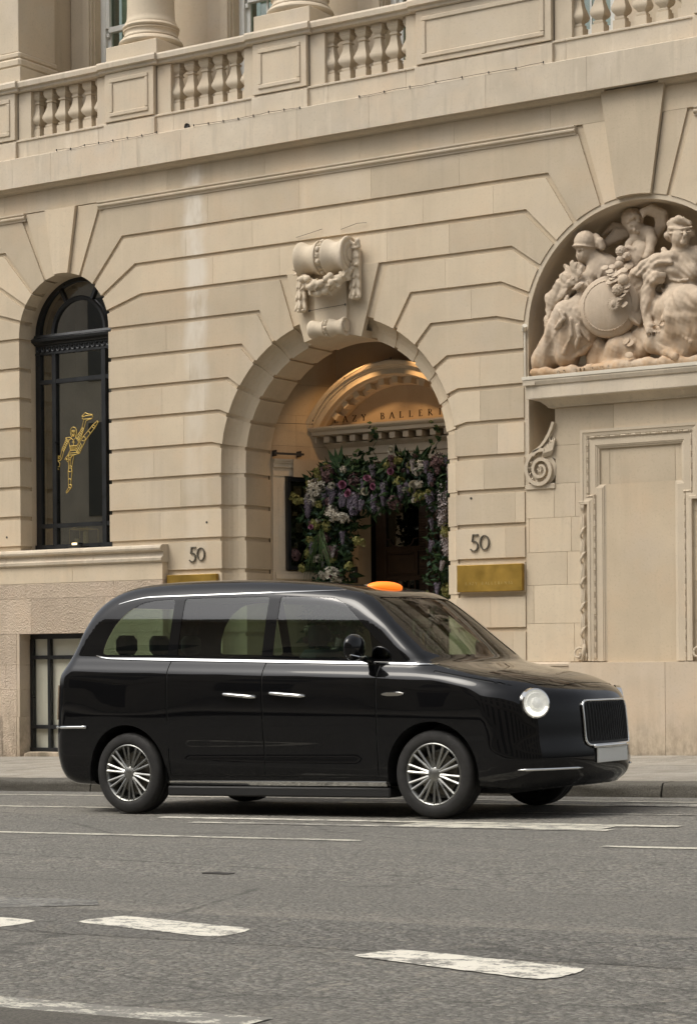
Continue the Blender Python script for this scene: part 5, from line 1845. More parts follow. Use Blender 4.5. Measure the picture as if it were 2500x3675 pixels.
for sg in (-1, 1):
    q_ = [np.array((2.98, 0.80)), np.array((3.40, 0.75)), np.array((3.74, 0.62)), np.array((3.86, 0.42))]
    for a_, b_ in zip(q_[:-1], q_[1:]):
        d_ = (b_ - a_) / np.linalg.norm(b_ - a_); n_ = np.array([-d_[1], d_[0]]) * 0.005
        cut([(p[0], sg * p[1]) for p in (a_ + n_, b_ + n_, b_ - n_, a_ - n_)], (0, 1), lambda f: f[:, 2].mean() > 0.8 and f[:, 0].mean() > 2.9 and f[:, 5].mean() > 0.2, 'gap')
cut([(3.866, -0.43), (3.866, 0.43), (3.858, 0.43), (3.858, -0.43)], (0, 1), lambda f: f[:, 2].mean() > 0.8 and f[:, 5].mean() > 0.2, 'gap')
faces = faces + [(f, 'body') for f in QA]
def tag_mesh(tags, name, mat, root, off=0.0):
    vs, ns, fs = [], [], []
    key = {}
    for f, t in faces:
        if t not in tags: continue
        ids = []
        for p in f:
            k_ = tuple(np.round(p[:3], 5))
            if k_ not in key:
                key[k_] = len(vs); vs.append(p[:3] + p[3:] / np.linalg.norm(p[3:]) * off); ns.append(p[3:] / np.linalg.norm(p[3:]))
            if not ids or ids[-1] != key[k_]: ids.append(key[k_])
        if len(set(ids)) >= 3 and ids[0] != ids[-1]: fs.append(ids)
        elif len(set(ids)) >= 3: fs.append(ids[:-1])
    me = bpy.data.meshes.new(name)
    me.from_pydata(vs, [], fs)
    me.polygons.foreach_set('use_smooth', [True] * len(me.polygons))
    me.normals_split_custom_set_from_vertices(ns)
    return link(name, me, mat, root)

TX = empty('taxi', (0, 0, 0), 'black cab with chrome trim and lit orange roof sign driving past the entrance', 'taxi')
TX.location = (2.60, -6.37, ZR + gz(2.60) + 0.006)
TX.rotation_euler = (0, -math.atan(G), 0)
TX.scale = (0.913,) * 3
body = tag_mesh(('body',), 'body', M['cab'], TX)
af_ = faces
for sg in (-1, 1):
    faces = [(f, t) for f, t in af_ if t == 'gap' and f[:, 1].mean() * sg > 0]
    tag_mesh(('gap',), 'shut_line', M['plastic'], body, -0.006)
faces = af_
# glass: one part for each pane
allf = faces
def pane(name, tag, sel):
    global faces
    keep = faces
    faces = [(f, t) for f, t in allf if t == tag and sel(f.mean(0))]
    o = tag_mesh((tag,), name, M['cab_glass'], TX, -0.004)
    faces = keep
    return o
for sg in (-1, 1):
    for x0, x1 in ((-0.4, 0.45), (0.45, 1.42), (1.42, 2.8)):
        pane('side_window', 'glass', lambda c, sg=sg, x0=x0, x1=x1: c[1] * sg > 0 and x0 < c[0] < x1)
pane('windscreen', 'screen', lambda c: True)
pane('rear_window', 'rear', lambda c: True)

def on_side(x, z, sg=-1, out=0.0):
    return (x, sg * (ysurf(x, z) + out), z)
def side_bar(name, xs, zf, w, t, mat, sg, parent=None, taper=True):
    """flat bar following the body side"""
    mb = MB()
    vs = []
    n = len(xs)
    for i, x in enumerate(xs):
        e = 1.0
        if taper: e = min(1.0, 0.35 + 3.5 * min(i, n - 1 - i) / n)
        z = zf(x)
        for dz, o in ((-w * e, 0.0), (-w * e * 0.7, t), (w * e * 0.7, t), (w * e, 0.0)):
            vs.append((x, sg * (ysurf(x, z + dz) + o), z + dz))
    fs = [(i * 4 + k, i * 4 + k + 1, (i + 1) * 4 + k + 1, (i + 1) * 4 + k) for i in range(n - 1) for k in range(3)]
    fs += [(0, 1, 2, 3), tuple((n - 1) * 4 + k for k in range(4))[::-1]]
    mb.add(vs, fs)
    return mb.build(name, M[mat], parent or TX, smooth=True, sharp=40)
for sg in (-1, 1):
    side_bar('chrome_belt_line', list(np.linspace(-0.36, 2.98, 60)), lambda x: belt(x) + 0.004 + (0.02 * max(0, (-0.18 - x) / 0.18) ** 2), 0.013, 0.010, 'chrome', sg)
    side_bar('sill_strip', list(np.linspace(0.43, 2.56, 40)), lambda x: 0.262, 0.024, 0.014, 'chrome', sg, taper=False)
    side_bar('roof_trim', list(np.linspace(-0.20, 2.05, 40)), lambda x: 1.832 - 0.012 * max(0, x - 0.2) - 0.30 * max(0, (0.12 - x)) ** 1.6, 0.006, 0.006, 'chrome', sg)
    mb = MB(); mb.box(0.40, 2.58, *sorted((sg * 0.70, sg * 0.90)), 0.155, 0.236, 0.012)
    mb.build('sill', M['plastic'], TX)
    for x0, x1 in ((1.02, 1.36), (1.48, 1.84)):
        mb = MB()
        pts = []
        for i in range(9):
            t = i / 8; x = x0 + (x1 - x0) * t; z = 0.995 - 0.004 * i
            pts.append((x, sg * (ysurf(x, z) + 0.004 + 0.026 * math.sin(math.pi * min(1, max(0, t * 1.0))) ** 0.4), z))
        mb.tube(pts, [0.010] + [0.015] * 7 + [0.010], 8)
        mb.build('door_handle', M['chrome'], TX, smooth=True)
    side_bar('fender_badge', list(np.linspace(2.56, 2.76, 9)), lambda x: 0.965, 0.018, 0.008, 'chrome', sg)
    # mirror on its arm
    mb = MB()
    bm = bmesh.new(); bmesh.ops.create_uvsphere(bm, u_segments=20, v_segments=12, radius=1)
    for v in bm.verts:
        c = v.co
        v.co = (2.37 + c.x * 0.075 * (1.0 if c.x > 0 else 0.7), sg * (1.045 + c.y * 0.125), 1.335 + math.copysign(abs(c.z) ** 0.8, c.z) * 0.105)
    mb.add([v.co[:] for v in bm.verts], [[v.index for v in f.verts] for f in bm.faces]); bm.free()
    mb.tube([(2.40, sg * 0.86, 1.235), (2.39, sg * 0.95, 1.25), (2.38, sg * 1.0, 1.28)], [0.03, 0.026, 0.03], 8)
    mir = mb.build('door_mirror', M['cab'], TX, smooth=True)
    mb = MB(); mb.tube([(2.405, sg * 0.93, 1.262), (2.43, sg * 1.05, 1.258), (2.41, sg * 1.16, 1.275)], 0.008, 6)
    mb.build('mirror_trim', M['chrome'], mir)
    # headlamp: bowl, lens, light ring
    yy, zz = sg * 0.735, 0.872
    xx = xsurf(yy, zz)
    nrm = Vector((0.80, sg * 0.60, 0.08)).normalized(); u = Vector((-nrm.y, nrm.x, 0)).normalized(); v_ = nrm.cross(u)
    if v_.z < 0: v_ = -v_
    c0 = Vector((xx, yy, zz)) + nrm * 0.004
    def disc(mb, r0, r1, d0, d1, n=28, sq=1.0):
        vs = []
        for r, d in ((r0, d0), (r1, d1)):
            for i in range(n):
                a = 2 * math.pi * i / n
                vs.append(c0 + u * (r * math.cos(a) * sq) + v_ * (r * math.sin(a)) + nrm * d)
        mb.add(vs, [(i, (i + 1) % n, n + (i + 1) % n, n + i) for i in range(n)])
    mb = MB(); disc(mb, 0.122, 0.114, -0.03, 0.010); disc(mb, 0.114, 0.104, 0.010, 0.014)
    hl = mb.build('headlight', M['chrome'], TX, smooth=True, sharp=40)
    mb = MB(); disc(mb, 0.105, 0.07, 0.004, -0.02); disc(mb, 0.07, 0.001, -0.02, -0.03)
    mb.build('reflector', M['lamp_bowl'], hl, smooth=True)
    mb = MB(); disc(mb, 0.105, 0.085, 0.012, 0.006); disc(mb, 0.085, 0.080, 0.006, 0.018); disc(mb, 0.080, 0.045, 0.018, 0.008); disc(mb, 0.045, 0.040, 0.008, 0.024); disc(mb, 0.040, 0.001, 0.024, 0.032)
    mb.build('lens', M['lamp_cover'], hl, smooth=True)
    mb = MB(); n = 28
    vs = []
    for r, a0_, a1_ in ((0.098, 200, 340), (0.072, 200, 340)):
        for i in range(15):
            a = R(a0_ + (a1_ - a0_) * i / 14)
            vs.append(c0 + u * (r * math.cos(a)) + v_ * (r * math.sin(a)) + nrm * (0.032 if r < 0.09 else 0.026))
    mb.add(vs, [(i, i + 1, 15 + i + 1, 15 + i) for i in range(14)])
    mb.build('running_light', M['lamp_lens'], hl)
    # fog strip low on the bumper corner
    mb = MB(); pts = []
    for t in np.linspace(0.42, 0.86, 10):
        pts.append((xsurf(sg * t, 0.372) + 0.006, sg * t, 0.372))
    mb.tube(pts, [0.004] + [0.011] * 8 + [0.004], 6)
    mb.build('bumper_strip', M['chrome'], TX, smooth=True)
    # tail lamp and rear bumper strip
    mb = MB(); vs = []
    zs_ = np.linspace(0.80, 1.10, 8); ys_ = np.linspace(0.70, 0.90, 7)
    for z in zs_:
        for y in ys_:
            vs.append((xsurf(sg * y, z, False) - 0.012, sg * y * 1.008, z))
    mb.add(vs, [(j * 7 + i, j * 7 + i + 1, (j + 1) * 7 + i + 1, (j + 1) * 7 + i) for j in range(7) for i in range(6)])
    mb.build('tail_light', M['red_lens'], TX, smooth=True)
    mb = MB(); pts = [(xsurf(sg * y, 0.735, False) - 0.008, sg * y, 0.735) for y in np.linspace(0.2, 0.86, 14)] + [(x, sg * (ysurf(x, 0.735) + 0.006), 0.735) for x in np.linspace(-0.68, -0.42, 6)]
    mb.tube(pts, 0.014, 6)
    mb.build('rear_bumper_strip', M['chrome'], TX, smooth=True)
# grille
mb = MB()
def gpt(y, z, o=0.0):
    return (xsurf(y, z) + o, y, z)
ys_, zs_ = np.linspace(-0.37, 0.37, 17), np.linspace(0.545, 0.878, 9)
vs = [gpt(y * (0.92 + 0.08 * (z - 0.545) / 0.38), z, 0.006) for z in zs_ for y in ys_]
mb.add(vs, [(j * 17 + i, j * 17 + i + 1, (j + 1) * 17 + i + 1, (j + 1) * 17 + i) for j in range(8) for i in range(16)])
gr_ = mb.build('grille', M['plastic'], TX, smooth=True)
mb = MB()
for i in range(18):
    y = -0.34 + i * 0.04
    mb.tube([gpt(y, z, 0.014) for z in (0.57, 0.65, 0.73, 0.80, 0.868)], 0.006, 5)
mb.build('grille_bars', M['chrome_dark'] if 'chrome_dark' in M else M['plastic'], gr_)
mb = MB()
rp = rounded([(-0.375, 0.54), (0.375, 0.54), (0.375, 0.882), (-0.375, 0.882)], 0.06, 4)
pts = []
for i in range(len(rp)):
    a, b = np.array(rp[i]), np.array(rp[(i + 1) % len(rp)])
    for k in range(4):
        p = a + (b - a) * k / 4
        pts.append(gpt(p[0], p[1], 0.012))
mb.tube(pts, 0.010, 8, closed=True)
mb.build('grille_frame', M['chrome'], gr_, smooth=True)
mb = MB(); mb.box(4.055, 4.072, -0.26, 0.26, 0.402, 0.515, 0.004)
mb.build('number_plate', M['plate_white'], TX)
mb = MB(); mb.tube([gpt(y, 0.53, 0.018) for y in np.linspace(-0.30, 0.30, 9)], 0.016, 6)
mb.build('plate_trim', M['chrome'], TX, smooth=True)
mb = MB(); mb.box(-1.02, -1.004, -0.26, 0.26, 0.80, 0.91, 0.004)
mb.build('number_plate', simple('number_plate_yellow', (0.6, 0.42, 0.03), 0.4), TX)
# roof sign
bm = bmesh.new(); bmesh.ops.create_uvsphere(bm, u_segments=28, v_segments=12, radius=1)
for v in bm.verts:
    c = v.co
    v.co = (2.02 + c.x * (0.11 if c.x > 0 else 0.22), c.y * 0.22, 1.846 + max(c.z, -0.6) * 0.046)
mb = MB(); mb.add([v.co[:] for v in bm.verts], [[v.index for v in f.verts] for f in bm.faces]); bm.free()
sign = mb.build('roof_sign', M['chrome'], TX, smooth=True)
mb = MB()
bm = bmesh.new(); bmesh.ops.create_uvsphere(bm, u_segments=40, v_segments=20, radius=1)
keepf = []
for v in bm.verts:
    c = v.co
    v.co = (2.02 + c.x * (0.115 if c.x > 0 else 0.22), c.y * 0.225, 1.846 + max(c.z, -0.6) * 0.050)
for f in bm.faces:
    c = f.calc_center_median()
    if c.x > 1.995 and c.z < 1.893: keepf.append([v.index for v in f.verts])
mb.add([v.co[:] for v in bm.verts], keepf); bm.free()
mb.build('sign_lens', M['taxi_orange'], sign, smooth=True)
# wheels
def wheel(x, sg):
    w = empty('wheel', (0, 0, 0)); COL.objects.unlink(w); bpy.data.objects.remove(w)
    cy = sg * 0.815
    def ringy(prof, n=48):
        """prof (r, dy) revolved about the axle"""
        mb = MB(); vs = []
        for i in range(n):
            a = 2 * math.pi * i / n
            for r, dy in prof:
                vs.append((x + r * math.cos(a), cy + sg * dy, 0.342 + r * math.sin(a)))
        m_ = len(prof)
        mb.add(vs, [(i * m_ + j, i * m_ + j + 1, ((i + 1) % n) * m_ + j + 1, ((i + 1) % n) * m_ + j) for i in range(n) for j in range(m_ - 1)])
        return mb
    ty = ringy([(0.235, -0.09), (0.30, -0.108), (0.333, -0.095), (0.342, -0.075), (0.3425, -0.03), (0.3395, -0.028), (0.3395, -0.022), (0.3425, -0.02), (0.3425, 0.02), (0.3395, 0.022), (0.3395, 0.028), (0.3425, 0.03), (0.342, 0.075), (0.333, 0.095), (0.318, 0.106), (0.27, 0.112), (0.248, 0.105), (0.238, 0.095)])
    tyre = ty.build('wheel', M['tyre'], TX, smooth=True, sharp=60)
    rm = ringy([(0.24, 0.094), (0.244, 0.100), (0.236, 0.104), (0.226, 0.098), (0.218, 0.06), (0.205, 0.0), (0.19, -0.06), (0.10, -0.07), (0.0, -0.07)])
    rm.build('rim', M['alloy'], tyre, smooth=True, sharp=50)
    mb = ringy([(0.062, 0.03), (0.060, 0.085), (0.050, 0.093), (0.0, 0.095)], 24)
    for i in range(10):
        a = 2 * math.pi * i / 10 + 0.2 * sg
        for da in (-0.075, 0.075):
            c_, s_ = math.cos(a + da), math.sin(a + da); c2, s2 = math.cos(a + da * 1.6), math.sin(a + da * 1.6)
            p0 = (x + 0.05 * c_, cy + sg * 0.078, 0.342 + 0.05 * s_); p1 = (x + 0.14 * c2, cy + sg * 0.086, 0.342 + 0.14 * s2); p2 = (x + 0.232 * c2, cy + sg * 0.092, 0.342 + 0.232 * s2)
            mb.tube([p0, p1, p2], [0.016, 0.011, 0.013], 6)
    mb.build('spokes', M['alloy'], tyre, smooth=True, sharp=50)
    mb = ringy([(0.17, 0.02), (0.17, 0.012), (0.07, 0.012)], 32)
    mb.build('brake_disc', M['pewter'], tyre)
    # wheel-arch liner
    mb = MB(); vs = []
    n = 24
    for i in range(n + 1):
        a = R(-10 + 200 * i / n)
        for y in (0.50, 0.925):
            vs.append((x + 0.408 * math.cos(a), sg * y, 0.345 + 0.408 * math.sin(a)))
    mb.add(vs, [(i * 2, i * 2 + 1, i * 2 + 3, i * 2 + 2) for i in range(n)])
    vs2 = [(x, sg * 0.5, 0.345)] + [vs[i * 2] for i in range(n + 1)]
    mb.add(vs2, [(0, i + 1, i + 2) for i in range(n)])
    mb.build('arch_liner', M['plastic'], TX)
for wx_ in (0.0, 2.985):
    for sg in (-1, 1):
        wheel(wx_, sg)
# interior
mb = MB(); mb.box(-0.55, 3.5, -0.55, 0.55, 0.24, 0.34); mb.box(3.45, 3.55, -0.7, 0.7, 0.3, 0.95); mb.box(-0.55, 3.4, -0.45, 0.45, 0.17, 0.24)
mb.build('floor', M['cab_interior'], TX)
mb = MB()
mb.box(0.0, 2.05, -0.60, 0.60, 1.806, 1.82)
mb.build('headliner', M['headliner'], TX)
def seat(x, y0, y1, zt, name='seat', back=-1):
    mb = MB()
    mb.box(x, x + 0.48, y0, y1, 0.34, 0.62, 0.05)
    mb.box(x - 0.06, x + 0.10, y0 + 0.01, y1 - 0.01, 0.60, zt, 0.05)
    k = max(1, int(round((y1 - y0) / 0.5)))
    for i in range(k):
        c = y0 + (y1 - y0) * (i + 0.5) / k
        mb.box(x - 0.05, x + 0.06, c - 0.12, c + 0.12, zt + 0.03, zt + 0.20, 0.04)
    mb.build(name, M['seat'], TX, smooth=True, sharp=40)
seat(-0.35, -0.70, 0.70, 1.32)
seat(1.62, -0.66, -0.14, 1.34)
mb = MB(); mb.box(2.55, 2.95, -0.72, 0.72, 0.75, 1.17, 0.06); mb.box(2.45, 2.7, -0.62, -0.2, 1.0, 1.20, 0.05)
mb.build('dashboard', M['cab_interior'], TX)
mb = MB()
pts = [(2.38 + 0.07 * math.sin(a), -0.40 + 0.19 * math.cos(a), 1.10 + 0.18 * math.sin(a)) for a in np.linspace(0, 2 * math.pi, 25)[:-1]]
mb.tube(pts, 0.014, 6, closed=True); mb.tube([(2.38, -0.58, 1.10), (2.42, -0.4, 1.09), (2.38, -0.22, 1.10)], 0.014, 6); mb.tube([(2.42, -0.4, 1.09), (2.6, -0.4, 0.98)], 0.02, 6)
mb.build('steering_wheel', M['plastic'], TX, smooth=True)
mb = MB(); mb.box(1.44, 1.47, -0.72, 0.72, 0.4, 1.16); mb.box(1.44, 1.47, -0.62, 0.62, 1.72, 1.80)
mb.build('partition', M['cab_interior'], TX)

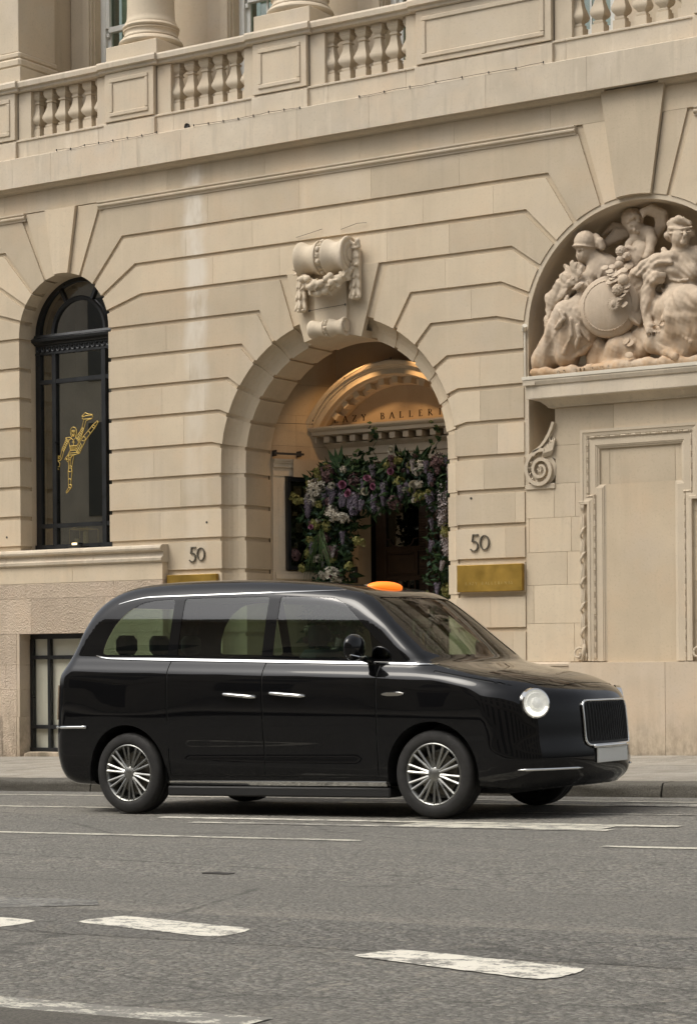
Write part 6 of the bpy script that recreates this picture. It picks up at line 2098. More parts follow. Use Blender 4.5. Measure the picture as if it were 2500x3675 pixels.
# ================================================================== SCULPTURE IN THE NICHE
SC = {
 'left_figure': [('e',2.947,0.1,5.478,0.118,0.125,0.125,-12,0.02), ('e',2.936,0.085,5.427,0.121,0.126,0.026,-8,0.012), ('e',2.938,0.09,5.357,0.082,0.09,0.105,-10,0.02), ('c',2.879,0.08,5.382,2.872,0.075,5.346,0.012,0.02,0.015), ('c',2.9,0.07,5.321,2.91,0.07,5.302,0.022,0.018,0.015), ('c',2.928,0.08,5.302,2.943,0.09,5.289,0.03,0.03,0.02), ('c',2.904,0.04,5.389,2.968,0,5.384,0.012,0.012,0.012), ('e',3.11,0.12,5.445,0.05,0.05,0.06,30,0.02), ('c',3.127,0.1,5.476,3.142,0.1,5.402,0.028,0.03,0.015), ('c',3.064,0.12,5.535,3.12,0.1,5.465,0.03,0.035,0.02), ('c',3.12,0.1,5.465,3.137,0.12,5.418,0.035,0.03,0.02), ('c',2.986,0.14,5.353,3.029,0.16,5.279,0.07,0.078,0.04), ('c',3.029,0.16,5.279,3.086,0.18,5.215,0.078,0.1,0.04), ('e',3.097,0.24,5.235,0.2,0.15,0.13,-20,0.06), ('e',3.092,0.22,5.112,0.17,0.15,0.2,0,0.06), ('e',3.064,0.22,4.957,0.17,0.15,0.16,0,0.06), ('e',3.097,0.1,5.129,0.07,0.06,0.07,0,0.04), ('c',3.048,0.12,5.198,3.01,0.06,5.084,0.085,0.08,0.03), ('c',3.01,0.06,5.084,2.965,0.03,5,0.08,0.082,0.03), ('c',2.931,0,4.987,3.038,0,4.994,0.05,0.05,0.03), ('c',2.961,0.02,4.963,2.937,0,4.89,0.052,0.045,0.02), ('c',2.937,0,4.89,2.924,-0.02,4.816,0.045,0.036,0.02), ('e',2.918,-0.03,4.797,0.05,0.035,0.03,-20,0.02), ('c',2.921,-0.05,4.794,2.906,-0.06,4.766,0.012,0.011,0.006), ('c',2.906,-0.06,4.766,2.887,-0.05,4.755,0.011,0.009,0.006), ('c',2.933,-0.05,4.793,2.919,-0.06,4.765,0.012,0.011,0.006), ('c',2.919,-0.06,4.765,2.901,-0.05,4.754,0.011,0.009,0.006), ('c',2.945,-0.05,4.792,2.932,-0.06,4.764,0.012,0.011,0.006), ('c',2.932,-0.06,4.764,2.914,-0.05,4.752,0.011,0.009,0.006), ('c',2.957,-0.05,4.79,2.946,-0.06,4.762,0.012,0.011,0.006), ('c',2.946,-0.06,4.762,2.927,-0.05,4.751,0.011,0.009,0.006), ('c',3.039,0.05,4.887,2.812,0.02,4.796,0.06,0.05,0.03), ('c',2.812,0.02,4.796,2.639,-0.04,4.72,0.05,0.038,0.03), ('e',2.581,-0.06,4.674,0.045,0.03,0.055,15,0.02), ('c',2.572,-0.09,4.653,2.57,-0.105,4.603,0.014,0.013,0.006), ('c',2.57,-0.105,4.603,2.58,-0.085,4.568,0.013,0.01,0.006), ('c',2.591,-0.09,4.651,2.589,-0.105,4.601,0.014,0.013,0.006), ('c',2.589,-0.105,4.601,2.596,-0.085,4.566,0.013,0.01,0.006), ('c',2.61,-0.09,4.649,2.608,-0.105,4.599,0.014,0.013,0.006), ('c',2.608,-0.105,4.599,2.612,-0.085,4.565,0.013,0.01,0.006), ('c',2.629,-0.09,4.647,2.627,-0.105,4.597,0.014,0.013,0.006), ('c',2.627,-0.105,4.597,2.628,-0.085,4.563,0.013,0.01,0.006), ('c',3.029,0.18,4.785,2.913,0.06,4.756,0.17,0.15,0.06), ('c',2.913,0.06,4.756,2.798,-0.06,4.726,0.15,0.125,0.06), ('c',3.036,0.22,4.753,2.934,0.1,4.771,0.16,0.14,0.05), ('c',2.791,-0.06,4.721,2.682,-0.02,4.524,0.12,0.13,0.06), ('c',2.682,-0.02,4.524,2.475,0.06,4.26,0.13,0.16,0.06), ('c',2.912,-0.02,4.648,2.846,0,4.476,0.15,0.15,0.06), ('c',2.846,0,4.476,2.749,0.03,4.294,0.15,0.15,0.06), ('c',3.006,0.06,4.614,2.987,0.04,4.48,0.13,0.13,0.05), ('c',2.987,0.04,4.48,2.911,0.03,4.365,0.13,0.11,0.05), ('c',2.475,0.06,4.321,2.397,0.05,4.179,0.11,0.06,0.05), ('c',2.574,0,4.232,2.792,-0.03,4.223,0.03,0.03,0.02), ('c',2.792,-0.03,4.223,2.95,-0.05,4.279,0.03,0.03,0.02), ('c',2.95,-0.05,4.279,3.056,-0.02,4.376,0.03,0.025,0.02), ('c',2.884,-0.15,4.742,2.823,-0.14,4.556,0.022,0.022,0.015), ('c',2.823,-0.14,4.556,2.656,-0.08,4.289,0.022,0.022,0.015), ('c',2.94,-0.13,4.739,2.992,-0.13,4.542,0.022,0.022,0.015), ('c',2.992,-0.13,4.542,3.072,-0.08,4.421,0.022,0.022,0.015), ('c',2.979,-0.1,4.751,3.053,-0.09,4.626,0.02,0.02,0.015), ('c',3.053,-0.09,4.626,3.077,-0.06,4.495,0.02,0.02,0.015), ('c',2.836,-0.19,4.693,2.721,-0.15,4.516,0.018,0.018,0.015), ('c',2.721,-0.15,4.516,2.52,-0.08,4.288,0.018,0.018,0.015), ('c',2.628,-0.1,4.555,2.524,-0.06,4.375,0.018,0.018,0.015), ('c',2.524,-0.06,4.375,2.444,-0.04,4.239,0.018,0.018,0.015), ('c',2.906,-0.17,4.629,2.9,-0.16,4.463,0.018,0.018,0.015), ('c',2.9,-0.16,4.463,2.798,-0.12,4.296,0.018,0.018,0.015), ('c',2.98,-0.16,4.563,2.988,-0.15,4.444,0.016,0.016,0.015), ('c',2.988,-0.15,4.444,2.932,-0.12,4.333,0.016,0.016,0.015), ('c',2.802,-0.2,4.719,2.846,-0.21,4.641,0.022,0.022,0.015), ('c',2.846,-0.21,4.641,2.736,-0.18,4.559,0.022,0.022,0.015), ('c',2.955,-0.05,4.809,2.935,-0.12,4.717,0.028,0.028,0.015), ('c',2.935,-0.12,4.717,3.031,-0.1,4.626,0.028,0.028,0.015), ('c',3.086,0.07,5.198,3.058,0.03,5.111,0.016,0.016,0.015), ('c',3.058,0.03,5.111,3.039,0,5.036,0.016,0.016,0.015), ('c',3.16,0.08,5.168,3.129,0.06,5.084,0.014,0.014,0.015), ('c',3.036,-0.05,5.029,3.067,-0.06,4.964,0.014,0.014,0.015), ('x',2.922,0.015,5.371,2.965,-0.02,5.366,0.016,0.016,0.012), ('x',2.898,0.04,5.323,2.927,0.02,5.318,0.006,0.006,0.006)],
 'cherub': [('e',3.398,0.3,5.701,0.115,0.12,0.12,10,0.02), ('e',3.438,0.27,5.613,0.085,0.09,0.08,15,0.02), ('c',3.472,0.18,5.581,3.485,0.17,5.556,0.016,0.018,0.012), ('c',3.481,0.19,5.542,3.502,0.2,5.545,0.02,0.02,0.012), ('e',3.447,0.202,5.737,0.026,0.026,0.022,-10.404,0.008), ('e',3.353,0.246,5.768,0.026,0.026,0.022,-34.758,0.008), ('e',3.452,0.295,5.787,0.026,0.026,0.022,-19.252,0.008), ('e',3.412,0.269,5.798,0.026,0.026,0.022,-2.379,0.008), ('e',3.486,0.211,5.724,0.026,0.026,0.022,11.125,0.008), ('e',3.476,0.228,5.751,0.026,0.026,0.022,29.444,0.008), ('e',3.331,0.289,5.792,0.026,0.026,0.022,13.713,0.008), ('e',3.469,0.272,5.774,0.026,0.026,0.022,7.288,0.008), ('e',3.41,0.196,5.657,0.026,0.026,0.022,29.242,0.008), ('e',3.329,0.287,5.789,0.026,0.026,0.022,30.305,0.008), ('e',3.406,0.256,5.793,0.026,0.026,0.022,-8.403,0.008), ('e',3.473,0.199,5.719,0.026,0.026,0.022,34.847,0.008), ('e',3.506,0.222,5.661,0.026,0.026,0.022,-29.122,0.008), ('e',3.419,0.264,5.795,0.026,0.026,0.022,-5.107,0.008), ('e',3.357,0.219,5.713,0.026,0.026,0.022,0.579,0.008), ('e',3.349,0.226,5.723,0.026,0.026,0.022,6.806,0.008), ('e',3.367,0.276,5.8,0.026,0.026,0.022,14.559,0.008), ('e',3.453,0.276,5.786,0.026,0.026,0.022,39.279,0.008), ('e',3.39,0.199,5.682,0.026,0.026,0.022,28.851,0.008), ('e',3.444,0.289,5.793,0.026,0.026,0.022,5.529,0.008), ('e',3.422,0.188,5.684,0.026,0.026,0.022,26.529,0.008), ('e',3.322,0.249,5.72,0.026,0.026,0.022,-34.923,0.008), ('e',3.426,0.274,5.797,0.026,0.026,0.022,-32.919,0.008), ('e',3.474,0.197,5.713,0.026,0.026,0.022,-27.939,0.008), ('e',3.408,0.233,5.775,0.026,0.026,0.022,29.821,0.008), ('e',3.488,0.275,5.755,0.026,0.026,0.022,-36.405,0.008), ('e',3.425,0.189,5.704,0.026,0.026,0.022,30.472,0.008), ('e',3.495,0.288,5.741,0.026,0.026,0.022,39.881,0.008), ('e',3.404,0.196,5.666,0.026,0.026,0.022,7.981,0.008), ('e',3.51,0.277,5.687,0.026,0.026,0.022,-7.365,0.008), ('e',3.345,0.227,5.691,0.026,0.026,0.022,-36.605,0.008), ('e',3.505,0.216,5.697,0.026,0.026,0.022,36.693,0.008), ('e',3.508,0.233,5.71,0.026,0.026,0.022,-3.167,0.008), ('e',3.319,0.289,5.782,0.026,0.026,0.022,7.652,0.008), ('e',3.331,0.267,5.773,0.026,0.026,0.022,35.25,0.008), ('e',3.295,0.295,5.755,0.026,0.026,0.022,17.625,0.008), ('e',3.455,0.187,5.695,0.026,0.026,0.022,38.224,0.008), ('e',3.309,0.287,5.77,0.026,0.026,0.022,-39.083,0.008), ('e',3.34,0.252,5.764,0.026,0.026,0.022,-38.396,0.008), ('e',3.36,0.241,5.767,0.026,0.026,0.022,-35.194,0.008), ('e',3.361,0.225,5.74,0.026,0.026,0.022,14.343,0.008), ('e',3.38,0.237,5.773,0.026,0.026,0.022,19.043,0.008), ('e',3.504,0.285,5.666,0.026,0.026,0.022,14.082,0.008), ('e',3.511,0.274,5.695,0.026,0.026,0.022,-3.495,0.008), ('e',3.334,0.238,5.722,0.026,0.026,0.022,-10.884,0.008), ('e',3.402,0.197,5.715,0.026,0.026,0.022,7.65,0.008), ('c',3.438,0.34,5.552,3.477,0.34,5.499,0.06,0.08,0.04), ('e',3.503,0.34,5.508,0.14,0.1,0.12,25,0.05), ('e',3.476,0.34,5.379,0.12,0.1,0.13,10,0.05), ('e',3.439,0.36,5.265,0.12,0.11,0.12,0,0.05), ('c',3.594,0.3,5.539,3.646,0.24,5.439,0.062,0.052,0.03), ('c',3.646,0.24,5.439,3.646,0.18,5.31,0.052,0.045,0.03), ('c',3.646,0.18,5.31,3.629,0.16,5.273,0.045,0.036,0.03), ('e',3.627,0.15,5.254,0.045,0.035,0.035,0,0.02), ('c',3.443,0.3,5.509,3.404,0.24,5.431,0.055,0.048,0.03), ('c',3.404,0.24,5.431,3.383,0.2,5.367,0.048,0.04,0.03), ('x',3.449,0.18,5.596,3.464,0.17,5.59,0.018,0.018,0.012), ('x',3.497,0.19,5.592,3.512,0.18,5.589,0.018,0.018,0.012), ('x',3.47,0.185,5.551,3.496,0.185,5.55,0.006,0.006,0.006), ('c',3.363,0.36,5.588,3.209,0.32,5.6,0.035,0.038,0.012), ('c',3.209,0.32,5.6,3.065,0.34,5.522,0.038,0.014,0.012), ('c',3.356,0.36,5.585,3.197,0.32,5.587,0.035,0.038,0.012), ('c',3.197,0.32,5.587,3.055,0.34,5.511,0.038,0.014,0.012), ('c',3.349,0.36,5.581,3.185,0.32,5.574,0.035,0.038,0.012), ('c',3.185,0.32,5.574,3.045,0.34,5.5,0.038,0.014,0.012), ('c',3.343,0.36,5.577,3.174,0.32,5.561,0.035,0.038,0.012), ('c',3.174,0.32,5.561,3.034,0.34,5.489,0.038,0.014,0.012), ('c',3.336,0.36,5.573,3.162,0.32,5.548,0.035,0.038,0.012), ('c',3.162,0.32,5.548,3.024,0.34,5.478,0.038,0.014,0.012), ('c',3.329,0.36,5.57,3.15,0.32,5.534,0.035,0.038,0.012), ('c',3.15,0.32,5.534,3.029,0.34,5.466,0.038,0.014,0.012), ('c',3.323,0.36,5.566,3.138,0.32,5.521,0.035,0.038,0.012), ('c',3.138,0.32,5.521,3.034,0.34,5.453,0.038,0.014,0.012), ('c',3.316,0.36,5.562,3.126,0.32,5.508,0.035,0.038,0.012), ('c',3.126,0.32,5.508,3.039,0.34,5.44,0.038,0.014,0.012), ('c',3.309,0.36,5.558,3.115,0.32,5.495,0.035,0.038,0.012), ('c',3.115,0.32,5.495,3.044,0.34,5.427,0.038,0.014,0.012), ('c',3.297,0.36,5.645,3.178,0.33,5.678,0.03,0.03,0.012), ('c',3.178,0.33,5.678,3.079,0.34,5.618,0.03,0.015,0.012), ('c',3.289,0.36,5.642,3.173,0.33,5.671,0.03,0.03,0.012), ('c',3.173,0.33,5.671,3.071,0.34,5.612,0.03,0.015,0.012), ('c',3.281,0.36,5.639,3.167,0.33,5.665,0.03,0.03,0.012), ('c',3.167,0.33,5.665,3.063,0.34,5.606,0.03,0.015,0.012), ('c',3.273,0.36,5.637,3.162,0.33,5.658,0.03,0.03,0.012), ('c',3.162,0.33,5.658,3.055,0.34,5.599,0.03,0.015,0.012), ('c',3.265,0.36,5.634,3.157,0.33,5.651,0.03,0.03,0.012), ('c',3.157,0.33,5.651,3.047,0.34,5.593,0.03,0.015,0.012), ('c',3.257,0.36,5.631,3.151,0.33,5.645,0.03,0.03,0.012), ('c',3.151,0.33,5.645,3.039,0.34,5.586,0.03,0.015,0.012), ('c',3.649,0.38,5.51,3.77,0.3,5.602,0.03,0.034,0.012), ('c',3.77,0.3,5.602,3.797,0.24,5.708,0.034,0.034,0.012), ('c',3.797,0.24,5.708,3.683,0.18,5.777,0.034,0.03,0.012), ('c',3.683,0.18,5.777,3.562,0.16,5.753,0.03,0.012,0.012), ('c',3.647,0.38,5.512,3.761,0.3,5.605,0.03,0.034,0.012), ('c',3.761,0.3,5.605,3.786,0.24,5.712,0.034,0.034,0.012), ('c',3.786,0.24,5.712,3.673,0.18,5.772,0.034,0.03,0.012), ('c',3.673,0.18,5.772,3.565,0.16,5.751,0.03,0.012,0.012), ('c',3.645,0.38,5.514,3.752,0.3,5.607,0.03,0.034,0.012), ('c',3.752,0.3,5.607,3.775,0.24,5.715,0.034,0.034,0.012), ('c',3.775,0.24,5.715,3.663,0.18,5.768,0.034,0.03,0.012), ('c',3.663,0.18,5.768,3.568,0.16,5.747,0.03,0.012,0.012), ('c',3.644,0.38,5.515,3.743,0.3,5.61,0.03,0.034,0.012), ('c',3.743,0.3,5.61,3.764,0.24,5.717,0.034,0.034,0.012), ('c',3.764,0.24,5.717,3.653,0.18,5.763,0.034,0.03,0.012), ('c',3.653,0.18,5.763,3.571,0.16,5.741,0.03,0.012,0.012), ('c',3.642,0.38,5.517,3.734,0.3,5.613,0.03,0.034,0.012), ('c',3.734,0.3,5.613,3.752,0.24,5.716,0.034,0.034,0.012), ('c',3.752,0.24,5.716,3.644,0.18,5.758,0.034,0.03,0.012), ('c',3.644,0.18,5.758,3.574,0.16,5.733,0.03,0.012,0.012), ('c',3.64,0.38,5.519,3.725,0.3,5.615,0.03,0.034,0.012), ('c',3.725,0.3,5.615,3.741,0.24,5.715,0.034,0.034,0.012), ('c',3.741,0.24,5.715,3.634,0.18,5.753,0.034,0.03,0.012), ('c',3.634,0.18,5.753,3.578,0.16,5.723,0.03,0.012,0.012), ('c',3.639,0.38,5.52,3.716,0.3,5.618,0.03,0.034,0.012), ('c',3.716,0.3,5.618,3.73,0.24,5.712,0.034,0.034,0.012), ('c',3.73,0.24,5.712,3.624,0.18,5.748,0.034,0.03,0.012), ('c',3.624,0.18,5.748,3.581,0.16,5.71,0.03,0.012,0.012), ('c',3.637,0.38,5.522,3.707,0.3,5.62,0.03,0.034,0.012), ('c',3.707,0.3,5.62,3.718,0.24,5.707,0.034,0.034,0.012), ('c',3.718,0.24,5.707,3.614,0.18,5.744,0.034,0.03,0.012), ('c',3.614,0.18,5.744,3.584,0.16,5.695,0.03,0.012,0.012), ('c',3.636,0.38,5.524,3.699,0.3,5.623,0.03,0.034,0.012), ('c',3.699,0.3,5.623,3.707,0.24,5.701,0.034,0.034,0.012), ('c',3.707,0.24,5.701,3.604,0.18,5.739,0.034,0.03,0.012), ('c',3.604,0.18,5.739,3.587,0.16,5.678,0.03,0.012,0.012)],
 'right_figure': [('e',3.991,0.16,5.499,0.118,0.125,0.135,-6,0.02), ('e',4.036,0.105,5.413,0.088,0.105,0.118,0,0.02), ('e',4.007,0.14,5.49,0.124,0.128,0.04,-6,0.008), ('c',3.916,0.1,5.562,4.034,0.05,5.581,0.035,0.04,0.02), ('c',4.034,0.05,5.581,4.126,0.1,5.537,0.04,0.035,0.02), ('c',3.897,0.1,5.553,4.015,0.035,5.581,0.014,0.016,0.008), ('c',4.015,0.035,5.581,4.118,0.06,5.549,0.016,0.014,0.008), ('c',3.905,0.1,5.564,4.03,0.035,5.581,0.014,0.016,0.008), ('c',4.03,0.035,5.581,4.126,0.06,5.544,0.016,0.014,0.008), ('c',3.913,0.1,5.575,4.046,0.035,5.582,0.014,0.016,0.008), ('c',4.046,0.035,5.582,4.133,0.06,5.538,0.016,0.014,0.008), ('c',3.92,0.1,5.586,4.061,0.035,5.582,0.014,0.016,0.008), ('c',4.061,0.035,5.582,4.141,0.06,5.532,0.016,0.014,0.008), ('c',3.928,0.1,5.597,4.076,0.035,5.583,0.014,0.016,0.008), ('c',4.076,0.035,5.583,4.148,0.06,5.527,0.016,0.014,0.008), ('c',3.936,0.1,5.607,4.091,0.035,5.583,0.014,0.016,0.008), ('c',4.091,0.035,5.583,4.156,0.06,5.521,0.016,0.014,0.008), ('e',3.876,0.16,5.453,0.05,0.06,0.045,0,0.02), ('e',3.89,0.2,5.428,0.05,0.06,0.04,0,0.02), ('e',4.137,0.16,5.446,0.03,0.05,0.04,0,0.02), ('c',4.116,0.005,5.44,4.136,-0.02,5.401,0.014,0.018,0.012), ('c',4.136,-0.02,5.401,4.13,-0.012,5.387,0.018,0.022,0.012), ('c',4.105,0,5.368,4.14,0.005,5.365,0.014,0.012,0.008), ('c',4.106,0.005,5.356,4.134,0.008,5.353,0.013,0.012,0.006), ('e',4.104,0.03,5.334,0.035,0.035,0.028,0,0.02), ('c',3.997,0.16,5.386,3.985,0.17,5.27,0.068,0.078,0.05), ('e',4.003,0.2,5.202,0.24,0.13,0.11,4,0.06), ('e',3.973,0.18,5.084,0.19,0.14,0.16,0,0.06), ('e',3.984,0.18,4.952,0.165,0.13,0.15,0,0.06), ('e',4.022,0.18,4.842,0.2,0.15,0.14,0,0.06), ('e',3.962,0.06,5.067,0.085,0.065,0.08,0,0.04), ('e',4.158,0.09,5.044,0.085,0.05,0.08,0,0.05), ('e',4.169,0.2,5.196,0.12,0.11,0.12,0,0.05), ('x',4.111,0.015,5.363,4.149,0.015,5.36,0.004,0.004,0.004), ('c',3.919,0.05,5.512,4.021,0.02,5.477,0.01,0.012,0.006), ('c',4.021,0.02,5.477,4.122,0.02,5.477,0.012,0.012,0.006), ('c',4.122,0.02,5.477,4.174,0.06,5.49,0.012,0.01,0.006), ('c',3.925,0.05,5.453,4.021,0.02,5.43,0.01,0.011,0.006), ('c',4.021,0.02,5.43,4.123,0.018,5.432,0.011,0.011,0.006), ('c',4.123,0.018,5.432,4.168,0.06,5.443,0.011,0.01,0.006), ('c',3.937,0.06,5.199,3.797,0.03,5.174,0.075,0.075,0.04), ('c',3.797,0.03,5.174,3.672,0.02,5.139,0.075,0.06,0.04), ('c',3.672,0.02,5.139,3.555,0.02,5.068,0.06,0.05,0.04), ('c',3.555,0.02,5.068,3.511,0.03,4.991,0.05,0.05,0.04), ('c',3.963,0,5.14,3.841,-0.04,5.147,0.02,0.024,0.012), ('c',3.841,-0.04,5.147,3.695,-0.03,5.105,0.024,0.022,0.012), ('c',3.695,-0.03,5.105,3.6,-0.02,5.046,0.022,0.02,0.012), ('c',3.861,0.06,5.29,3.93,0.02,5.205,0.03,0.03,0.015), ('c',3.93,0.02,5.205,3.968,-0.01,5.138,0.03,0.02,0.015), ('c',3.52,0.04,5.016,3.488,0.02,4.778,0.05,0.09,0.03), ('c',3.488,0.02,4.778,3.509,0,4.642,0.09,0.08,0.03), ('c',3.509,0,4.642,3.608,-0.02,4.535,0.08,0.02,0.03), ('c',3.553,0.08,4.994,3.556,0.07,4.754,0.07,0.08,0.04), ('c',3.556,0.07,4.754,3.598,0.03,4.578,0.08,0.05,0.04), ('c',3.476,-0.04,4.723,3.55,-0.06,4.594,0.02,0.022,0.012), ('c',3.55,-0.06,4.594,3.633,-0.06,4.527,0.022,0.014,0.012), ('c',3.622,0.1,5.014,3.594,0.1,4.814,0.07,0.07,0.04), ('c',3.842,0.1,5.145,3.768,0.05,5.05,0.1,0.105,0.04), ('c',3.668,0,5.042,3.793,-0.05,4.968,0.035,0.045,0.02), ('c',3.793,-0.05,4.968,3.86,0,4.962,0.045,0.035,0.02), ('c',3.707,0,5.085,3.836,-0.06,5.009,0.03,0.036,0.015), ('c',3.836,-0.06,5.009,3.89,-0.01,5.017,0.036,0.03,0.015), ('c',3.744,0.03,5.014,3.705,0,4.86,0.078,0.066,0.03), ('c',3.705,0,4.86,3.7,-0.02,4.763,0.066,0.062,0.03), ('c',3.7,-0.02,4.763,3.728,-0.07,4.517,0.062,0.044,0.03), ('e',3.762,-0.09,4.47,0.055,0.035,0.05,-15,0.02), ('c',3.756,-0.12,4.455,3.769,-0.13,4.423,0.016,0.014,0.006), ('c',3.769,-0.13,4.423,3.768,-0.11,4.391,0.014,0.011,0.006), ('c',3.784,-0.12,4.452,3.806,-0.13,4.42,0.016,0.014,0.006), ('c',3.806,-0.13,4.42,3.808,-0.11,4.366,0.014,0.011,0.006), ('c',3.813,-0.12,4.45,3.842,-0.13,4.417,0.016,0.014,0.006), ('c',3.842,-0.13,4.417,3.847,-0.11,4.351,0.014,0.011,0.006), ('c',3.841,-0.12,4.447,3.877,-0.13,4.413,0.016,0.014,0.006), ('c',3.877,-0.13,4.413,3.885,-0.11,4.361,0.014,0.011,0.006), ('c',3.799,-0.1,4.495,3.872,-0.12,4.491,0.016,0.014,0.008), ('c',3.872,-0.12,4.491,3.905,-0.11,4.472,0.014,0.01,0.008), ('c',3.98,0.1,4.74,4.176,-0.06,4.71,0.17,0.16,0.06), ('c',4.176,-0.06,4.71,4.326,-0.12,4.675,0.16,0.15,0.06), ('c',3.912,0.05,4.681,4.108,-0.08,4.644,0.13,0.14,0.05), ('c',4.053,-0.15,4.686,4.028,-0.16,4.559,0.04,0.045,0.035), ('c',4.028,-0.16,4.559,3.994,-0.13,4.426,0.045,0.03,0.035), ('c',4.095,-0.15,4.673,4.071,-0.16,4.555,0.04,0.045,0.035), ('c',4.071,-0.16,4.555,4.044,-0.13,4.392,0.045,0.03,0.035), ('c',4.138,-0.15,4.678,4.114,-0.16,4.551,0.04,0.045,0.035), ('c',4.114,-0.16,4.551,4.094,-0.13,4.417,0.045,0.03,0.035), ('c',4.181,-0.15,4.665,4.156,-0.16,4.547,0.04,0.045,0.035), ('c',4.156,-0.16,4.547,4.122,-0.13,4.385,0.045,0.03,0.035), ('c',4.223,-0.15,4.67,4.199,-0.16,4.543,0.04,0.045,0.035), ('c',4.199,-0.16,4.543,4.172,-0.13,4.41,0.045,0.03,0.035), ('c',4.265,-0.15,4.656,4.241,-0.16,4.539,0.04,0.045,0.035), ('c',4.241,-0.16,4.539,4.222,-0.13,4.376,0.045,0.03,0.035), ('c',4.308,-0.15,4.661,4.284,-0.16,4.535,0.04,0.045,0.035), ('c',4.284,-0.16,4.535,4.25,-0.13,4.403,0.045,0.03,0.035), ('c',4.35,-0.15,4.648,4.326,-0.16,4.531,0.04,0.045,0.035), ('c',4.326,-0.16,4.531,4.299,-0.13,4.369,0.045,0.03,0.035), ('c',3.997,0,4.642,4.046,0,4.438,0.14,0.14,0.05), ('c',4.046,0,4.438,4.162,0.02,4.266,0.14,0.12,0.05), ('c',4.148,0,4.569,4.222,0,4.328,0.15,0.14,0.05), ('c',3.791,0.03,4.465,3.94,-0.02,4.351,0.09,0.1,0.05), ('c',3.94,-0.02,4.351,4.095,-0.03,4.172,0.1,0.07,0.05), ('c',3.862,-0.07,4.481,3.938,-0.1,4.412,0.016,0.018,0.01), ('c',3.938,-0.1,4.412,3.95,-0.1,4.305,0.018,0.018,0.01), ('c',3.95,-0.1,4.305,3.914,-0.09,4.274,0.018,0.012,0.01), ('c',3.614,0.05,4.448,3.787,-0.02,4.318,0.07,0.095,0.04), ('c',3.787,-0.02,4.318,3.969,-0.06,4.191,0.095,0.06,0.04), ('c',3.969,-0.06,4.191,4.029,-0.08,4.16,0.06,0.045,0.04), ('c',3.548,0.08,4.423,3.6,0.05,4.271,0.08,0.11,0.05), ('c',3.672,-0.02,4.411,3.848,-0.1,4.302,0.012,0.016,0.012), ('c',3.848,-0.1,4.302,3.984,-0.12,4.218,0.016,0.012,0.012), ('c',3.974,-0.1,4.197,4.063,-0.13,4.145,0.045,0.035,0.02), ('c',4.063,-0.13,4.145,4.076,-0.13,4.127,0.035,0.025,0.02), ('c',3.944,0.04,4.971,4.05,0.03,4.947,0.012,0.017,0.012), ('c',4.05,0.03,4.947,4.13,0.05,4.953,0.017,0.012,0.012), ('c',3.935,0.03,4.9,4.054,0.02,4.863,0.012,0.017,0.012), ('c',4.054,0.02,4.863,4.159,0.04,4.878,0.017,0.012,0.012), ('c',3.871,0.03,4.836,4.033,-0.02,4.789,0.012,0.017,0.012), ('c',4.033,-0.02,4.789,4.209,-0.02,4.806,0.017,0.012,0.012), ('c',3.811,0.08,4.908,3.935,0,4.79,0.012,0.017,0.012), ('c',3.935,0,4.79,4.151,-0.06,4.748,0.017,0.012,0.012), ('c',3.767,0.06,4.756,3.883,0,4.712,0.012,0.017,0.012), ('c',3.883,0,4.712,4.024,-0.06,4.714,0.017,0.012,0.012), ('c',3.755,0.06,4.816,3.858,0.03,4.802,0.012,0.017,0.012), ('c',3.771,0.05,4.683,3.87,0,4.608,0.012,0.017,0.012), ('c',3.715,0.12,4.805,3.796,0.08,4.673,0.09,0.1,0.05), ('c',3.796,0.08,4.673,3.89,0.04,4.564,0.1,0.09,0.05), ('c',4.041,-0.13,4.527,4.066,-0.13,4.443,0.014,0.017,0.012), ('c',4.066,-0.13,4.443,4.027,-0.1,4.392,0.017,0.014,0.012), ('c',4.076,-0.13,4.496,4.101,-0.13,4.412,0.014,0.017,0.012), ('c',4.101,-0.13,4.412,4.064,-0.1,4.36,0.017,0.014,0.012), ('c',4.111,-0.13,4.464,4.136,-0.13,4.38,0.014,0.017,0.012), ('c',4.136,-0.13,4.38,4.102,-0.1,4.329,0.017,0.014,0.012), ('c',4.146,-0.13,4.433,4.17,-0.13,4.349,0.014,0.017,0.012), ('c',4.17,-0.13,4.349,4.139,-0.1,4.298,0.017,0.014,0.012), ('c',4.181,-0.13,4.402,4.205,-0.13,4.318,0.014,0.017,0.012), ('c',4.205,-0.13,4.318,4.177,-0.1,4.266,0.017,0.014,0.012), ('c',4.216,-0.13,4.371,4.24,-0.13,4.287,0.014,0.017,0.012), ('c',4.24,-0.13,4.287,4.214,-0.1,4.235,0.017,0.014,0.012), ('c',4.011,-0.16,4.66,3.971,-0.17,4.575,0.014,0.014,0.008), ('c',3.971,-0.17,4.575,3.904,-0.15,4.496,0.014,0.012,0.008), ('e',3.956,-0.175,4.55,0.036,0.018,0.042,-15,0.006), ('e',4.011,-0.16,4.663,0.022,0.022,0.022,0,0.006)],
 'cornucopia': [('c',3.459,0.12,5.321,3.495,0.14,5.261,0.03,0.035,0.012), ('c',3.495,0.14,5.261,3.505,0.16,5.179,0.035,0.03,0.012), ('c',3.449,0.1,5.367,3.498,0.12,5.341,0.028,0.03,0.01), ('c',3.498,0.12,5.341,3.53,0.14,5.257,0.03,0.03,0.01), ('c',3.53,0.14,5.257,3.514,0.14,5.175,0.03,0.028,0.01), ('c',3.514,0.14,5.175,3.494,0.14,5.129,0.028,0.02,0.01), ('c',3.526,0.2,5.267,3.534,0.24,5.332,0.09,0.1,0.04), ('c',3.534,0.24,5.332,3.493,0.26,5.388,0.1,0.08,0.04), ('e',3.439,0.16,5.198,0.1,0.08,0.12,20,0.04), ('e',3.393,0.06,5.008,0.09,0.08,0.18,10,0.04), ('e',3.464,0.06,4.893,0.08,0.07,0.18,0,0.04)],
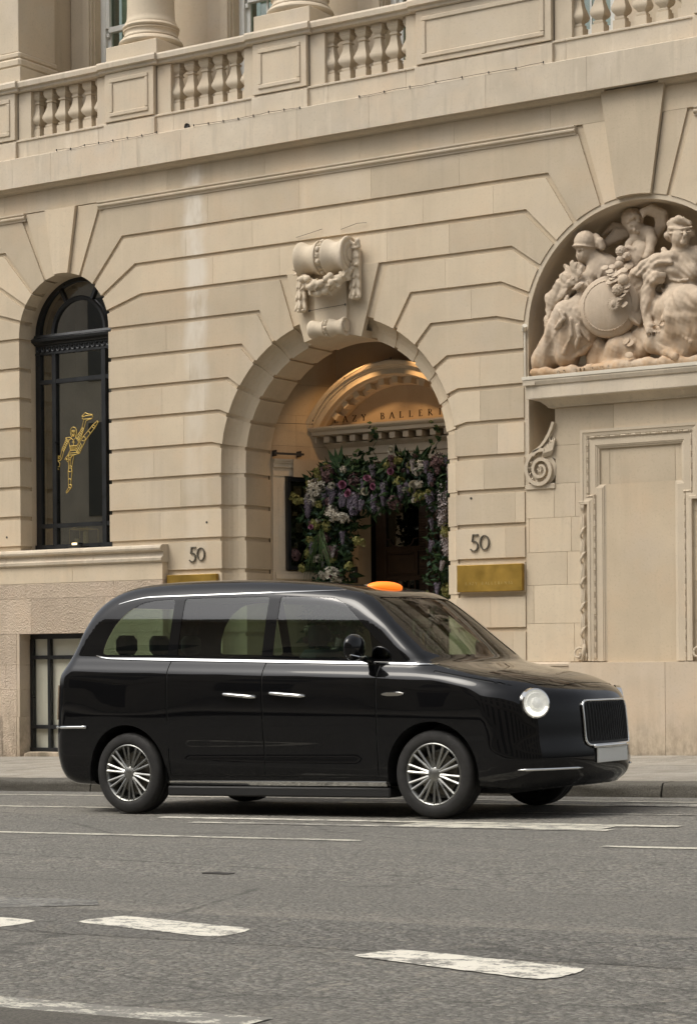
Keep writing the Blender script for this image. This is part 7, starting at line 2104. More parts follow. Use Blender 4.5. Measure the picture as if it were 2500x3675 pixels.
 'sheaf': [('e',2.86,-0.089,5.044,0.03,0.016,0.072,-52.653,0.006), ('c',2.8,-0.089,5.01,2.914,-0.104,5.069,0.007,0.004,0.004), ('e',2.912,-0.083,5.182,0.03,0.016,0.072,-20.165,0.006), ('c',2.888,-0.083,5.125,2.94,-0.098,5.224,0.007,0.004,0.004), ('e',2.821,-0.047,5.083,0.03,0.016,0.072,39.57,0.006), ('c',2.861,-0.047,5.035,2.797,-0.062,5.119,0.007,0.004,0.004), ('e',2.906,-0.021,5.027,0.03,0.016,0.072,-40.647,0.006), ('c',2.853,-0.021,4.978,2.955,-0.036,5.063,0.007,0.004,0.004), ('e',2.679,-0.014,4.871,0.03,0.016,0.072,-34.342,0.006), ('c',2.643,-0.014,4.828,2.715,-0.029,4.903,0.007,0.004,0.004), ('e',2.762,-0.054,4.977,0.03,0.016,0.072,-45.236,0.006), ('c',2.702,-0.054,4.93,2.818,-0.069,5.012,0.007,0.004,0.004), ('e',2.886,-0.086,5.203,0.03,0.016,0.072,-3.923,0.006), ('c',2.88,-0.086,5.139,2.897,-0.101,5.251,0.007,0.004,0.004), ('e',2.787,0.014,5.203,0.03,0.016,0.072,44.24,0.006), ('c',2.846,0.014,5.142,2.748,-0.001,5.249,0.007,0.004,0.004), ('e',2.684,-0.087,4.981,0.03,0.016,0.072,-10.17,0.006), ('c',2.672,-0.087,4.927,2.701,-0.102,5.022,0.007,0.004,0.004), ('e',2.818,0.025,5.061,0.03,0.016,0.072,8.242,0.006), ('c',2.827,0.025,5.004,2.819,0.01,5.103,0.007,0.004,0.004), ('e',2.872,-0.08,5.023,0.03,0.016,0.072,-64.582,0.006), ('c',2.804,-0.08,5.001,2.934,-0.095,5.038,0.007,0.004,0.004), ('e',2.784,0.09,5.1,0.03,0.016,0.072,-69.335,0.006), ('c',2.724,0.09,5.086,2.839,0.075,5.109,0.007,0.004,0.004), ('e',2.97,-0.082,5.137,0.03,0.016,0.072,-19.447,0.006), ('c',2.947,-0.082,5.081,2.997,-0.097,5.18,0.007,0.004,0.004), ('e',2.799,-0.028,5.077,0.03,0.016,0.072,48.724,0.006), ('c',2.861,-0.028,5.02,2.756,-0.043,5.119,0.007,0.004,0.004), ('e',2.853,0.013,5.057,0.03,0.016,0.072,-68.189,0.006), ('c',2.796,0.013,5.042,2.905,-0.002,5.065,0.007,0.004,0.004), ('e',2.819,-0.01,5.171,0.03,0.016,0.072,32.254,0.006), ('c',2.855,-0.01,5.115,2.797,-0.025,5.213,0.007,0.004,0.004), ('e',2.776,-0.085,4.923,0.03,0.016,0.072,-41.933,0.006), ('c',2.721,-0.085,4.874,2.828,-0.1,4.959,0.007,0.004,0.004), ('e',2.821,0.043,5.154,0.03,0.016,0.072,27.726,0.006), ('c',2.854,0.043,5.093,2.802,0.028,5.199,0.007,0.004,0.004), ('e',2.719,0.065,4.979,0.03,0.016,0.072,11.514,0.006), ('c',2.733,0.065,4.915,2.716,0.05,5.027,0.007,0.004,0.004), ('e',2.792,-0.081,5.079,0.03,0.016,0.072,26.341,0.006), ('c',2.83,-0.081,5.005,2.769,-0.096,5.135,0.007,0.004,0.004), ('e',2.81,-0.088,4.844,0.03,0.016,0.072,-18.852,0.006), ('c',2.789,-0.088,4.794,2.834,-0.103,4.882,0.007,0.004,0.004), ('e',2.753,-0.026,4.889,0.03,0.016,0.072,-65.636,0.006), ('c',2.694,-0.026,4.871,2.808,-0.041,4.901,0.007,0.004,0.004), ('e',2.75,0.035,5.135,0.03,0.016,0.072,-12.275,0.006), ('c',2.736,0.035,5.081,2.768,0.02,5.174,0.007,0.004,0.004), ('e',2.75,0.07,5.016,0.03,0.016,0.072,10.21,0.006), ('c',2.761,0.07,4.957,2.749,0.055,5.06,0.007,0.004,0.004), ('e',2.925,-0.072,5.066,0.03,0.016,0.072,-4.277,0.006), ('c',2.92,-0.072,5.011,2.937,-0.087,5.107,0.007,0.004,0.004), ('e',2.673,0.05,5.05,0.03,0.016,0.072,49.045,0.006), ('c',2.723,0.05,5.005,2.64,0.035,5.083,0.007,0.004,0.004), ('e',2.618,-0.02,4.878,0.03,0.016,0.072,-12.702,0.006), ('c',2.603,-0.02,4.822,2.638,-0.035,4.919,0.007,0.004,0.004), ('e',2.958,-0.085,4.991,0.03,0.016,0.072,-62.367,0.006), ('c',2.881,-0.085,4.962,3.026,-0.1,5.01,0.007,0.004,0.004), ('e',2.88,0.074,5.205,0.03,0.016,0.072,-9.826,0.006), ('c',2.869,0.074,5.151,2.897,0.059,5.245,0.007,0.004,0.004), ('e',2.849,0.04,5.124,0.03,0.016,0.072,-34.241,0.006), ('c',2.813,0.04,5.08,2.885,0.025,5.155,0.007,0.004,0.004), ('e',2.907,-0.08,5.115,0.03,0.016,0.072,-22.779,0.006), ('c',2.877,-0.08,5.055,2.939,-0.095,5.16,0.007,0.004,0.004), ('e',2.833,0.041,5.026,0.03,0.016,0.072,-47.006,0.006), ('c',2.776,0.041,4.985,2.886,0.026,5.057,0.007,0.004,0.004), ('e',2.842,0.032,5.194,0.03,0.016,0.072,-19.726,0.006), ('c',2.818,0.032,5.136,2.869,0.017,5.237,0.007,0.004,0.004), ('e',2.61,-0.078,4.868,0.03,0.016,0.072,36.429,0.006), ('c',2.652,-0.078,4.813,2.585,-0.093,4.909,0.007,0.004,0.004), ('c',2.594,-0.03,4.774,2.647,0,4.895,0.05,0.09,0.05), ('c',2.647,0,4.895,2.781,0.06,5.048,0.09,0.12,0.05), ('c',2.781,0.06,5.048,2.883,0.1,5.152,0.12,0.1,0.05), ('c',2.604,-0.05,4.746,2.595,-0.06,4.661,0.04,0.035,0.02), ('c',2.595,-0.06,4.661,2.587,-0.06,4.564,0.035,0.03,0.02), ('c',2.683,-0.06,4.701,2.699,-0.08,4.588,0.04,0.03,0.02), ('c',2.834,-0.05,4.784,2.95,-0.04,4.823,0.03,0.03,0.02)],
 'rock_base': [('c',2.288,0.1,4.145,2.793,0.1,4.116,0.05,0.07,0.05), ('c',2.793,0.1,4.116,3.327,0.1,4.109,0.07,0.08,0.05), ('c',3.327,0.1,4.109,3.846,0.1,4.114,0.08,0.08,0.05), ('c',3.846,0.1,4.114,4.29,0.1,4.1,0.08,0.08,0.05), ('c',2.394,-0.05,4.132,2.883,-0.08,4.101,0.04,0.05,0.05), ('c',2.883,-0.08,4.101,3.412,-0.08,4.105,0.05,0.06,0.05), ('c',3.412,-0.08,4.105,3.927,-0.08,4.11,0.06,0.06,0.05), ('c',3.927,-0.08,4.11,4.366,-0.08,4.085,0.06,0.06,0.05), ('c',3.063,0.1,4.203,3.091,0.1,4.37,0.12,0.1,0.06), ('c',3.091,0.1,4.37,3.121,0.15,4.506,0.1,0.1,0.06), ('c',3.284,0.08,4.182,3.352,0.05,4.317,0.14,0.13,0.06), ('c',3.352,0.05,4.317,3.444,0.08,4.408,0.13,0.1,0.06), ('c',3.494,0.08,4.165,3.531,0.06,4.326,0.12,0.12,0.06)],
}
COINS = [(3.275, 0.02, 5.143), (3.337, -0.01, 5.097), (3.355, -0.02, 5.066), (3.445, -0.0, 5.077), (3.493, 0.02, 5.093), (3.475, 0.04, 5.152), (3.405, -0.03, 5.002), (3.349, -0.02, 4.981), (3.427, 0.04, 5.145), (3.47, 0.08, 5.188), (3.488, 0.06, 5.163), (3.53, 0.0, 4.943), (3.526, -0.02, 4.881), (3.501, -0.04, 4.828), (3.517, -0.08, 4.731), (3.296, 0.06, 5.174), (3.398, -0.02, 5.049), (3.376, -0.03, 5.026), (3.541, 0.02, 4.915), (3.468, -0.02, 4.798), (3.552, -0.1, 4.21), (3.547, -0.06, 4.334), (3.497, -0.05, 4.363)]
FRUITS = [(3.401, 0.04, 5.321, 0.052), (3.462, 0.05, 5.26, 0.046), (3.394, 0.04, 5.235, 0.048), (3.384, 0.02, 5.174, 0.05), (3.499, -0.05, 4.984, 0.062), (3.446, -0.07, 4.886, 0.058)]
SHIELD = (3.293, -0.04, 4.744)
MED = (3.41, -0.12, 4.742)
INSC = [(2.72, -0.13, 4.084), (3.565, -0.13, 4.093)]
def sst(a, b, x):
    t = np.clip((x - a) / (b - a), 0, 1)
    return t * t * (3 - 2 * t)
def folds(V):
    """drapery: pleats running out from the knees, chisel unevenness everywhere"""
    x, y, z = V.T
    d = 0.0022 * np.sin(x * 83 + 31 * z) * np.sin(z * 71 - 23 * x) * np.sin(y * 60 + 1)
    for kx, kz, n, m in ((2.735, 4.72, 17, sst(4.74, 4.62, z) * (x < 3.12)), (3.93, 4.86, 19, sst(4.84, 4.70, z) * (x > 3.62) * sst(-0.02, -0.06, y))):
        ph = np.arctan2(x - kx, kz + 0.25 - z); rr = np.hypot(x - kx, z - kz)
        w = sst(0.03, 0.22, rr) * m
        d = d + w * (0.011 * np.sin(ph * n + 0.8 * np.sin(z * 9)) + 0.006 * np.sin(ph * n * 1.9 + 2 + z * 6))
    # bodice and sleeve creases
    w2 = sst(4.80, 4.95, z) * sst(5.28, 5.15, z) * (x > 3.55)
    d = d + w2 * 0.0045 * np.sin(z * 75 + 14 * np.sin(x * 6) + 8 * x)
    w3 = sst(4.95, 5.05, z) * sst(5.30, 5.2, z) * (x < 3.3)
    d = d + w3 * 0.004 * np.sin((x * 0.7 + z) * 80 + 5 * np.sin(z * 9))
    return d
def prim_mesh(prims, h, name, disp=None):
    P = []
    for q in prims:
        if q[0] in 'cx':
            r = max(q[7], q[8])
            P.append((min(q[1], q[4]) - r, min(q[2], q[5]) - r, min(q[3], q[6]) - r, max(q[1], q[4]) + r, max(q[2], q[5]) + r, max(q[3], q[6]) + r))
        else:
            r = max(q[4], q[6])
            P.append((q[1] - r, q[2] - q[5], q[3] - r, q[1] + r, q[2] + q[5], q[3] + r))
    P = np.array(P)
    lo = P[:, :3].min(0) - 3 * h; hi = P[:, 3:].max(0) + 3 * h
    n = np.ceil((hi - lo) / h).astype(int) + 1
    F = np.full(n, 0.3, np.float32)
    ax = [lo[k] + h * np.arange(n[k]) for k in range(3)]
    for q, b in zip(prims, P):
        k = q[-1]
        m = k + 2 * h
        i0 = np.clip(((b[:3] - m - lo) / h).astype(int), 0, n - 1); i1 = np.clip(np.ceil((b[3:] + m - lo) / h).astype(int) + 1, 1, n)
        x = ax[0][i0[0]:i1[0], None, None]; y = ax[1][None, i0[1]:i1[1], None]; z = ax[2][None, None, i0[2]:i1[2]]
        if q[0] in 'cx':
            a = q[1:4]; d = [q[4 + j] - q[1 + j] for j in range(3)]
            L2 = sum(c * c for c in d) + 1e-9
            t = np.clip(((x - a[0]) * d[0] + (y - a[1]) * d[1] + (z - a[2]) * d[2]) / L2, 0, 1)
            f = np.sqrt((x - a[0] - t * d[0]) ** 2 + (y - a[1] - t * d[1]) ** 2 + (z - a[2] - t * d[2]) ** 2) - (q[7] + (q[8] - q[7]) * t)
        else:
            c, s = math.cos(R(q[7])), math.sin(R(q[7]))
            u = (x - q[1]) * c + (z - q[3]) * s; w = -(x - q[1]) * s + (z - q[3]) * c; v = y - q[2]
            rr = np.sqrt((u / q[4]) ** 2 + (v / q[5]) ** 2 + (w / q[6]) ** 2)
            f = (rr - 1) * min(q[4], q[5], q[6])
        sl_ = (slice(i0[0], i1[0]), slice(i0[1], i1[1]), slice(i0[2], i1[2]))
        F[sl_] = smin(F[sl_], f.astype(np.float32), k) if q[0] != 'x' else smax(F[sl_], -f.astype(np.float32), k)
    V, Q = surface_nets(F, lo, h)
    # one light relaxation removes the grid stepping
    for _ in range(1):
        acc = np.zeros_like(V); cnt = np.zeros(len(V))
        for a, b in ((0, 1), (1, 2), (2, 3), (3, 0)):
            np.add.at(acc, Q[:, a], V[Q[:, b]]); np.add.at(acc, Q[:, b], V[Q[:, a]])
            np.add.at(cnt, Q[:, a], 1); np.add.at(cnt, Q[:, b], 1)
        V = 0.75 * V + 0.25 * acc / np.maximum(cnt, 1)[:, None]
    if disp is not None:
        e1 = V[Q[:, 2]] - V[Q[:, 0]]; e2 = V[Q[:, 3]] - V[Q[:, 1]]
        fn = np.cross(e1, e2); NN = np.zeros_like(V)
        for k in range(4): np.add.at(NN, Q[:, k], fn)
        NN /= np.maximum(np.linalg.norm(NN, axis=1), 1e-9)[:, None]
        V = V + NN * disp(V)[:, None]
    return np_mesh(name, V, Q)

SG = empty('sculpture_group', (3.57, 0.2, 4.07), 'carved stone group of a blindfolded woman, winged cherub and kneeling woman in the niche', 'sculpture')
def skid(o):
    o.parent = SG; o.matrix_parent_inverse = Matrix.Translation(-SG.location)
    return o
for nm, prims in SC.items():
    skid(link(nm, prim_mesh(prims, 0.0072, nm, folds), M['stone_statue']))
# round shield with a beaded ring and a mask
sx, sy, sz = SHIELD
nrm = Vector((0.16, -0.97, 0.02)).normalized(); u_ = nrm.cross(Vector((0, 0, 1))).normalized(); v_ = u_.cross(nrm).normalized()
mb = MB()
prof = [(q_, 0.125 * (1 - (q_ / 0.36) ** 2) ** 0.62 + dq_) for q_, dq_ in ((0.0, 0), (0.06, 0), (0.12, 0), (0.17, 0), (0.22, 0), (0.25, 0), (0.272, 0), (0.275, 0.004), (0.286, 0.004), (0.289, 0), (0.31, 0), (0.33, 0), (0.345, 0))] + [(0.352, 0.01), (0.352, -0.02), (0.34, -0.04), (0.2, -0.05), (0.0, -0.06)]
vs = []
n = 64
c0 = Vector(SHIELD)
for r, d in prof:
    for i in range(n):
        a = 2 * math.pi * i / n
        vs.append(c0 + u_ * (0.93 * r * math.cos(a)) + v_ * (0.93 * r * math.sin(a)) + nrm * d)
mb.add(vs, [(k * n + i, k * n + (i + 1) % n, (k + 1) * n + (i + 1) % n, (k + 1) * n + i) for k in range(len(prof) - 1) for i in range(n)])
for i in range(46):
    a = 2 * math.pi * i / 46
    e0 = c0 + u_ * (0.261 * math.cos(a)) + v_ * (0.261 * math.sin(a)) + nrm * (0.125 * (1 - (0.281 / 0.36) ** 2) ** 0.62 + 0.003)
    e1 = c0 + u_ * (0.262 * math.cos(a + .09)) + v_ * (0.262 * math.sin(a + .09)) + nrm * (0.125 * (1 - (0.281 / 0.36) ** 2) ** 0.62 + 0.003)
    mb.tube([e0, e1], 0.007, 5)
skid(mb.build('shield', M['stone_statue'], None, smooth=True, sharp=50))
mx, my, mz = MED
my -= 0.07
pr_ = [('e', mx, my, mz, 0.038, 0.03, 0.05, -10, 0.01), ('c', mx - .005, my - .03, mz + .005, mx - .004, my - .034, mz - .014, 0.006, 0.009, 0.006), ('c', mx - .012, my - .024, mz - .026, mx + .01, my - .024, mz - .027, 0.006, 0.006, 0.004)]
rg = random.Random(5)
for i in range(16):
    a = i * 0.39
    pr_.append(('c', mx + .035 * math.cos(a), my - .005, mz + .045 * math.sin(a), mx + .065 * math.cos(a + .5), my - .012, mz + .07 * math.sin(a + .5), 0.011, 0.006, 0.005))
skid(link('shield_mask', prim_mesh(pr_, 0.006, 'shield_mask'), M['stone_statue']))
for i, (x, y, z) in enumerate(COINS):
    mb = MB()
    ax_ = Vector((rg.uniform(-.35, .35), -0.75, rg.uniform(0.35, 0.9))).normalized()
    ds_ = math.hypot(x - SHIELD[0], z - SHIELD[2])
    p = Vector((x, min(y - 0.02, SHIELD[1] - 0.14 + 0.25 * max(0, ds_ - 0.15)) if ds_ < 0.42 else y - 0.03, z))
    mb.tube([p - ax_ * 0.006, p + ax_ * 0.002, p + ax_ * 0.006], [0.040, 0.041, 0.036], 16)
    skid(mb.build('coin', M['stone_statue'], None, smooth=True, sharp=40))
for i, (x, y, z, r) in enumerate(FRUITS):
    if i > 3: y -= 0.07
    pr_ = [('e', x, y - .02, z, r, r, r, 0, 0.004)]
    if i in (0, 5):
        for k in range(60):
            t = math.acos(1 - 2 * (k + .5) / 60); ph = k * 2.399
            pr_.append(('e', x + r * .95 * math.sin(t) * math.cos(ph), y - .02 + r * .95 * math.cos(t), z + r * .95 * math.sin(t) * math.sin(ph), .013, .013, .013, 0, .002))
    if i == 1:
        for k in range(10):
            a = k * 0.7; q = r * (1.0 - 0.07 * k)
            pr_.append(('c', x + q * .8 * math.cos(a), y - .045 - .003 * k, z + q * .8 * math.sin(a), x + q * .8 * math.cos(a + .8), y - .045 - .003 * k, z + q * .8 * math.sin(a + .8), .012, .012, .003))
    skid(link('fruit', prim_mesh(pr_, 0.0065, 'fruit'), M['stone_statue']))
# carved signature on the base
mb = MB()
a, b = INSC
tx = 'A STANLEY YOUNG RBS 1913'
for i, ch in enumerate(tx):
    if ch == ' ': continue
    t = i / (len(tx) - 1)
    xx, z_ = a[0] + (b[0] - a[0]) * t, a[2] + (b[2] - a[2]) * t
    glyph(mb, ch, lambda p, q: (xx + p, z_ + q), 0.032, 0.03, -0.142)
skid(mb.build('inscription', M['stone_trim'], None))

# ================================================================== KEYSTONE CONSOLE
mb = MB()
def lathe_x(mb, prof, cy, cz, n=40):
    vs = []
    for x, r in prof:
        for i in range(n):
            a = 2 * math.pi * i / n
            vs.append((x, cy + r * math.cos(a), cz + r * math.sin(a)))
    fs = [(k * n + i, k * n + (i + 1) % n, (k + 1) * n + (i + 1) % n, (k + 1) * n + i) for k in range(len(prof) - 1) for i in range(n)]
    fs += [tuple(range(n)), tuple((len(prof) - 1) * n + i for i in range(n))[::-1]]
    mb.add(vs, fs)
XC = -0.187
sp = [(-.335, .150), (-.33, .19), (-.315, .208), (-.295, .206), (-.27, .188), (-.22, .166), (-.17, .160), (-.12, .170), (-.07, .196), (-.052, .204), (-.042, .203), (-.036, .18), (.036, .18), (.042, .203), (.052, .204), (.07, .196),
      (.12, .170), (.17, .160), (.22, .166), (.262, .185), (.268, .192), (.282, .194), (.288, .202), (.305, .212), (.325, .208), (.333, .19), (.322, .17), (.322, .145), (.334, .14), (.338, .12), (.325, .105), (.325, .075), (.338, .07), (.34, .0)]
lathe_x(mb, [(XC + x, r) for x, r in sp], -0.115, 5.628)
console = mb.build('console_scroll', M['stone_trim'], B, smooth=True, sharp=42)
mb = MB()
for i in range(-8, 9):
    a = R(180 + i * 15.5)
    c_, s_ = math.cos(a), math.sin(a)
    if i % 3 == 0:
        for da in (-0.075, 0.0, 0.075):
            c2, s2 = math.cos(a + da), math.sin(a + da)
            mb.tube([(XC - .03, -0.115 + .186 * c2, 5.628 + .186 * s2), (XC + .03, -0.115 + .186 * c2, 5.628 + .186 * s2)], 0.0055, 6)
    elif i % 3 == 1:
        seg = [(XC, -0.115 + .186 * math.cos(a + t), 5.628 + .186 * math.sin(a + t)) for t in (-.04, .02, .13, .25, .31)]
        mb.tube(seg, [.010, .025, .029, .025, .010], 8)
mb.build('scroll_beads', M['stone_trim'], console, smooth=True)
# raised shaft and lower scroll
mb = MB(); mb.box(-0.385, 0.045, -0.055, 0.0, 4.80, 5.55, 0.006)
mb.build('keystone_shaft', M['stone_trim'], B)
mb = MB()
XS = -0.172
s2 = [(-.245, .05), (-.24, .095), (-.225, .105), (-.20, .104), (-.16, .088), (-.10, .080), (-.05, .098), (-.034, .102), (-.028, .09), (.028, .09), (.034, .102), (.05, .10), (.10, .082), (.15, .083), (.19, .098), (.215, .108), (.232, .106), (.238, .094), (.228, .085), (.228, .065), (.24, .06), (.24, .0)]
lathe_x(mb, [(XS + x, r) for x, r in s2], -0.085, 4.835, 32)
low = mb.build('lower_scroll', M['stone_trim'], B, smooth=True, sharp=42)
mb = MB()
for i in range(-4, 5):
    a = R(180 + i * 27)
    if i % 2 == 0:
        mb.tube([(XS, -0.085 + .092 * math.cos(a + t), 4.835 + .092 * math.sin(a + t)) for t in (-.1, .05, .25, .38)], [.008, .02, .02, .008], 7)
    else:
        for da in (-.06, .06, .18):
            mb.tube([(XS - .024, -0.085 + .094 * math.cos(a + da), 4.835 + .094 * math.sin(a + da)), (XS + .024, -0.085 + .094 * math.cos(a + da), 4.835 + .094 * math.sin(a + da))], 0.005, 5)
mb.build('scroll_beads', M['stone_trim'], low, smooth=True)
# husk tassels with ribbon bows at both ends, fruit garland between
def tassel(x, zt_, zb):
    pr_ = []
    n = 5
    dz = (zt_ - zb) / n
    for k in range(n):
        z = zt_ - k * dz
        w = 0.035 + 0.009 * k
        for j in range(5):
            a = -0.6 + j * (math.pi + 1.2) / 4
            ox, oy = math.cos(a) * w, -abs(math.sin(a)) * w * 0.8
            pr_.append(('c', x + ox * .6, -0.06 + oy * .6, z, x + ox, -0.07 + oy, z - dz * .72, .022, .019, .006))
            pr_.append(('c', x + ox, -0.07 + oy, z - dz * .72, x + ox * 1.25, -0.075 + oy * 1.2, z - dz * 1.02, .019, .004, .005))
    pr_.append(('c', x, -.04, zt_, x, -.05, zb + .04, .045, .055, .02))
    for j in range(9):
        a = j * 0.7
        pr_.append(('e', x + .04 * math.cos(a), -.09 + .02 * math.sin(a), zb + .005, .018, .018, .016, 0, .004))
    # bow
    for s in (-1, 1):
        pr_.append(('c', x, -.09, zt_ + .05, x + s * .055, -.12, zt_ + .095, .022, .026, .008)); pr_.append(('c', x + s * .055, -.12, zt_ + .095, x + s * .065, -.10, zt_ + .03, .026, .02, .008)); pr_.append(('c', x + s * .065, -.10, zt_ + .03, x, -.10, zt_ + .02, .02, .018, .008))
    return link('tassel', prim_mesh(pr_, 0.0085, 'tassel'), M['stone_trim'], B)
tassel(0.185, 5.68, 5.135)
tassel(-0.545, 5.66, 5.06)
pr_ = []
gp = [(0.19, -.08, 5.50), (0.10, -.14, 5.40), (0.0, -.19, 5.33), (-.10, -.21, 5.295), (-.19, -.215, 5.285), (-.28, -.21, 5.30), (-.37, -.19, 5.34), (-.45, -.14, 5.42), (-.54, -.08, 5.50)]
gr = [.035, .06, .08, .09, .095, .09, .08, .06, .035]
for i in range(len(gp) - 1):
    pr_.append(('c',) + gp[i] + gp[i + 1] + (gr[i] * .8, gr[i + 1] * .8, .03))
rg = random.Random(21)
for i in range(len(gp)):
    for k in range(7):
        a = rg.uniform(2.0, 5.4); q = gr[i]
        x, y, z = gp[i][0] + rg.uniform(-.05, .05), gp[i][1] + q * .75 * math.cos(a) * 0.9 - 0.01, gp[i][2] + q * .8 * math.sin(a)
        if 1 < i < 7 and k < 3: pr_.append(('e', x, y - .03, z, .042, .042, .042, 0, .005))
        else: pr_.append(('c', x, y, z, x + rg.uniform(-.05, .05), y - .04, z + rg.uniform(-.07, .04), .022, .006, .006))
for k in range(12):
    a = k * 0.75; q = .05 - .003 * k
    pr_.append(('c', -.19 + q * math.cos(a), -.305 - .003 * k, 5.29 + q * math.sin(a), -.19 + q * math.cos(a + .9), -.305 - .003 * k, 5.29 + q * math.sin(a + .9), .014, .012, .004))
for x in (-.30, -.26, -.12, -.08): pr_.append(('c', x, -.24, 5.23, x + .04, -.22, 5.165, .016, .005, .006))
link('garland', prim_mesh(pr_, 0.0085, 'garland'), M['stone_trim'], B)

# ================================================================== FLOWER ARCH
FLOW = [ ('white',-0.921,0.80,3.105,0.085), ('white',-0.703,0.80,2.830,0.081), ('white',-0.599,0.80,2.737,0.068), ('white',-0.745,0.80,2.095,0.075), ('white',0.491,0.84,3.324,0.058), ('white',-0.600,0.84,3.328,0.034), ('white',-1.043,0.84,2.958,0.077), ('rose',0.077,0.82,3.518,0.046), ('rose',0.378,0.82,3.101,0.049), ('rose',-0.285,0.82,3.053,0.046), ('mauve',-0.813,0.84,3.280,0.085), ('mauve',-0.891,0.84,2.515,0.061), ('mauve',-0.786,0.84,2.363,0.081), ('mauve',-1.285,0.84,2.351,0.061), ('mauve',0.676,0.86,3.307,0.084), ('mauve',-0.456,0.86,3.197,0.069), ('mauve',0.085,0.86,2.906,0.061), ('green',-0.817,0.82,3.374,0.044), ('green',-0.941,0.82,3.307,0.044), ('green',-1.067,0.82,3.173,0.041), ('green',-0.906,0.82,3.224,0.041), ('green',-1.275,0.82,3.005,0.051), ('green',-1.158,0.82,2.985,0.041), ('green',-0.936,0.82,2.923,0.044), ('green',-0.947,0.82,2.679,0.041), ('green',-0.819,0.82,2.674,0.041), ('green',-0.379,0.82,2.480,0.051), ('green',-1.093,0.82,2.344,0.041), ('green',-1.184,0.82,2.176,0.044), ('green',-0.504,0.82,2.184,0.047), ('green',0.034,0.84,3.350,0.049), ('green',0.149,0.84,3.376,0.049), ('green',0.349,0.84,3.291,0.049), ('green',0.176,0.84,3.138,0.055), ('green',0.440,0.84,2.953,0.052), ('green',0.553,0.84,2.980,0.043), ('green',0.774,0.84,2.550,0.055), ('green',0.796,0.84,1.873,0.046), ('peony',-0.573,0.78,3.145,0.054), ('peony',-0.500,0.78,3.039,0.042), ('peony',-1.023,0.78,2.665,0.033), ('peony',-0.242,0.80,3.206,0.046), ('peony',-0.165,0.80,3.103,0.041), ('peony',-0.586,0.80,3.142,0.052), ('peony',0.077,0.80,3.266,0.037), ('peony',-0.508,0.80,3.047,0.043), ('peony',-0.764,0.80,2.093,0.037), ('wist',-0.410,0.82,2.949,0.108), ('wist',-0.574,0.82,2.994,0.088), ('wist',-0.488,0.82,2.968,0.088), ('wist',-0.605,0.82,2.555,0.088), ('wist',-0.732,0.82,3.038,0.102), ('wist',-1.087,0.82,2.930,0.115), ('wist',-1.038,0.82,2.445,0.081), ('wist',-0.036,0.84,3.075,0.123), ('wist',0.194,0.84,3.063,0.123), ('wist',0.290,0.84,3.091,0.107), ('wist',0.581,0.84,2.930,0.123), ('wist',-0.056,0.84,2.977,0.092), ('wist',-0.504,0.84,2.999,0.092), ('wist',-0.781,0.84,3.079,0.107), ('wist',0.593,0.84,3.172,0.092), ('wist',-0.446,0.84,2.963,0.138), ('wist',-0.623,0.84,3.005,0.092), ('wist',-0.172,0.84,2.950,0.107), ('wwist',0.742,0.90,2.926,0.245), ('wwist',0.757,0.90,2.457,0.169), ('wwist',-1.086,0.82,3.004,0.102), ('wwist',-0.768,0.82,2.952,0.075) ]
def petal_mat(name, c1, c2, tr=0.2):
    m, nt, N, L, P = new_mat(name)
    n = noise(nt, mapped(nt), 26, 3, 0.6)
    L.new(mix(nt, ramp(nt, n, 0.35, (0, 0, 0), 0.65, (1, 1, 1)), c1, c2), P.inputs['Base Color'])
    P.inputs['Roughness'].default_value = 0.65
    P.inputs['Specular IOR Level'].default_value = 0.2
    return m
M['leaf'] = petal_mat('dark_leaves', (0.012, 0.030, 0.012), (0.035, 0.065, 0.022))
M['leaf_blue'] = petal_mat('blue_green_leaves', (0.022, 0.045, 0.032), (0.05, 0.08, 0.055))
M['grass_blade'] = petal_mat('trailing_grass', (0.025, 0.05, 0.015), (0.055, 0.085, 0.028))
PM = {'white': petal_mat('cream_hydrangea', (0.313, 0.286, 0.231), (0.449, 0.422, 0.354)), 'mauve': petal_mat('mauve_hydrangea', (0.051, 0.027, 0.031), (0.136, 0.082, 0.078)),
      'green': petal_mat('lime_hydrangea', (0.102, 0.109, 0.024), (0.231, 0.211, 0.075)), 'peony': petal_mat('pink_peony', (0.177, 0.054, 0.102), (0.286, 0.122, 0.177)),
      'wist': petal_mat('lilac_wisteria', (0.075, 0.061, 0.085), (0.163, 0.136, 0.167)), 'wwist': petal_mat('pale_wisteria', (0.204, 0.170, 0.170), (0.340, 0.299, 0.286)), 'rose': petal_mat('white_rose', (0.354, 0.326, 0.245), (0.462, 0.435, 0.354))}
FN = {'white': 'hydrangea', 'mauve': 'hydrangea', 'green': 'hydrangea', 'peony': 'peony', 'wist': 'wisteria', 'wwist': 'wisteria', 'rose': 'rose'}
fr_ = random.Random(17)
def floret(mb, p, nrm, s):
    nrm = nrm.normalized(); u = nrm.orthogonal().normalized(); v = nrm.cross(u)
    a0 = fr_.uniform(0, 1.5)
    vs = [p]
    fs = []
    for k in range(4):
        a = a0 + k * math.pi / 2
        d = u * math.cos(a) + v * math.sin(a); e = u * math.cos(a + .5) + v * math.sin(a + .5); f = u * math.cos(a - .5) + v * math.sin(a - .5)
        i = len(vs)
        vs += [p + f * s * .75 + nrm * s * .12, p + d * s + nrm * s * .3, p + e * s * .75 + nrm * s * .12]
        fs.append((0, i, i + 1, i + 2))
    mb.add(vs, fs)
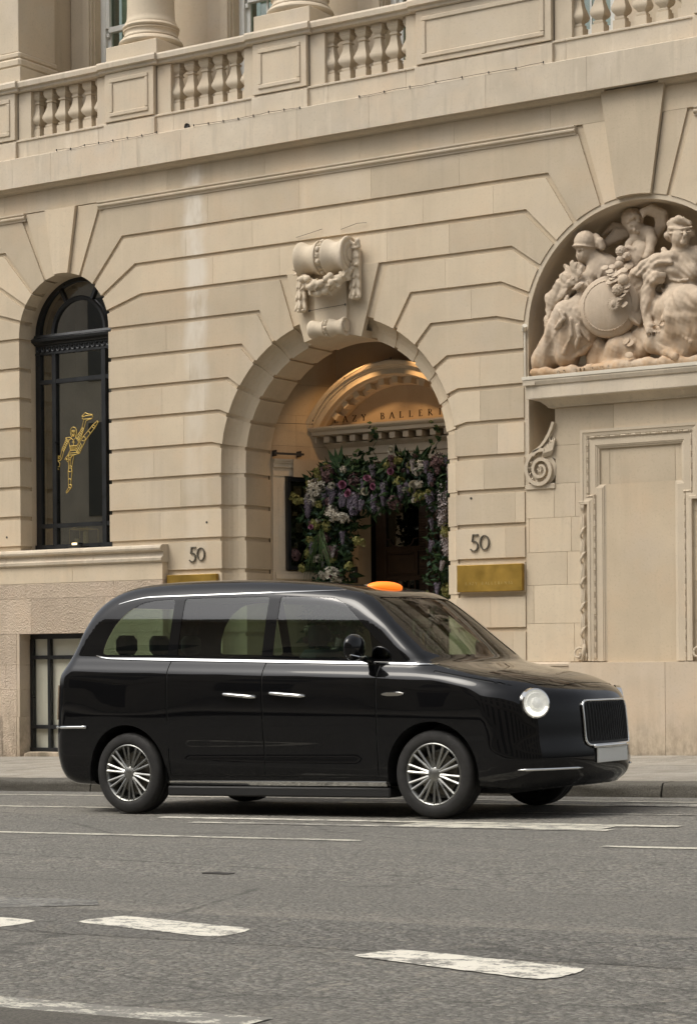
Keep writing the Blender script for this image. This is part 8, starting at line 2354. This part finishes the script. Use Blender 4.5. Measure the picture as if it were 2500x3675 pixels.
def hydrangea():
    mb = MB()
    lobes = [Vector((fr_.uniform(-.5, .5), fr_.uniform(-.2, .2), fr_.uniform(-.45, .45))) for _ in range(4)]
    for k in range(84):
        t = math.acos(1 - 2 * (k + .5) / 84); ph = k * 2.399
        d = Vector((math.sin(t) * math.cos(ph), math.cos(t), math.sin(t) * math.sin(ph)))
        floret(mb, lobes[k % 4] + d * fr_.uniform(.55, .80), (d + Vector((fr_.uniform(-.4, .4), fr_.uniform(-.4, .4), fr_.uniform(-.4, .4)))), fr_.uniform(.26, .34))
    return mb
def wisteria():
    mb = MB()
    for k in range(70):
        t = k / 69
        r = .42 * (1 - t) ** .7 * fr_.uniform(.5, 1) + .05
        a = k * 2.399
        p = Vector((r * math.cos(a), r * math.sin(a), .5 - 1.7 * t))
        floret(mb, p, Vector((math.cos(a), math.sin(a), .3)), fr_.uniform(.13, .2))
    return mb
def rose(layers=5):
    mb = MB()
    for l in range(layers):
        q = (l + 1) / layers
        k = 4 + l
        for j in range(k):
            a = 2 * math.pi * j / k + l * .6
            w = math.pi / k * 1.5
            vs = []
            for i, (rr, up) in enumerate(((.25 * q, -.3), (.75 * q + .1, .05), (.95 * q + .08, .45 - .45 * q + .1))):
                for b in (-w, 0, w):
                    vs.append((rr * math.cos(a + b), -up - .25 * (1 - q) + (0.06 if b else 0), rr * math.sin(a + b)))
            mb.add(vs, [(i * 3 + c, i * 3 + c + 1, i * 3 + c + 4, i * 3 + c + 3) for i in (0, 1) for c in (0, 1)])
    return mb
FM = {}
for kd in PM:
    FM[kd] = []
    for _ in range(2):
        mb = wisteria() if 'wist' in kd else (rose() if kd in ('peony', 'rose') else hydrangea())
        me = mb.mesh(FN[kd]); me.materials.append(PM[kd]); FM[kd].append(me)
FA = empty('flower_arch', (AX, 0.95, 0.05), 'lush artificial flower arch of hydrangeas, peonies and wisteria framing the door', 'flower arch')
def fkid(o):
    o.parent = FA; o.matrix_parent_inverse = Matrix.Translation(-FA.location)
    return o
def put(kd, x, y, z, r):
    o = link(FN[kd], fr_.choice(FM[kd]), None)
    o.location = (x, y, z)
    o.rotation_euler = (fr_.uniform(-.4, .4), fr_.uniform(0, 6) if 'wist' not in kd else fr_.uniform(-.15, .15), fr_.uniform(-.5, .5))
    o.scale = (r * fr_.uniform(.85, 1.25), r, r * fr_.uniform(.85, 1.2))
    fkid(o)
for kd, x, y, z, r in FLOW:
    put(kd, x, y + 0.01, z, r * (1.18 if kd not in ('wist', 'wwist', 'peony') else (0.95 if kd == 'peony' else 1.05)))
def inside(t):
    """random point of the arch's volume: left column, top beam, right column"""
    a = fr_.random()
    if a < .46:
        z = fr_.uniform(0.1, 3.25); w = .36 if z > 2.6 else .34
        return Vector((-.86 + fr_.uniform(-w, w) * (0.8 + .2 * math.sin(z * 5)), fr_.uniform(.88, 1.2), z))
    if a < .86:
        x = fr_.uniform(-1.0, .85)
        return Vector((x, fr_.uniform(.86, 1.2), 3.15 + fr_.uniform(-.27, .25) + .05 * math.sin(x * 7)))
    return Vector((.70 + fr_.uniform(-.2, .16), fr_.uniform(.9, 1.2), fr_.uniform(0.1, 3.2)))
def leafy(n, size, mat, asp=.42):
    mb = MB()
    for _ in range(n):
        p = inside(0)
        d = Vector((fr_.gauss(0, 1), fr_.gauss(-.55, .7), fr_.gauss(-.1, .9))).normalized()
        s = fr_.uniform(.6, 1.25) * size
        w = d.cross(Vector((fr_.gauss(0, 1), fr_.gauss(0, 1), fr_.gauss(0, 1)))).normalized()
        nn = d.cross(w)
        b = p + d * s * .5 + nn * s * .10
        mb.add([p, p + d * s * .45 + w * s * asp * .5, b, p + d * s * .45 - w * s * asp * .5, p + d * s - nn * s * .12], [(0, 1, 2), (0, 2, 3), (1, 4, 2), (2, 4, 3)])
    return fkid(mb.build('foliage', mat, None, recalc=False, kind='stuff'))
leafy(5200, .13, M['leaf'])
leafy(3600, .075, M['leaf_blue'], .6)
leafy(500, .19, M['leaf'], .30)
# scattered smaller blooms filling the mass
for _ in range(110):
    p = inside(0)
    kd = fr_.choice(['green', 'mauve', 'wist', 'wwist', 'white', 'mauve', 'white', 'wist'])
    put(kd, p.x, .84 + fr_.uniform(-.03, .06), p.z, fr_.uniform(.03, .055) * (1 if 'wist' not in kd else 1.7))
# trailing ivy, tall leaves, drooping grass
def ivy(x, z0, z1):
    mb = MB()
    pts = [(x + .03 * math.sin(i * 1.3), 1.02 + .02 * math.cos(i), z0 + (z1 - z0) * i / 8) for i in range(9)]
    mb.tube(pts, .004, 4)
    for i in range(26):
        p = Vector(pts[min(8, i // 3)]) + Vector((fr_.uniform(-.03, .03), -.02, fr_.uniform(-.04, .04)))
        d = Vector((fr_.uniform(-1, 1), -.5, fr_.uniform(-.6, .8))).normalized(); w = d.orthogonal().normalized() * .03
        mb.add([p, p + d * .03 + w, p + d * .07, p + d * .03 - w], [(0, 1, 2, 3)])
    fkid(mb.build('ivy_trail', M['leaf'], None, recalc=False))
ivy(-.25, 3.35, 3.83); ivy(.60, 3.3, 3.80); ivy(-.45, 3.35, 3.55)
for (x, z, dx, dz) in ((-.70, 3.36, -.10, .22), (-.66, 3.36, .06, .26), (-.69, 3.34, -.20, .10), (-.62, 3.34, .16, .13), (-.68, 3.35, -.02, .24)):
    mb = MB(); p = Vector((x, .86, z)); d = Vector((dx, -.03, dz)); w = Vector((dz, 0, -dx)).normalized() * .035
    mb.add([p, p + d * .5 + w, p + d, p + d * .5 - w, p + d * .5 + Vector((0, .012, 0))], [(0, 1, 4), (1, 2, 4), (2, 3, 4), (3, 0, 4)])
    fkid(mb.build('tall_leaf', M['leaf'], None, recalc=False))
mb = MB()
for i in range(30):
    x0 = -.87 + fr_.uniform(-.03, .03); z0 = 2.6 + fr_.uniform(-.05, .05); sx_ = fr_.uniform(-.28, .2); ln = fr_.uniform(.3, .62)
    pts = [(x0, .80, z0), (x0 + sx_ * .35, .74, z0 - ln * .25), (x0 + sx_ * .75, .73, z0 - ln * .65), (x0 + sx_, .75, z0 - ln)]
    mb.tube(pts, [.003, .004, .0035, .0012], 3, caps=False)
fkid(mb.build('trailing_grass', M['grass_blade'], None, kind='stuff'))

# ================================================================== SMALL THINGS
DECAL = [[(-4.080,4.194),(-4.135,4.156),(-4.116,4.142),(-4.135,4.122),(-4.097,4.114),(-3.976,4.116),(-3.963,4.137),(-3.966,4.162),(-4.001,4.171),(-4.020,4.168),(-4.080,4.194)], [(-4.135,4.151),(-4.096,4.149),(-4.077,4.155),(-3.969,4.157)], [(-4.103,4.114),(-4.136,4.013),(-4.175,3.956),(-4.230,3.905)], [(-4.068,4.095),(-4.117,3.967),(-4.150,3.890),(-4.196,3.839)], [(-4.068,4.095),(-3.982,4.111)], [(-4.136,4.013),(-4.104,3.991)], [(-4.143,3.994),(-4.114,3.969)], [(-4.156,3.975),(-4.127,3.948)], [(-4.172,3.951),(-4.137,3.924)], [(-4.188,3.932),(-4.150,3.900)], [(-4.201,3.913),(-4.170,3.877)], [(-4.214,3.894),(-4.183,3.858)], [(-4.317,3.941),(-4.326,3.976),(-4.313,4.012),(-4.277,4.027),(-4.245,4.020),(-4.223,3.989),(-4.223,3.939),(-4.240,3.911)], [(-4.317,3.941),(-4.310,3.915),(-4.291,3.914)], [(-4.300,3.984),(-4.297,3.944),(-4.275,3.906),(-4.252,3.936),(-4.245,3.985),(-4.300,3.989)], [(-4.291,3.974),(-4.252,3.971)], [(-4.271,3.972),(-4.272,3.943)], [(-4.285,3.933),(-4.265,3.932),(-4.275,3.913),(-4.285,3.933)], [(-4.304,3.905),(-4.317,3.896),(-4.276,3.861),(-4.233,3.895),(-4.246,3.911)], [(-4.404,3.899),(-4.330,3.902),(-4.308,3.888),(-4.343,3.868),(-4.375,3.870),(-4.404,3.899)], [(-4.395,3.881),(-4.461,3.766),(-4.494,3.648),(-4.559,3.642)], [(-4.350,3.863),(-4.435,3.729),(-4.468,3.642),(-4.494,3.621),(-4.553,3.627),(-4.569,3.643)], [(-4.395,3.866),(-4.363,3.844)], [(-4.408,3.847),(-4.376,3.820)], [(-4.421,3.823),(-4.389,3.796)], [(-4.434,3.799),(-4.402,3.772)], [(-4.448,3.775),(-4.415,3.748)], [(-4.457,3.756),(-4.429,3.729)], [(-4.552,3.679),(-4.497,3.678),(-4.523,3.660),(-4.552,3.679)], [(-4.523,3.660),(-4.524,3.640)], [(-4.527,3.620),(-4.553,3.592),(-4.547,3.547),(-4.508,3.542),(-4.498,3.584),(-4.527,3.620)], [(-4.531,3.521),(-4.522,3.510),(-4.535,3.508),(-4.531,3.521)], [(-4.353,3.863),(-4.337,3.793),(-4.328,3.738),(-4.241,3.737)], [(-4.233,3.895),(-4.192,3.838),(-4.215,3.795),(-4.337,3.793)], [(-4.276,3.861),(-4.273,3.794)], [(-4.295,3.840),(-4.253,3.837)], [(-4.325,3.787),(-4.319,3.740)], [(-4.305,3.791),(-4.303,3.739)], [(-4.286,3.790),(-4.286,3.740)], [(-4.267,3.791),(-4.267,3.739)], [(-4.247,3.792),(-4.251,3.738)], [(-4.228,3.794),(-4.238,3.747)], [(-4.215,3.795),(-4.112,3.903),(-4.034,3.967),(-3.964,4.031),(-3.887,4.080),(-3.872,4.069),(-3.933,3.994),(-4.003,3.930),(-4.074,3.856),(-4.139,3.761),(-4.178,3.694),(-4.268,3.677),(-4.352,3.680)], [(-4.112,3.900),(-4.086,3.886),(-4.074,3.856)], [(-4.138,3.850),(-4.100,3.842),(-4.080,3.871)], [(-4.028,3.961),(-4.003,3.933)], [(-3.970,4.026),(-3.964,4.001),(-3.933,3.989)], [(-3.964,4.031),(-3.932,4.024),(-3.926,4.004)], [(-3.894,4.080),(-3.881,4.062)], [(-4.170,3.827),(-4.145,3.791),(-4.139,3.761)], [(-4.189,3.804),(-4.155,3.747)], [(-4.209,3.780),(-4.165,3.723)], [(-4.228,3.761),(-4.184,3.699)], [(-4.241,3.737),(-4.203,3.700)], [(-4.328,3.733),(-4.338,3.704),(-4.203,3.705)], [(-4.338,3.733),(-4.371,3.681),(-4.423,3.629),(-4.384,3.622),(-4.378,3.597),(-4.333,3.624)], [(-4.351,3.699),(-4.371,3.646),(-4.320,3.653),(-4.274,3.677)], [(-4.371,3.681),(-4.352,3.660)], [(-4.397,3.647),(-4.378,3.626)], [(-4.371,3.631),(-4.326,3.628),(-4.307,3.657)], [(-4.359,3.605),(-4.356,3.511),(-4.366,3.482),(-4.361,3.387),(-4.362,3.313),(-4.352,3.287),(-4.401,3.220),(-4.392,3.205),(-4.376,3.219),(-4.314,3.275),(-4.310,3.300),(-4.323,3.316),(-4.316,3.380),(-4.299,3.478),(-4.308,3.508),(-4.301,3.548),(-4.268,3.677)], [(-4.326,3.628),(-4.330,3.554)], [(-4.356,3.531),(-4.330,3.549),(-4.305,3.528)], [(-4.357,3.501),(-4.331,3.524),(-4.305,3.498),(-4.305,3.478),(-4.331,3.467),(-4.357,3.481),(-4.357,3.501)], [(-4.364,3.372),(-4.338,3.383),(-4.316,3.370)], [(-4.359,3.302),(-4.336,3.314),(-4.313,3.298),(-4.317,3.275),(-4.336,3.267),(-4.356,3.277),(-4.359,3.302)]]
mb = MB()
for pl_ in DECAL:
    mb.tube([(x, 0.327, z) for x, z in pl_], 0.0042, 4)
mb.build('window_decal', M['gold'], None, label='gold line drawing of a high kicking dancer on the arched window', cat='decal')
# lantern with candles on the inner sill, floodlight outside
lt = empty('candle_lantern', (-4.33, 0.57, 2.5), 'thin wire lantern frame holding candles behind the arched window', 'lantern')
def lkid(mb, nm, mat, **k):
    o = mb.build(nm, M[mat], None, **k); o.parent = lt; o.matrix_parent_inverse = Matrix.Translation(-lt.location)
mb = MB()
for x in (-4.48, -4.18):
    for y in (0.48, 0.68):
        mb.tube([(x, y, 2.5), (x, y, 2.76)], 0.005, 4)
for z in (2.505, 2.76):
    mb.tube([(-4.48, .48, z), (-4.18, .48, z), (-4.18, .68, z), (-4.48, .68, z)], 0.005, 4, closed=True)
for x in (-4.48, -4.18): mb.tube([(x, .48, 2.76), (-4.33, .58, 2.82)], .005, 4)
lkid(mb, 'frame', 'gold')
M['wax'] = simple('candle_wax', (0.75, 0.68, 0.48), 0.5)
for x, y, h, lab in ((-4.385, .52, .13, 'shorter cream candle in the wire lantern behind the arched window'), (-4.30, .58, .22, 'taller cream candle in the wire lantern behind the arched window')):
    mb = MB(); mb.lathe([(.032, 2.51), (.032, 2.51 + h - .004), (.028, 2.51 + h), (.012, 2.51 + h - .006)], x, y, 16); mb.tube([(x, y, 2.50 + h), (x + .002, y, 2.52 + h)], .0015, 4)
    mb.build('candle', M['wax'], None, smooth=True, sharp=40, label=lab, cat='candle', group='candles in the lantern')
mb = MB(); mb.box(-4.12, -3.92, 0.02, 0.20, 2.50, 2.525, 0.004); mb.box(-4.10, -3.98, 0.06, 0.15, 2.525, 2.56, 0.006)
fl_ = mb.build('floodlight', M['black_iron'], None, label='small black floodlight on the sill of the arched window', cat='floodlight')
mb = MB(); mb.box(-4.075, -4.005, 0.045, 0.062, 2.53, 2.555)
mb.build('lens', emis('floodlight_lens', (1.0, 0.8, 0.42), 1.5), fl_)
# text on the white board behind the basement glass
M['ink'] = simple('grey_lettering', (0.10, 0.09, 0.075), 0.7)
write('shop_lettering', 'WINE', -4.37, 1.005, 0.034, 0.075, 0.196, 0.003, 'ink', label='thin grey letters reading WINE on the white board behind the basement window', cat='lettering')
mb = MB()
for q in (((-4.46, .975), (-4.0, .975)), ((-4.43, .95), (-4.05, .95)), ((-4.43, .95), (-4.43, .5)), ((-4.40, .92), (-4.08, .92)), ((-4.40, .92), (-4.40, .55)), ((-4.37, .86), (-4.30, .86))):
    mb.tube([(q[0][0], .197, q[0][1]), (q[1][0], .197, q[1][1])], .003, 4)
mb.build('board_drawing', M['ink'], None, label='fine grey line drawing of a framed door on the white shop board', cat='drawing')
# bird wires: along the fascia, on the courses above the console, across the keystone
wr_ = random.Random(2)
def wire(name, pts, lab, r=0.0028, posts=True):
    root = None
    mb = MB(); mb.tube(pts, r, 4)
    o = mb.build(name, M['wire'], None, label=lab, cat='wire', group='bird wires on the facade')
    if posts:
        for p in pts[::2]:
            mb = MB(); mb.tube([(p[0], p[1], p[2] - .012), (p[0], p[1], p[2] + .012)], .007, 5)
            mb.build('wire_post', M['wire'], o)
def sag(x0, x1, y, z, n=14, a=0.008):
    return [(x0 + (x1 - x0) * i / n, y, z + wr_.uniform(-a, a)) for i in range(n + 1)]
wire('bird_wire', sag(-4.1, -2.55, -.157, 7.372), 'dark wire along the fascia top under the left balusters')
wire('bird_wire', sag(-2.0, -0.5, -.157, 7.372), 'dark wire along the fascia top right of the drain outlet')
wire('bird_wire', sag(0.3, 2.6, -.157, 7.372), 'dark wire along the fascia top under the long parapet panel')
wire('bird_wire', [(-.66, -.012, 5.93), (-.45, -.03, 5.955), (-.30, -.012, 5.985)], 'short dark wire above the left half of the console scroll', posts=False)
wire('bird_wire', [(-.05, -.012, 5.95), (.18, -.03, 5.99), (.30, -.02, 5.985)], 'short dark wire above the right half of the console scroll', posts=False)
wire('bird_wire', [(-.45, -.066, 5.06), (-.30, -.07, 5.07), (.04, -.07, 5.085)], 'dark wire strung across the keystone shaft above the small scroll')
wire('bird_wire', [(-1.54, .70, 3.93), (-1.35, .95, 3.93), (-1.22, 1.14, 3.93)], 'dark wire running from the arch to the pediment tip')
wire('bird_wire', [(-1.20, 1.12, 3.97), (-1.0, 1.13, 4.25), (-.75, 1.13, 4.45), (-.45, 1.13, 4.58), (-.1, 1.13, 4.63)], 'dark wire following the curved top of the pediment')
# anchor holes in the ashlar
for i, (x, z, w) in enumerate(((-1.97, 2.72, 'left pier above the number 50'), (1.6, 2.83, 'right pier above the number 50'), (-5.1, 2.66, 'far left pier beside the arched window'))):
    mb = MB(); mb.tube([(x, -.004, z), (x, .006, z)], .014, 8)
    mb.build('anchor_plug', M['wire'], None, label='small dark anchor plug on the ' + w, cat='plug')
